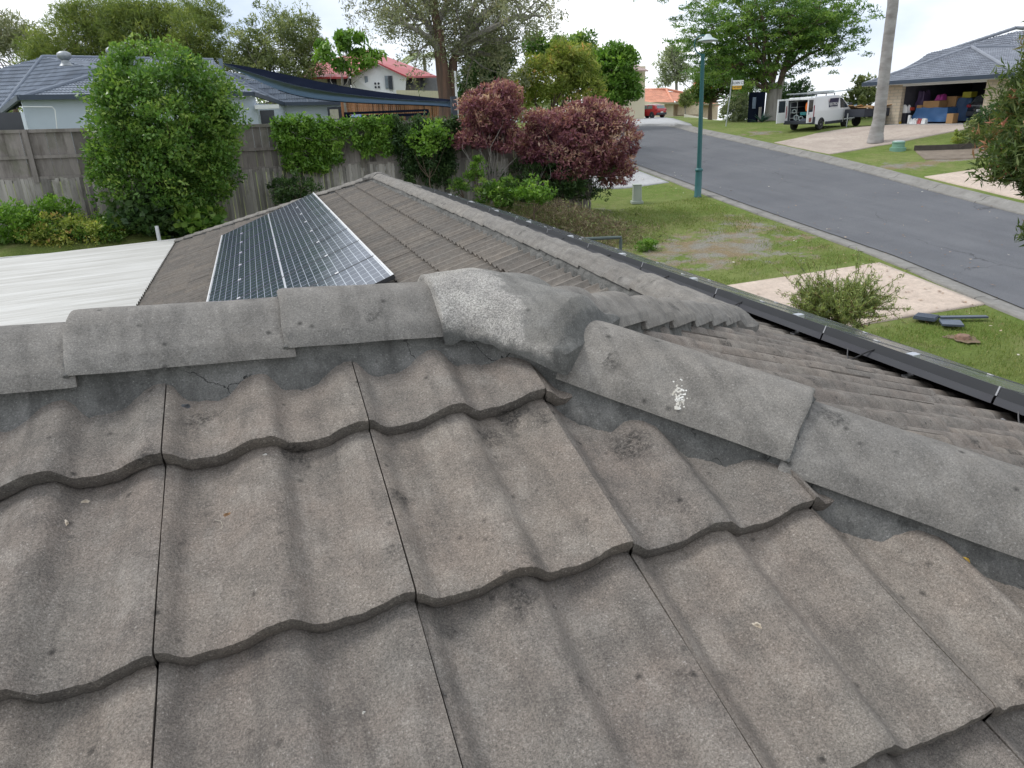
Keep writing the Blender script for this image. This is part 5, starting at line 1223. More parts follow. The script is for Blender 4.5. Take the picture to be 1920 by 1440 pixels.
# copper leaved shrubs
def copper(label, ells, y, nc, baseu, **kw):
    c = aty(baseu, 380, y); base = (c.x, y, gz(c.x, y))
    return tree('copper_shrub', label, 'shrub', base, [(ap(u, v, y+dy), r) for u, v, dy, r in ells], nc, 40, .26, .15, .34, COPPER, M_BRG, .05, group='red leaved shrubs at the fence end', nl=26, shell=.7, fork=(c.x, y, gz(c.x, y)+.45), **kw)
copper('tall red leaved shrub with bare grey stems, leftmost of the red shrubs', [(912, 205, 0, (.85, .75, .62)), (945, 192, 0, (.6, .6, .5)), (885, 262, 0, (.45, .4, .25)), (945, 258, 0, (.55, .5, .42))], 24.1, 330, 920)
copper('smaller dark red shrub between the two big red ones', [(1010, 238, 0, (.45, .45, .45)), (1005, 280, 0, (.5, .5, .4))], 24.4, 140, 1000)
copper('broad domed red shrub with pale tan tips beside the road', [(1085, 252, 0, (1.35, 1.2, .95)), (1135, 262, -.3, (1.1, 1.1, 1.0)), (1060, 300, -.2, (1.0, 1.0, .75)), (1145, 322, 0, (.65, .8, .5)), (1105, 225, 0, (1.1, .9, .55))], 24.6, 760, 1105)
shrub('undergrowth_shrub', 'dark green undergrowth beneath the red leaved shrubs', 'shrub', 1045, 335, 24.6, 2.3, .9, .95, 190, 34, .3, .17, DARKG, asp=.3, group=None)
# dry brush heap
cb = aty(1070, 405, 21.5); t = thing('dry_brush_heap', 'heap of dry brown grass and prunings below the red shrubs', 'brush heap', (cb.x, 21.5, gz(cb.x, 21.5)))
n_ = 5200; cc_ = np.stack([cb.x+RNG.normal(0, 1.25, n_)+.1, 21.6+RNG.normal(0, .85, n_)], -1); hz = np.exp(-((cc_[:, 0]-cb.x)/1.7)**2-((cc_[:, 1]-21.8)/1.1)**2)*.75
C = np.stack([cc_[:, 0], cc_[:, 1], G(cc_[:, 0], cc_[:, 1])+RNG.uniform(0, 1, n_)*hz+.03], -1)
leaf_cloud('dry_stalks', C, RNG.normal(0, 1, (n_, 3)), .34, .045, RNG.uniform(0, 1, n_), STRAW, t, up=.2)
k_ = RNG.choice(n_, 1500); leaf_cloud('green_weeds', C[k_]+np.array([0, 0, .06]), RNG.normal(0, 1, (1500, 3)), .12, .3, RNG.uniform(0, 1, 1500), OLIVE, t, up=.6)
# background trees, left to right
def bgtree(name, label, D, ub, vb, ells, nc, per, cr, leaf, asp, mat, bmat, tr, cat='tree', group='trees behind the neighbouring houses', fu=None, **kw):
    b = atd(ub, vb, D); base = (b.x, b.y, gz(b.x, b.y)); px = D/FPX*.93
    el = [(tuple(atd(u, v, D+dd)), (rx*px, rx*px*.8 if ry is None else ry, rz*px)) for u, v, dd, rx, ry, rz in ells]
    fk = tuple(atd(*fu, D)) if fu else None
    return tree(name, label, cat, base, el, nc, per, cr, leaf, asp, mat, bmat, tr, fork=fk, group=group, **kw)
bgtree('bare_topped_gum', 'thin brownish gum at the far left edge behind the blue roof', 74, 10, 180, [(15, 75, 0, 55, None, 32), (-20, 60, 0, 50, None, 30)], 120, 40, 1.0, .5, .2, GUM, M_BRK, .25, nl=14, shell=.3, sub=1)
bgtree('casuarina', 'dense dark green casuarina nearest the left end of the blue roof', 66, 170, 200, [(150, 80, 0, 70, None, 42), (100, 98, 0, 45, None, 26), (205, 45, 0, 55, None, 36), (165, 35, 0, 50, None, 26), (150, 125, 0, 90, None, 28)], 620, 46, .75, .42, .13, CASU, M_BRK, .3, nl=14, shell=.5)
bgtree('casuarina', 'windswept casuarina rising behind the round shrub', 64, 270, 200, [(265, 62, 0, 70, None, 45), (270, 25, 0, 50, None, 22), (330, 45, 0, 55, None, 40), (320, 110, 0, 70, None, 34)], 520, 46, .75, .42, .13, CASU, M_BRK, .3, nl=14, shell=.5)
bgtree('casuarina', 'thin topped casuarina just left of the high sail post', 60, 385, 200, [(375, 60, 0, 48, None, 55), (395, 30, 0, 30, None, 28), (350, 90, 0, 40, None, 28), (400, 110, 0, 34, None, 28)], 260, 44, .6, .36, .14, CASU, M_BRK, .22, nl=14, shell=.4, sub=1)
bgtree('airy_gum', 'pale olive airy tree above the shade sail', 58, 500, 210, [(520, 85, 0, 72, None, 55), (470, 95, 0, 40, None, 38), (560, 60, 0, 45, None, 38), (590, 110, 0, 35, None, 30), (520, 130, 0, 70, None, 28), (450, 125, 0, 32, None, 26)], 330, 40, .6, .34, .22, OLIVE, M_BRG, .18, nl=22, shell=.4, sub=1)
bgtree('umbrella_tree', 'bright green umbrella tree with drooping leaves over the red roof', 38, 650, 200, [(630, 82, 0, 34, None, 10), (682, 104, 0, 30, None, 12), (612, 108, 0, 22, None, 9), (655, 125, 0, 26, None, 10), (662, 68, 0, 26, None, 9), (700, 118, 0, 16, None, 7)], 46, 30, .34, .40, .30, BRIGHT, M_BRG, .08, nl=10, shell=.5, droop=1.2)
# the large gum with a shaggy red brown trunk
gD = 41; gb_ = atd(838, 235, gD); gt = thing('gum_tree', 'huge spreading gum with a shaggy red brown double trunk', 'tree', (gb_.x, gb_.y, gz(gb_.x, gb_.y)))
def gp_(u, v, d=0): return atd(u, v, gD+d)
mb = MB(); b0 = Vector((gb_.x, gb_.y, gz(gb_.x, gb_.y)-.2))
mb.tube([b0, gp_(836, 185), gp_(830, 140), gp_(826, 100), gp_(822, 60), gp_(815, 20), gp_(812, -30), gp_(815, -80)], [.58, .38, .34, .31, .24, .19, .13, .08], 12)
mb.tube([gp_(846, 190, .3), gp_(848, 150, .3), gp_(850, 115, .3), gp_(862, 85), gp_(885, 55, .5), (gp_(925, 20, 1)), gp_(970, -10, 1)], [.28, .27, .22, .17, .13, .1, .05], 10)
mb.build('trunk', simple('bark_shaggy', (.19, .11, .08), (.08, .058, .048), 1.6, .95, bumpd=.12, bscale=3.5, stretch=(4, 4, .45)), gt, smooth=True)
mb = MB()
mains = [((826, 100), (785, 60), (735, 45)), ((824, 80), (780, 20), (740, -20)), ((820, 50), (845, 0), (850, -60)), ((862, 85), (915, 75), (975, 70)), ((850, 100), (880, 35), (900, -30)), ((862, 85), (940, 45), (1020, 30)), ((818, 30), (790, -20), (770, -60)), ((850, 95), (905, 100), (950, 105)), ((830, 70), (800, 40), (725, 5)), ((870, 75), (930, 10), (1000, -20))]
GE = []
for a, b, c in mains:
    p, q, r = gp_(*a), gp_(*b, RNG.normal(0, 1)), gp_(*c, RNG.normal(0, 2)); branch(mb, p, q, .2, .13, .1, 6, 6); branch(mb, q, r, .13, .05, .12, 6, 5)
    for _ in range(7):
        s_ = p+(q-p)*RNG.uniform(.3, 1) if RNG.uniform() < .4 else q+(r-q)*RNG.uniform(.1, 1); e_ = s_+Vector((RNG.normal(0, 1.5), RNG.normal(0, 1.5), RNG.normal(.5, 1.0))); branch(mb, s_, e_, .06, .015, .15, 5, 4); GE.append(e_); GE.append(s_+(e_-s_)*.65)
    GE.append(r)
mb.build('limbs', M_BRG, gt, smooth=True)
P = np.array([tuple(g) for g in GE]); P = np.repeat(P, 6, 0)+RNG.normal(0, .6, (len(P)*6, 3)); n_ = len(P); q = RNG.normal(0, 1, (n_, 34, 3)); q /= np.linalg.norm(q, axis=2)[:, :, None]
C = (P[:, None]+q*RNG.uniform(.1, .5, (n_, 34, 1))).reshape(-1, 3); T = (.5+.5*(RNG.uniform(0, 1, (n_, 1))-.5)+.4*(RNG.uniform(0, 1, (n_, 34))-.5)).reshape(-1)
leaf_cloud('crown', C, q.reshape(-1, 3), .2, .3, T, GUM, gt, droop=.3)
# palm behind the gum
pc = atd(795, 105, 70); t = thing('distant_palm', 'small grey green palm behind the red roof beside the gum trunk', 'palm', (pc.x, pc.y, gz(pc.x, pc.y)))
MB().tube([(pc.x, pc.y, gz(pc.x, pc.y)), tuple(pc)], [.2, .14], 8).build('trunk', M_BRG, t, smooth=True)
def fronds(c, n, L, drop, w, mat, parent, seed=0, nleaf=34, name='frond'):
    for k in range(n):
        an = 2*math.pi*k/n+seed; up_ = RNG.uniform(.1, .7); V = []; 
        d = Vector((math.cos(an), math.sin(an), 0)); s_ = Vector((-d.y, d.x, 0))
        for i in range(nleaf):
            t_ = .12+.88*i/nleaf; p = Vector(c)+d*L*t_*(1-.15*t_)+Vector((0, 0, L*(up_*t_-drop*t_*t_)))
            for sg in (-1, 1):
                ln = w*(math.sin(math.pi*min(1, t_*1.02))**.6+.15); e_ = p+s_*sg*ln+d*ln*.5-Vector((0, 0, ln*.5)); b_ = d*.06*L*.35
                V += [p-b_*.5, p+b_*.5, e_+b_*.1, e_-b_*.1]
        npmesh(name, [tuple(v) for v in V], np.arange(len(V)).reshape(-1, 4), mat, parent=parent, attr=RNG.uniform(.2, .9, len(V)//4))
fronds(pc, 11, 2.9, .95, .75, GREY, t)
bgtree('dark_tree', 'dark green tree close behind the gum trunk on its right', 50, 905, 225, [(905, 150, 0, 42, None, 45), (885, 185, 0, 32, None, 25), (930, 110, 0, 32, None, 22)], 330, 44, .5, .3, .35, DARKG, M_BRK, .15, shell=.6)
bgtree('orange_tipped_tree', 'yellow green tree with orange new leaves above the red shrubs', 44, 1030, 230, [(1025, 152, 0, 56, None, 42), (1085, 128, 0, 38, None, 34), (978, 168, 0, 34, None, 28), (1052, 104, 0, 26, None, 22), (1095, 168, 0, 40, None, 26)], 420, 32, .42, .3, .22, YELG, M_BRK, .14, shell=.66, droop=.3)
bgtree('round_crowned_tree', 'mid green round crowned tree next to the road crest', 54, 1150, 240, [(1146, 128, 0, 36, None, 34), (1172, 160, 0, 30, None, 24), (1115, 122, 0, 24, None, 20), (1182, 106, 0, 15, None, 14), (1135, 182, 0, 40, None, 18), (1158, 96, 0, 16, None, 14)], 330, 34, .46, .3, .4, BRIGHT, M_BRK, .18, shell=.66)
bgtree('green_topped_tree', 'darker green crown between the gum and the round crowned tree', 58, 1050, 200, [(1060, 100, 0, 40, None, 24), (1003, 84, 0, 22, None, 17), (1095, 84, 0, 24, None, 18), (1030, 110, 0, 30, None, 16)], 220, 34, .5, .3, .4, GLOSS, M_BRK, .15, shell=.66)
bgtree('pale_gum', 'tall pale gum far off behind the salmon tiled roof', 150, 1270, 215, [(1258, 125, 0, 26, None, 28), (1270, 98, 0, 18, None, 12), (1285, 135, 0, 16, None, 20), (1246, 152, 0, 14, None, 10), (1310, 150, 0, 14, None, 14)], 150, 40, 1.1, .55, .3, GREY, M_BRG, .35, shell=.2, nl=18, sub=1, fu=(1268, 150))
bgtree('far_shrub', 'small grey green bush against the corner of the salmon roof', 100, 1284, 222, [(1285, 186, 0, 9, None, 12)], 50, 40, .5, .4, .4, OLIVE, M_BRG, .1, shell=.3)
bgtree('flame_tree', 'small tree with orange flowers behind the lamp post', 76, 1332, 226, [(1335, 150, 0, 36, None, 30), (1360, 125, 0, 34, None, 22), (1318, 175, 0, 20, None, 16), (1385, 160, 0, 26, None, 20)], 260, 40, .6, .4, .3, FLAME, M_BRK, .22, shell=.4, nl=16)
# big spreading street tree
sb = gp(1447, 226); sD = math.hypot(sb.x, sb.y)
def sp(u, v, d=0): return atd(u, v, sD+d)
st = thing('spreading_street_tree', 'big feathery leaved shade tree with many upright grey stems beside the van', 'tree', tuple(sb))
mb = MB(); b0 = Vector(sb)-Vector((0, 0, .2)); SE = []
mb.tube([b0+Vector((0, 0, 0)), sp(1446, 205), sp(1447, 180), sp(1449, 155)], [.62, .42, .36, .3], 12)
mb.tube([b0+Vector((.25, .1, 0)), sp(1455, 200, .2), sp(1460, 170, .2), sp(1470, 130, .2)], [.4, .3, .25, .2], 10)
mb.build('trunk', bark('bark_pale', (.36, .34, .31), (.22, .20, .18), 2), st, smooth=True)
mb = MB()
for a, b, c in [((1447, 178), (1425, 120), (1380, 60)), ((1449, 155), (1440, 90), (1425, 20)), ((1470, 130), (1490, 80), (1520, 20)), ((1449, 155), (1465, 85), (1470, 0)), ((1447, 170), (1400, 130), (1340, 110)), ((1470, 135), (1520, 100), (1560, 85)), ((1460, 160), (1500, 60), (1560, 20)), ((1446, 175), (1410, 150), (1385, 170)), ((1449, 155), (1400, 60), (1320, 20)), ((1465, 145), (1480, 40), (1500, -40)), ((1449, 160), (1430, 40), (1390, -40)), ((1447, 165), (1370, 100), (1300, 75)), ((1470, 130), (1530, 60), (1575, 45)), ((1449, 150), (1410, 30), (1350, -30))]:
    p, q, r = sp(*a), sp(*b, RNG.normal(0, 1)), sp(*c, RNG.normal(0, 2.2)); branch(mb, p, q, .17, .11, .08, 6, 6); branch(mb, q, r, .11, .03, .1, 6, 5)
    for _ in range(7):
        s_ = q+(r-q)*RNG.uniform(-.3, 1); e_ = s_+Vector((RNG.normal(0, 1.6), RNG.normal(0, 1.6), RNG.normal(.35, .8))); branch(mb, s_, e_, .045, .012, .15, 5, 4); SE += [e_, s_+(e_-s_)*.6]
    SE.append(r)
mb.build('limbs', M_BRK, st, smooth=True)
P = np.array([tuple(g) for g in SE]); P = np.repeat(P, 6, 0)+RNG.normal(0, .9, (len(P)*6, 3))*np.array([1, 1, .6]); n_ = len(P); q = RNG.normal(0, 1, (n_, 36, 3)); q /= np.linalg.norm(q, axis=2)[:, :, None]; q[:, :, 2] *= .35
C = (P[:, None]+q*RNG.uniform(.1, .62, (n_, 36, 1))).reshape(-1, 3); T = (.5+.6*(RNG.uniform(0, 1, (n_, 1))-.5)+.3*(RNG.uniform(0, 1, (n_, 36))-.5)).reshape(-1)
leaf_cloud('crown', C, q.reshape(-1, 3), .26, .28, T, GLOSS, st, up=0)
# far belt of trees closing the horizon on the left
n_ = 1500; az = RNG.uniform(-.52, .40, n_); D_ = RNG.uniform(92, 125, n_)
P = np.stack([np.sin(az)*D_, np.cos(az)*D_, RNG.uniform(-2, 1, n_)*1.0+RNG.uniform(0, 1, n_)*4.2-1], -1); q = RNG.normal(0, 1, (n_, 30, 3)); q /= np.linalg.norm(q, axis=2)[:, :, None]
C = (P[:, None]+q*RNG.uniform(.3, 1.7, (n_, 30, 1))).reshape(-1, 3); T = (.4+.5*(RNG.uniform(0, 1, (n_, 1))-.5)+.3*(RNG.uniform(0, 1, (n_, 30))-.5)).reshape(-1)
leaf_cloud('far_tree_belt', C, q.reshape(-1, 3), .5, .6, T, OLIVE, None, off=Vector((0, 0, 0)), kind='stuff', label='far belt of trees behind the neighbouring houses', cat='trees')
# shrubs, agave and grasses around the street tree
def gshrub(name, label, u, v, rx, rz, nc, leaf, mat, cat='shrub', asp=.4, dz=0, group='plants on the far verge', **kw):
    g_ = gp(u, v); return tree(name, label, cat, tuple(g_), [((g_.x, g_.y, g_.z+rz*.9+dz), (rx, rx*.8, rz))], nc, 34, rx*.3, leaf, asp, mat, M_BRK, .04, group=group, shell=.3, nl=6, **kw)
gshrub('verge_shrub', 'pale grey green shrub left of the street name sign', 1378, 228, 1.1, .9, 70, .25, GREY)
gshrub('verge_shrub', 'tall pale reedy clump right of the street name sign', 1390, 226, .9, 1.3, 70, .5, GREY, asp=.08)
gshrub('verge_shrub', 'green shrub behind the rear doors of the van', 1482, 222, 1.6, 1.5, 110, .28, DARKG)
gshrub('verge_shrub', 'rounded pale tree showing over the van roof', 1512, 215, 2.4, 2.0, 130, .35, GREY, dz=1.2)
gshrub('verge_shrub', 'grey shrub between the van bonnet and the garage house', 1612, 222, 1.2, 1.4, 70, .3, OLIVE)
gshrub('verge_shrub', 'yellow green shrub between the dark screen and the tree trunk', 1437, 222, .8, 1.5, 60, .22, YELG)
ag = gp(1428, 229); t = thing('agave', 'spiky blue green agave at the foot of the street tree', 'agave', tuple(ag)); mb = MB()
for k in range(34):
    an = RNG.uniform(0, 6.28); el_ = RNG.uniform(.15, 1.3); L = RNG.uniform(.6, 1.0); d = Vector((math.cos(an)*math.cos(el_), math.sin(an)*math.cos(el_), math.sin(el_))); s_ = Vector((-math.sin(an), math.cos(an), 0))
    p = Vector(ag); mb.add([p-s_*.05, p+s_*.05, p+d*L*.5+s_*.06, p+d*L-Vector((0, 0, .08)), p+d*L*.5-s_*.06], [(0, 1, 2, 3, 4)])
mb.build('leaves', simple('agave_green', (.07, .15, .12), (.05, .11, .09), 4, .5), t, fix=False)
# palm with a tall leaning trunk
pb = gp(1641, 268); pD = math.hypot(pb.x, pb.y); t = thing('tall_palm', 'tall pale leaning palm trunk on the verge in front of the garage', 'palm', tuple(pb))
tp = [(1641, 268, .40), (1643, 250, .33), (1648, 225, .285), (1652, 190, .27), (1658, 140, .26), (1665, 80, .25), (1674, 10, .245), (1679, -90, .23), (1690, -210, .2)]
mp_ = pD/FPX*.95
M_PALM = simple('palm_bark', (.36, .35, .34), (.20, .18, .17), .9, .85, bumpd=.02, bscale=5, stretch=(1.5, 1.5, 3.5))
mb = MB(); pts = [atd(u, v, pD) for u, v, r in tp]; P2 = []; R2 = []
for (a, ra), (b, rb) in zip(zip(pts, [x[2] for x in tp]), zip(pts[1:], [x[2] for x in tp][1:])):
    for k in range(6): P2.append(a+(b-a)*k/6); R2.append((ra+(rb-ra)*k/6)*(1+.025*(k % 2)))
mb.tube(P2, R2, 16); mb.build('trunk', M_PALM, t, smooth=True); fronds(P2[-1], 12, 3.6, .8, .8, BRIGHT, t, nleaf=30)
# grevillea at the right edge
gv = atd(2190, 330, 14.5); gbz = gz(gv.x, gv.y)
tree('grevillea', 'pink tipped feathery tree leaning in at the right edge by the road', 'tree', (gv.x, gv.y, gbz), [(tuple(atd(1985, 130, 15)), (.6, .7, .8)), (tuple(atd(1970, 205, 14.8)), (.65, .8, .5)), (tuple(atd(1925, 262, 14.5)), (.8, .8, .34)), (tuple(atd(1950, 305, 14.3)), (.75, .8, .30)), (tuple(atd(2070, 200, 15)), (1.3, 1.3, 1.3)), (tuple(atd(2060, 320, 14)), (.9, 1.0, .5)), (tuple(atd(1930, 350, 14.4)), (.18, .25, .12)), (tuple(atd(1955, 440, 14.2)), (.22, .3, .14))],
     760, 46, .24, .17, .17, PINKG, M_BRK, .08, fork=tuple(atd(2130, 320, 14.6)), nl=30, shell=.5, sub=1)
gshrub('bed_shrub', 'dark low shrub in the edged bed left of the pink tipped tree', 1850, 262, .9, .65, 60, .14, OLIVE, group='low shrubs in the edged bed')
gshrub('bed_shrub', 'small reddish shrub near the left tip of the edged bed', 1795, 272, .35, .35, 26, .1, YELG, group='low shrubs in the edged bed')
gshrub('bed_shrub', 'small olive shrub between the reddish and the dark one', 1822, 270, .5, .42, 36, .1, OLIVE, group='low shrubs in the edged bed')
gshrub('bed_shrub', 'dark green shrub against the brick pier at the right', 1872, 258, 1.1, .9, 70, .16, DARKG, group='low shrubs in the edged bed')
ba, bb = gp(1714, 282), gp(1885, 274); mb = MB(); d = bb-ba; n_ = 16
for k in range(n_):
    p = ba+d*((k+.5)/n_); mb.box((p.x, p.y, gz(p.x, p.y)+.09), (d.length/n_+.02, .1, .26), rz=math.atan2(d.y, d.x))
mb.build('bed_edging', simple('sleeper_dark', (.07, .06, .05), (.04, .035, .03), 3, .9), label='dark timber sleeper edging along the garden bed', cat='edging', loc=tuple((ba+bb)/2))
strip('garden_bed', [xy(gp(1716, 283.5)), xy(gp(1880, 276))], [xy(gp(1735, 300)), xy(gp(1880, 292))], 24, 8, .03, simple('bed_soil', (.22, .18, .14), (.14, .11, .085), 2, .95, bumpd=.05))
# bottlebrush next to the gutter
bc = atd(1562, 652, 10.4); bz_ = gz(bc.x, bc.y); t = thing('bottlebrush', 'open twiggy bottlebrush shrub growing beside the pink driveway', 'shrub', (bc.x, bc.y, bz_)); mb = MB(); Cs, Os = [], []
b0 = Vector((bc.x, bc.y, bz_)); m0 = atd(1562, 630, 10.4); branch(mb, b0, m0, .05, .035)
for k in range(46):
    an = RNG.uniform(0, 6.28); rr_ = RNG.uniform(.25, 1.0)**.7; e_ = m0+Vector((math.cos(an)*rr_*.76, math.sin(an)*rr_*.6, RNG.uniform(.35, .95)*(1.1-rr_*.7)+.06))
    c_ = m0+(e_-m0)*.5+Vector((0, 0, .16)); pts = [m0+(e_-m0)*.04, c_, e_]; mb.tube([m0, m0+(c_-m0)*.5+Vector((0, 0, .03)), c_, e_], [.012, .009, .007, .004], 4)
    tw = [(c_, e_)]
    for _ in range(7):
        s_ = c_+(e_-c_)*RNG.uniform(-.5, .9); f_ = s_+Vector(RNG.normal(0, .17, 3))+(e_-m0).normalized()*.13+Vector((0, 0, .05)); mb.tube([s_, f_], [.005, .002], 4); tw.append((s_, f_))
    for a, b in tw:
        for _ in range(46): Cs.append(tuple(a+(b-a)*RNG.uniform(.1, 1.05)+Vector(RNG.normal(0, .018, 3)))); Os.append(tuple((b-a).normalized()*.8+Vector(RNG.normal(0, .5, 3))))
mb.build('stems', M_BRR, t, smooth=True)
leaf_cloud('leaves', np.array(Cs), np.array(Os), .07, .17, RNG.uniform(.1, .95, len(Cs)), leaf_mat('leaf_bottlebrush', [(0, (.09, .12, .05)), (.6, (.22, .27, .09)), (.9, (.36, .42, .14)), (1, (.45, .25, .18))], .5), t, rnd=.5)
gshrub('weed_clump', 'bright lime green weed clump on the front lawn behind the panels', 1212, 470, .4, .16, 26, .08, BRIGHT, group=None, cat='weed')
# ------------------------------------------------------------------ lawn blades, litter
def scatter_blades(n, x0, x1, y0, y1, cond, h, name, mat, label, tint=None):
    X = RNG.uniform(x0, x1, n); Y = RNG.uniform(y0, y1, n); k = cond(X, Y); X, Y = X[k], Y[k]; n = len(X); Z = G(X, Y)
    C = np.stack([X, Y, Z+h*.35], -1); o = np.zeros((n, 3)); o[:, 2] = 1
    leaf_cloud(name, C, o, h, .16, RNG.uniform(0, 1, n), mat, None, up=.6, rnd=.45, off=Vector((0, 0, 0)), kind='stuff', label=label, cat='grass')
def offdrive(X, Y): return ~((X < 15.2) & (Y > 11.55) & (Y < 15.55))
pat = lambda X, Y: np.hypot((X-12.2)/3.6, (Y-18.6)/2.3)+.35*np.sin(X*2.1)*np.sin(Y*2.7)
GRS = leaf_mat('grass_blade', [(0, (.10, .145, .03)), (.55, (.175, .225, .055)), (.85, (.28, .29, .11)), (1, (.36, .31, .17))], .8)
scatter_blades(110000, 7.4, 16.6, 8, 25, lambda X, Y: (X < nearx(Y)-.3) & offdrive(X, Y) & (pat(X, Y)+RNG.uniform(-.3, .5, len(X)) > 1.0) & (np.sin(X*3.1+Y)*np.sin(Y*2.3-X*1.7)+RNG.uniform(-.9, 1, len(X)) > -.35), .075, 'lawn_grass', GRS, 'short grass on the front lawn')
n_ = 900; X = RNG.uniform(8, 27, n_); Y = RNG.uniform(9, 46, n_); X = np.where(RNG.uniform(0, 1, n_) < .55, nearx(Y)+np.abs(RNG.normal(0, 1.0, n_))*RNG.choice([-1, 1], n_, p=[.7, .3]), X)
Z = G(X, Y)+.045-.10*((X > nearx(Y)+.4) & (X < farx(Y)-.4)); rd = (X > nearx(Y)-.4) & (X < nearx(Y)+.5); k = ~rd
C = np.stack([X, Y, Z], -1)[k]; V_ = []; 
a_ = RNG.uniform(0, 6.28, len(C)); s_ = RNG.uniform(.02, .055, len(C))
V_ = np.stack([C+np.stack([np.cos(a_+f)*s_*m_, np.sin(a_+f)*s_*m_, RNG.uniform(0, .02, len(C))], -1) for f, m_ in ((0, 1), (1.57, .5), (3.14, 1), (4.71, .5))], 1).reshape(-1, 3)
LIT = leaf_mat('fallen_leaf', [(0, (.12, .06, .03)), (.6, (.3, .17, .09)), (.85, (.5, .4, .3)), (1, (.65, .63, .58))], .8, .1)
npmesh('leaf_litter', V_, np.arange(len(V_)).reshape(-1, 4), LIT, off=Vector((0, 0, 0)), attr=RNG.uniform(0, 1, len(C)), kind='stuff', label='fallen leaves scattered over lawn and road', cat='leaf litter')
# ------------------------------------------------------------------ street furniture
M_LAMP = simple('lamp_teal_paint', (.025, .12, .125), (.02, .095, .10), 2, .45); M_SHADE = simple('lamp_shade_grey', (.42, .5, .5), (.36, .42, .42), 3, .4); M_LENS = simple('lamp_lens', (.7, .72, .72), (.6, .62, .62), 3, .3)
lb_ = gp(1308, 369); lD = math.hypot(lb_.x, lb_.y)
lt_ = thing('street_lamp', 'teal street lamp with a swan neck arm on the near verge', 'street lamp', tuple(lb_)); k_ = lD/FPX*.93
def lp(u, v): q = atd(u, v, lD); return q
base_ = Vector(lb_)
def up_(v): q = lp(1312, v); return q.z
zc_ = up_(320); zt_ = up_(101)
MB().lathe((base_.x, base_.y, 0), [(.15, base_.z-.1), (.15, base_.z+.03), (.135, base_.z+.05), (.125, zc_-.02), (.15, zc_), (.15, zc_+.05), (.10, zc_+.1)], 16).build('base_column', M_LAMP, lt_, smooth=True)
top_ = lp(1318, 101)
MB().tube([(base_.x, base_.y, zc_+.08), (top_.x, top_.y, zt_-.05), tuple(top_)], [.088, .07, .085], 12).build('column', M_LAMP, lt_, smooth=True)
neck = [lp(1315, 103), lp(1307, 98), lp(1303, 90), lp(1302, 82), lp(1304, 74), lp(1310, 68), lp(1318, 66), lp(1326, 67)]
MB().tube(neck, .025, 8).build('swan_neck', M_LAMP, lt_, smooth=True)
hc = lp(1327, 72); MB().lathe(hc, [(.07, .14), (.11, .10), (.16, .03), (.36, -.06), (.36, -.08)], 18).build('shade', M_SHADE, lt_, smooth=True)
MB().lathe(hc, [(.22, -.09), (.2, -.12), (.1, -.14)], 16).build('lens', M_LENS, lt_, smooth=True)
def txt(s, loc, size, mat, parent, xdir, up=(0, 0, 1), name='lettering', ext=.002, sx=1.0, align='CENTER'):
    cu = bpy.data.curves.new(name, 'FONT'); cu.body = s; cu.size = size; cu.align_x = align; cu.align_y = 'CENTER'; cu.extrude = ext; cu.offset = size*.012
    cu.materials.append(mat); o = bpy.data.objects.new(name, cu); COL.objects.link(o)
    x = Vector(xdir).normalized(); u = Vector(up).normalized(); z = x.cross(u)
    dg = bpy.context.evaluated_depsgraph_get(); me = bpy.data.meshes.new_from_object(o.evaluated_get(dg)); bpy.data.objects.remove(o); o = bpy.data.objects.new(name, me); COL.objects.link(o)
    o.parent = parent; l = Vector(loc)-wloc(parent)
    o.matrix_local = Matrix(((x.x*sx, u.x, z.x, l.x), (x.y*sx, u.y, z.y, l.y), (x.z*sx, u.z, z.z, l.z), (0, 0, 0, 1))); return o
M_BLK = simple('letter_black', (.03, .03, .035)); M_SIGNW = simple('sign_white', (.75, .76, .76), (.7, .71, .71), 3, .4); M_SIGNY = simple('sign_amber', (.75, .42, .03), (.68, .38, .03), 3, .4); M_GALV = simple('galvanised', (.45, .48, .48), (.36, .38, .38), 5, .45, metal=.4)
sg = gp(1361, 237); sgD = math.hypot(sg.x, sg.y); t = thing('street_sign', 'street name sign with white and amber blades on a leaning pole', 'street sign', tuple(sg))
ptp = atd(1373, 146, sgD); MB().tube([tuple(sg), tuple(ptp)], .035, 8).build('pole', M_GALV, t, smooth=True)
rd_ = Vector((_r.x, _r.y, 0)).normalized()
def blade(u0, v0, u1, v1, mat, nm, s):
    a, b = atd(u0, v0, sgD-.06), atd(u1, v1, sgD-.06); c = (a+b)/2; w_ = abs((b-a).dot(rd_)); h_ = abs(b.z-a.z)
    o = MB(); o.box(c, (w_, .02, h_), rz=math.atan2(rd_.y, rd_.x)); o = o.build(nm, mat, t, bevel=.01)
    txt(s, c-Vector((-rd_.y, rd_.x, 0))*.014, h_*.62, M_BLK, o, rd_, sx=.9)
blade(1373, 151, 1395, 160, M_SIGNW, 'name_blade', 'ELDEN CT'); blade(1373, 160.5, 1391, 167, M_SIGNY, 'amber_blade', 'NO EXIT')
# dark slatted screen
cb_ = gp(1412, 229); cD = math.hypot(cb_.x, cb_.y); t = thing('slatted_screen', 'tall dark slatted screen tower beside the street tree', 'screen', tuple(cb_)); h_ = atd(1412, 173, cD).z-cb_.z
rz_ = math.atan2(rd_.y, rd_.x)+.5; mb = MB(); c = Vector(cb_)+rd_*.15; mb.box((c.x, c.y, c.z+h_/2), (.75, .75, h_), rz=rz_); mb.build('side_panels', M_SAIL, t, bevel=.02)
mb = MB()
for k in range(12): mb.box((c.x-rd_.x*.42, c.y-.35, c.z+.9+k*(h_-1.2)/12), (.42, .04, .07), rz=rz_+.0)
mb.build('slats', M_BGREY, t); mb = MB(); mb.box((c.x-.15, c.y-.62, c.z+h_*.25), (.16, .1, h_*.5)); mb.build('stone_post', M_BRG, t)
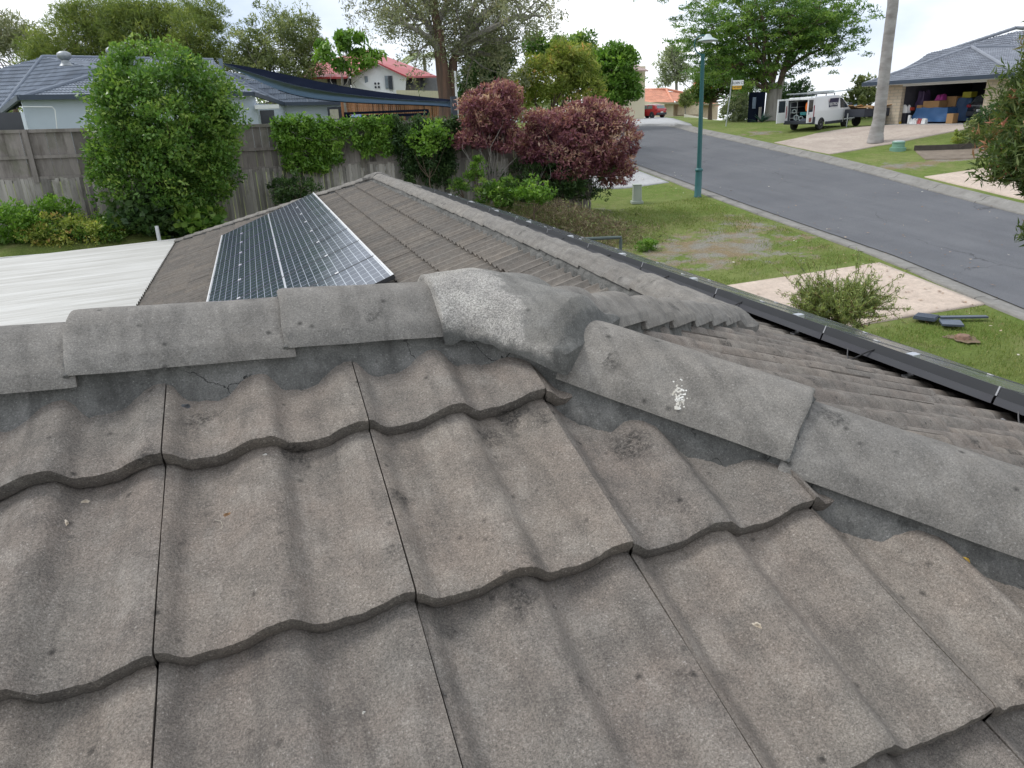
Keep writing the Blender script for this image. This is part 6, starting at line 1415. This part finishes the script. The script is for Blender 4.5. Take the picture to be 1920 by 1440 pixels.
# service boxes
M_PITB = simple('pit_concrete_green', (.36, .40, .34), (.29, .33, .28), 3, .8)
ub = gp(1194, 381); uD = math.hypot(ub.x, ub.y); h_ = atd(1194, 347, uD).z-ub.z; t = thing('service_pillar', 'pale grey green concrete service pillar on the near lawn', 'service pillar', tuple(ub))
mb = MB(); mb.box((ub.x, ub.y, ub.z+h_/2), (.34, .30, h_), rz=-.3, taper=.9); mb.build('pillar_body', M_PITB, t, bevel=.02); mb = MB(); mb.box((ub.x, ub.y, ub.z+.04), (.44, .40, .1), rz=-.3); mb.build('plinth', M_PITB, t, bevel=.01); mb = MB(); mb.box((ub.x, ub.y, ub.z+h_+.012), (.33, .29, .03), rz=-.3); mb.build('lid', M_PITB, t, bevel=.008)
ub = gp(1683, 282); uD = math.hypot(ub.x, ub.y); h_ = atd(1683, 265, uD).z-ub.z; t = thing('service_turret', 'squat green service turret on the verge beside the palm', 'service pillar', tuple(ub)); M_TURR = simple('turret_green', (.16, .30, .22), (.13, .25, .19), 3, .6)
MB().lathe(ub, [(.36, -.05), (.36, h_*.32), (.28, h_*.36), (.27, h_*.85), (.3, h_*.88), (.27, h_)], 18).build('turret_body', M_TURR, t, smooth=True); MB().lathe(ub, [(.26, h_*.98), (.24, h_*1.06), (.1, h_*1.1)], 18).build('turret_cap', M_SHADE, t, smooth=True)
# bent pipe at the lawn edge
pA = atd(1164, 445, 13.0); MB().tube([(pA.x, pA.y, gz(pA.x, pA.y)), (pA.x, pA.y, pA.z-.05), tuple(pA), tuple(pA-rd_*.08), tuple(atd(1128, 447, 13.0)-rd_*.5)], .03, 8).build('bent_pipe', simple('pipe_green_grey', (.09, .12, .11)), label='grey green bent pipe rail rising behind the street side panels', cat='pipe', loc=tuple(pA), smooth=True)
# discarded panels, stump
M_SCR = simple('scrap_blue_grey', (.09, .11, .15), (.06, .075, .10), 3, .4)
def plate(u, v, w_, l_, rz, label, tilt=0, name='discarded_panel', ribs=0):
    c = gp(u, v); mb = MB(); mb.box((c.x, c.y, c.z+.07+.02), (l_, w_, .04), rz=rz, ry=tilt)
    for k in range(ribs): mb.box((c.x+math.cos(rz)*(k-ribs/2+.5)*l_/ribs, c.y+math.sin(rz)*(k-ribs/2+.5)*l_/ribs, c.z+.125), (.03, w_*.95, .03), rz=rz)
    return mb.build(name, M_SCR, label=label, cat='panel piece', loc=tuple(c), group='discarded roof pieces on the lawn')
plate(1735, 603, .42, .36, .5, 'ribbed blue grey piece lying on the lawn, the one with slots', ribs=6); plate(1782, 613, .40, .42, .9, 'plain blue grey sheet under the long strip on the lawn'); plate(1805, 602, .12, .95, -.42, 'long dark strip lying across the other pieces on the lawn')
sc_ = gp(1805, 636); mb = MB(); mb.lathe(sc_, [(.17, -.02), (.14, .06), (.11, .09), (.02, .085)], 14); mb.build('tree_stump', simple('stump_wood', (.28, .17, .12), (.12, .07, .05), 12, .9), smooth=True, label='small reddish cut stump on the lawn near the pieces', cat='stump', loc=tuple(sc_))
blob(tuple(sc_+Vector((.1, .1, .015))), (0, 0, 1), .42, .3, .02, simple('bare_soil', (.13, .09, .06), (.2, .15, .09), 9, .95), 'soil_patch', 'bare soil around the cut stump', 'soil', seed=3, nn=30)
# ------------------------------------------------------------------ vehicles
M_VWH = simple('van_white', (.78, .79, .80), (.74, .75, .76), 1, .25, coat=.5); M_TYRE = simple('tyre', (.02, .02, .022), (.03, .03, .03), 5, .85); M_RIM = simple('rim_silver', (.5, .51, .53), (.38, .39, .4), 5, .35, metal=.6); M_PLAS = simple('bumper_dark', (.035, .04, .055), (.03, .033, .045), 3, .6)
M_GLA = simple('vehicle_glass', (.03, .04, .05), (.04, .05, .06), 2, .06, spec=.8); M_LRED = simple('tail_light', (.35, .01, .02), (.2, .0, .02), 6, .2); M_ORG = simple('jacket_orange', (.85, .2, .03), (.7, .15, .02), 4, .8)
def wheel(parent, M, x, y, r=.33, w_=.22, side=1, rim=M_RIM):
    sgn = 1 if side > 0 else -1
    mt = MB(M); mt.lathe((x, y, r), [(r*.62, -w_/2), (r*.93, -w_/2), (r, -w_/2+.03), (r, w_/2-.03), (r*.93, w_/2), (r*.62, w_/2)], 26, axis='Y'); tw = mt.build('wheel', M_TYRE, parent, smooth=True)
    mr = MB(M); yo = sgn*w_/2
    mr.lathe((x, y, r), [(r*.66, yo*.8), (r*.66, yo*1.02), (r*.58, yo*.9), (r*.2, yo*.95), (r*.12, yo*1.05)], 22, axis='Y')
    o = mr.build('rim', rim, None, smooth=True); o.parent = tw; 
    off = wloc(parent); o.data.transform(Matrix.Translation(-off)); o.parent = tw
    for k in range(5):
        pass
    return tw
hv = Vector((.94, .342, 0)).normalized(); yv = math.atan2(hv.y, hv.x); rw = gp(1535, 244)
lv = Vector((-hv.y, hv.x, 0)); org = Vector((rw.x, rw.y, 0))-hv*.92+lv*.86; org.z = rw.z
sl = math.atan2(gz(*(org+hv*4)[:2])-rw.z, 4.0)
org = org+(hv*.92-lv*.86)*.08; MV = Matrix.Translation(org) @ Matrix.Scale(.92, 4) @ Matrix.Rotation(yv, 4, 'Z') @ Matrix.Rotation(-sl*.8, 4, 'Y')
van = thing('work_van', 'white work van with both rear doors open and a ladder rack', 'van', tuple(org))
def vx(x, y, z): return (x, y, z)
Yz = lambda z: .975 if z < 1.12 else .975-.13*((z-1.12)/.85)**1.3
prf = [(0, .48), (0, 1.12), (.05, 1.86), (.16, 1.95), (2.9, 1.97), (3.25, 1.90), (4.10, 1.30), (4.3, 1.16), (4.86, 1.0), (4.98, .8), (4.98, .42)]
mb = MB(MV); lowp = [p for p in prf]
for sg_ in (-1, 1):
    arch = lambda xc: [(xc+.40*math.cos(a), .34+.40*math.sin(a)) for a in np.linspace(math.pi*1.0, 0, 12)]
    low = [(0, .42)]+arch(.92)+[(1.36, .34), (3.55, .34)]+arch(3.98)+[(4.98, .42), (4.98, .8), (4.86, 1.0), (4.3, 1.12), (0, 1.12)]
    mb.add([vx(x, sg_*Yz(z), z) for x, z in low], [tuple(range(len(low)))])
    upp = [(0, 1.12), (4.3, 1.12), (4.3, 1.16), (4.10, 1.30), (3.25, 1.90), (2.9, 1.97), (.16, 1.95), (.05, 1.86)]
    mb.add([vx(x, sg_*Yz(z), z) for x, z in upp], [tuple(range(len(upp)))])
top = [(.05, 1.86), (.16, 1.95), (2.9, 1.97), (3.25, 1.90)]; hood = [(4.10, 1.30), (4.3, 1.16), (4.86, 1.0), (4.98, .8), (4.98, .42)]
for seg in (top, hood):
    for (x0, z0), (x1, z1) in zip(seg, seg[1:]): mb.add([vx(x0, -Yz(z0), z0), vx(x1, -Yz(z1), z1), vx(x1, Yz(z1), z1), vx(x0, Yz(z0), z0)], [(0, 1, 2, 3)])
mb.box((2.4, 0, .46), (4.7, 1.7, .06)); mb.box((0.03, .9, 1.2), (.08, .12, 1.4)); mb.box((.03, -.9, 1.2), (.08, .12, 1.4)); mb.box((.06, 0, 1.86), (.1, 1.7, .1))
vb_ = mb.build('body', M_VWH, van)
MB(MV).add([vx(3.27, -.82, 1.87), vx(4.08, -.93, 1.31), vx(4.08, .93, 1.31), vx(3.27, .82, 1.87)], [(0, 1, 2, 3)]).build('windscreen', M_GLA, van)
for sg_ in (-1, 1):
    w_ = [(3.1, 1.2), (4.05, 1.2), (3.9, 1.36), (3.35, 1.78), (3.1, 1.8)]
    MB(MV).add([vx(x, sg_*(Yz(z)+.006), z) for x, z in w_], [tuple(range(5))]).build('side_window', M_GLA, van)
    MB(MV).box((4.12, sg_*1.1, 1.33), (.1, .2, .26)).build('mirror', M_PLAS, van, bevel=.03)
    MB(MV).box((2.42, sg_*.985, .38), (2.1, .04, .17)).build('sill_trim', M_PLAS, van, bevel=.01)
    MB(MV).box((-.012, sg_*.93, 1.12), (.06, .11, .72)).build('tail_light', M_LRED, van, bevel=.01)
    MB(MV).box((.03, sg_*.965, .6), (.28, .06, .42)).build('bumper_corner', M_PLAS, van, bevel=.02)
    for x in (.92, 3.98): wheel(van, MV, x, sg_*.86, .33, .22, sg_)
    MB(MV).box((.92, sg_*.6, .6), (.9, .3, .5)).build('wheel_well', M_PLAS, van); MB(MV).box((3.98, sg_*.6, .6), (.9, .3, .5)).build('wheel_well', M_PLAS, van)
MB(MV).box((-.04, 0, .5), (.2, 1.9, .22)).build('rear_bumper', M_PLAS, van, bevel=.03); MB(MV).box((4.98, 0, .5), (.12, 1.85, .3)).build('front_bumper', M_PLAS, van, bevel=.03)
M_CARGO = simple('cargo_lining', (.13, .14, .17), (.09, .10, .12), 3, .8)
mb = MB(MV); mb.box((1.3, .84, 1.2), (2.4, .02, 1.4)); mb.box((1.3, -.84, 1.2), (2.4, .02, 1.4)); mb.box((2.5, 0, 1.2), (.03, 1.66, 1.4)); mb.box((1.3, 0, .52), (2.4, 1.66, .04)); mb.build('cargo_lining', M_CARGO, van)
for (hy, sg_) in ((.93, 1), (-.93, -1)):
    Md = MV @ Matrix.Translation((-.02, hy, 0)) @ Matrix.Rotation(math.pi+(-.12 if sg_ > 0 else .10), 4, 'Z')      # door runs rearwards from its hinge
    mb = MB(Md); X0, X1 = 0, .86
    mb.box((.43, 0, .80), (.86, .045, .62)); mb.box((.43, 0, 1.85), (.86, .045, .10)); mb.box((.06, 0, 1.46), (.12, .045, .72)); mb.box((.80, 0, 1.46), (.12, .045, .72))
    dr = mb.build('rear_door', M_VWH, van, bevel=.012)
    g2 = MB(Md); g2.box((.43, 0, 1.46), (.62, .02, .68)); o = g2.build('door_glass', M_GLA, None); o.data.transform(Matrix.Translation(-wloc(van))); o.parent = dr
    g2 = MB(Md); g2.box((.43, -.03 if sg_ > 0 else -.03, .82), (.6, .02, .42)); o = g2.build('door_trim', M_PLAS, None); o.data.transform(Matrix.Translation(-wloc(van))); o.parent = dr
    if sg_ < 0:
        g2 = MB(Md); g2.box((.42, .028, .66), (.34, .012, .24)); o = g2.build('door_sticker', simple('sticker_orange_brown', (.35, .1, .06), (.12, .06, .07), 20, .6), None); o.data.transform(Matrix.Translation(-wloc(van))); o.parent = dr
        g2 = MB(Md); g2.box((.68, .03, 1.05), (.05, .03, .14)); o = g2.build('door_handle', M_PLAS, None); o.data.transform(Matrix.Translation(-wloc(van))); o.parent = dr
# magnetic sign on the side
M_NAV2 = simple('sign_navy', (.03, .03, .075), (.025, .025, .06), 3, .5); M_ORL = simple('sign_orange', (.8, .13, .04), (.75, .12, .04), 3, .5)
o = MB(MV).box((2.25, -.965, 1.48), (1.06, .012, .66), rx=.1).build('side_sign', M_NAV2, van)
def vtxt(s, z, size, mat, sx=1.0):
    p = MV @ Vector((2.25, -.985+(z-1.48)*.12, z)); xd = (MV.to_3x3() @ Vector((1, 0, 0))); upd = (MV.to_3x3() @ Vector((0, .12, 1)))
    t_ = txt(s, p, size, mat, van, xd, upd, 'sign_lettering', sx=sx); return t_
vtxt('PRESTIGE', 1.66, .25, M_ORL, .85); vtxt('ELECTRICAL', 1.46, .21, M_SIGNW, .86); vtxt('CONSULTANCY', 1.27, .12, M_SIGNW, 1.0)
p = MV @ Vector((2.25, -1.0, .98))
# contents of the van
def vth(name, label, cat, fn, mat, **kw):
    c = MV @ Vector(kw.pop('c')); mb = MB(MV); fn(mb); return mb.build(name, mat, label=label, cat=cat, loc=tuple(c), **kw)
vth('orange_jacket', 'bright orange jacket hanging in the open back of the van', 'jacket', lambda m: m.lathe((.22, -.42, 1.15), [(.13, 0), (.17, .2), (.16, .4), (.1, .52), (.03, .56)], 12, scale=(.6, 1.1)), M_ORG, c=(.22, -.42, 1.15), smooth=True)
vth('teal_crate', 'teal crate on the shelf in the open back of the van', 'crate', lambda m: m.box((.35, -.15, 1.0), (.4, .42, .18)), simple('crate_teal', (.03, .2, .22)), c=(.35, -.15, .9), bevel=.02)
vth('shelf_unit', 'grey steel shelving along the inside of the van', 'shelf', lambda m: [m.box((.9, .55, .75+.32*k), (1.4, .5, .03)) for k in range(4)]+[m.box((.22, .32, 1.15), (.03, .03, 1.2)), m.box((.22, .78, 1.15), (.03, .03, 1.2))], M_GALV, c=(.9, .55, .6))
for k, (x, y, z, r, lb) in enumerate(((.25, .35, .78, .15, 'coil of pale cable on the van floor, nearest the far door'), (.25, .02, .72, .13, 'coil of pale cable lying in the middle of the van floor'), (.3, .55, 1.15, .12, 'coil of pale cable on the second shelf in the van'))):
    vth('cable_coil', lb, 'cable coil', lambda m: m.tube([(x+.05*math.cos(a*.5), y+r*math.cos(a), z+r*math.sin(a)) for a in np.linspace(0, 6.1*2, 30)], .025, 6), M_SHADE, c=(x, y, z), group='cable coils in the van', smooth=True)
vth('tool_box', 'dark tool box on the floor of the van', 'tool box', lambda m: m.box((.25, -.3, .62), (.4, .5, .18)), M_SCR, c=(.25, -.3, .54), bevel=.02)
rk = thing('roof_rack', 'grey roof rack with long conduit tubes on top of the white van', 'roof rack', tuple(MV @ Vector((1.7, 0, 1.97))))
mb = MB(MV)
for x in (.45, 1.6, 2.6): mb.box((x, 0, 2.1), (.05, 1.6, .04)); mb.box((x, .76, 2.03), (.05, .03, .12)); mb.box((x, -.76, 2.03), (.05, .03, .12))
mb.build('cross_bars', M_PLAS, rk)
MB(MV).tube([(-.1, -.5, 2.2), (2.9, -.5, 2.2)], .075, 10).build('conduit_tube', M_GALV, rk, smooth=True); MB(MV).tube([(2.2, -.62, 2.18), (5.1, -.62, 2.22)], .03, 8).build('long_pole', M_SHADE, rk, smooth=True)
mb = MB(MV); mb.box((.9, .35, 2.18), (2.6, .05, .07)); mb.box((.9, .72, 2.18), (2.6, .05, .07)); [mb.box((-.3+.3*k, .53, 2.18), (.03, .36, .03)) for k in range(9)]; mb.build('ladder', M_GALV, rk)
# trailer beside the van
tb = gp(1625, 236); t = thing('box_trailer', 'low black box trailer heaped with cardboard beside the garage house', 'trailer', tuple(tb)); MT = Matrix.Translation(Vector(tb)) @ Matrix.Rotation(.1, 4, 'Z')
mb = MB(MT); mb.box((0, 0, .55), (2.2, 1.4, .06)); mb.box((0, -.7, .75), (2.2, .04, .42)); mb.box((0, .7, .75), (2.2, .04, .42)); mb.box((-1.1, 0, .75), (.04, 1.4, .42)); mb.box((1.1, 0, .75), (.04, 1.4, .42)); mb.build('tray', M_PLAS, t)
for sg_ in (-1, 1): wheel(t, MT, 0, sg_*.8, .3, .18, sg_)
mb = MB(MT); mb.tube([(-1.1, 0, .5), (-1.9, 0, .45)], .035, 6); mb.tube([(-1.75, -.1, 0), (-1.75, -.1, .75)], .03, 6); mb.build('drawbar', M_GALV, t)
mb = MB(MT); 
for k in range(9): mb.box((RNG.uniform(-.9, .9), RNG.uniform(-.5, .5), .98+RNG.uniform(0, .1)), (RNG.uniform(.4, .8), RNG.uniform(.3, .6), .03), rz=RNG.uniform(0, 3), ry=RNG.normal(0, .2), rx=RNG.normal(0, .2))
c = MT @ Vector((0, 0, .98)); mb.build('cardboard_heap', M_CARD, label='heap of flattened cardboard on the black trailer', cat='cardboard', loc=tuple(c))
def hatch(name, label, M, paint, glassm, parts=True, L=4.1, W=.88, H=1.5):
    o_ = M.translation; t = thing(name, label, 'car', tuple(o_))
    # stations: x, half width low, belt z, roof z, half width roof, nose/boot lower z
    st = [(0, .70, .62, .95, .95, .6), (.06, .80, .40, 1.0, 1.02, .66), (.35, .86, .26, 1.02, 1.36, .60), (.75, .88, .25, 1.0, 1.47, .60), (1.6, .88, .25, .97, 1.5, .62), (2.3, .88, .25, .95, 1.46, .60), (2.9, .87, .25, .93, 1.12, .68), (3.15, .86, .26, .92, .98, .76), (3.7, .82, .28, .84, .86, .7), (4.0, .70, .35, .72, .73, .55), (4.1, .55, .45, .6, .61, .45)]
    ring = lambda s_: [(-s_[1]*.94, s_[2]), (-s_[1], s_[2]+.18), (-s_[1], (s_[2]+s_[3])/2+.05), (-s_[1]*.97, s_[3]), (-s_[5]-.03, s_[4]-.05), (-s_[5]*.6, s_[4]), (s_[5]*.6, s_[4]), (s_[5]+.03, s_[4]-.05), (s_[1]*.97, s_[3]), (s_[1], (s_[2]+s_[3])/2+.05), (s_[1], s_[2]+.18), (s_[1]*.94, s_[2])]
    mb = MB(M); vs = []; 
    for s_ in st: vs += [(s_[0], y, z) for y, z in ring(s_)]
    n_ = 12; fs = [(i*n_+k, i*n_+(k+1) % n_, (i+1)*n_+(k+1) % n_, (i+1)*n_+k) for i in range(len(st)-1) for k in range(n_)]+[tuple(range(n_)), tuple((len(st)-1)*n_+k for k in range(n_))]
    mb.add(vs, fs); mb.build('body', paint, t, smooth=True)
    for sg_ in (-1, 1):
        g1 = [(.62, 1.03), (1.5, 1.0), (1.5, 1.40), (.85, 1.37)]; g2 = [(1.58, 1.0), (2.75, .98), (2.35, 1.36), (1.58, 1.41)]
        for g_ in (g1, g2):
            yy = lambda z: sg_*(.862-(z-1.0)*.52)
            MB(M).add([(x, yy(z)+sg_*.012, z) for x, z in g_], [(0, 1, 2, 3)]).build('side_window', glassm, t)
        for x in (.72, 3.25): wheel(t, M, x, sg_*.78, .32, .2, sg_); MB(M).lathe((x, sg_*.80, .34), [(.37, -.10), (.37, .083)], 20, axis='Y').build('wheel_arch', M_PLAS, t)
        MB(M).box((.06, sg_*.70, .85), (.16, .26, .15)).build('tail_light', M_LRED, t, bevel=.03); MB(M).box((2.7, sg_*.98, 1.02), (.12, .2, .13)).build('mirror', paint, t, bevel=.03)
    MB(M).add([(.055, -.62, 1.03), (.055, .62, 1.03), (.30, .56, 1.36), (.30, -.56, 1.36)], [(0, 1, 2, 3)]).build('rear_window', glassm, t)
    MB(M).add([(2.95, -.66, 1.02), (2.95, .66, 1.02), (2.36, .56, 1.455), (2.36, -.56, 1.455)], [(0, 1, 2, 3)]).build('windscreen', glassm, t)
    MB(M).box((.0, 0, .45), (.12, 1.55, .26)).build('rear_bumper', M_PLAS, t, bevel=.04); MB(M).box((-.065, 0, .62), (.01, .38, .11)).build('number_plate', M_SIGNW, t); return t
cg = gp(1227, 223); cDd = 92.0; c0 = atd(1240, 223, cDd); c0.z = gz(c0.x, c0.y)+.05
MC = Matrix.Translation(c0) @ Matrix.Rotation(math.atan2(.97, -.24), 4, 'Z')
hatch('parked_hatchback', 'red hatchback parked on the pale apron at the top of the road', MC, simple('paint_red', (.42, .012, .02), (.4, .01, .02), 1, .22, coat=.6), simple('glass_pale', (.12, .16, .17), (.2, .24, .25), 1, .1))
gc = gpt(3.75, 1.6, .04); MG = Matrix.Translation(gc) @ Matrix.Rotation(math.atan2(ng.y, ng.x), 4, 'Z')
hatch('garage_car', 'dark car parked inside the right half of the open garage', MG, simple('paint_black', (.02, .022, .03), (.02, .022, .03), 1, .2, coat=.6), M_GLA)
# four wheel drive behind the fence with its roof rack
fw = atd(728, 226, 28.6); ffw = thing('parked_four_wheel_drive', 'grey four wheel drive mostly hidden behind the paling fence', 'car', (fw.x, fw.y, gz(fw.x, fw.y)))
z0 = gz(fw.x, fw.y); rx_ = rd_; MF = Matrix.Translation((fw.x, fw.y, z0)) @ Matrix.Rotation(math.atan2(rd_.y, rd_.x)+.06, 4, 'Z'); Hc = fw.z-z0
M_SILV = simple('paint_silver', (.42, .43, .46), (.38, .39, .42), 1, .3, coat=.4)
mb = MB(MF); mb.add([(x, y*s_, z) for x, z, y in ((-2.1, .5, .9), (-2.1, 1.0, .9), (-1.9, Hc-.08, .72), (1.0, Hc-.04, .72), (1.7, 1.05, .88), (2.5, .95, .88), (2.55, .45, .88)) for s_ in (-1, 1)], [(0, 2, 3, 1), (2, 4, 5, 3), (4, 6, 7, 5), (6, 8, 9, 7), (8, 10, 11, 9), (10, 12, 13, 11), (0, 12, 10, 8, 6, 4, 2), (1, 3, 5, 7, 9, 11, 13), (0, 1, 13, 12)]); mb.build('body', M_SILV, ffw, bevel=.05)
for sg_ in (-1, 1):
    for x in (-1.4, 1.6): wheel(ffw, MF, x, sg_*.8, .38, .24, sg_)
    MB(MF).add([(x, sg_*(.905-(z-1.0)*.22), z) for x, z in ((-1.8, 1.1), (1.5, 1.1), (.95, Hc-.18), (-1.75, Hc-.18))], [(0, 1, 2, 3)]).build('side_window', M_GLA, ffw)
rr_ = thing('black_roof_rack', 'long black roof rack with a blue white sticker showing above the fence', 'roof rack', tuple(MF @ Vector((0, 0, Hc))))
mb = MB(MF)
for y in (-.62, .62): mb.box((0, y, Hc+.30), (2.95, .04, .07)); mb.box((0, y, Hc+.17), (2.95, .04, .09))
for x in (-1.46, 1.46): mb.box((x, 0, Hc+.22), (.04, 1.28, .15))
for k in range(14): mb.box((-1.4+k*.215, 0, Hc+.2), (.09, 1.24, .025))
mb.build('platform', M_SAIL, rr_)
for x in (-.95, 0, .75):
    for y in (-.6, .6): MB(MF).box((x, y, Hc+.06), (.14, .05, .16)).build('bracket', M_CABLE, rr_)
o = MB(MF).box((-1.05, -.655, Hc+.20), (.34, .012, .09)).build('rack_badge', simple('badge_blue', (.1, .25, .6), (.12, .3, .65), 3, .5), rr_)
txt('KINGS', MF @ Vector((-1.05, -.664, Hc+.20)), .10, M_SIGNW, rr_, MF.to_3x3() @ Vector((1, 0, 0)), name='badge_lettering')
# skyline
M_FAR = simple('far_tower_haze', (.36, .46, .60), (.33, .43, .57), .05, .9)  # distance haze painted into the tower colour as pale blue
for k, (u, vt, w_, lb) in enumerate(((1606, 190, 22, 'broad haze blue tower block on the far skyline'), (1617, 185, 12, 'tallest slim haze blue tower on the far skyline'), (1598, 192, 16, 'low haze blue block at the left of the far skyline'))):
    a = atd(u, vt, 520); mb = MB(); mb.box((a.x, a.y, a.z-22), (w_*.3, 6, 44), rz=-.6); mb.box((a.x, a.y, a.z+.5), (w_*.15, 3, 1.4), rz=-.6); mb.build('distant_tower', M_FAR, label=lb, cat='tower', loc=(a.x, a.y, a.z-44), group='towers on the far skyline')
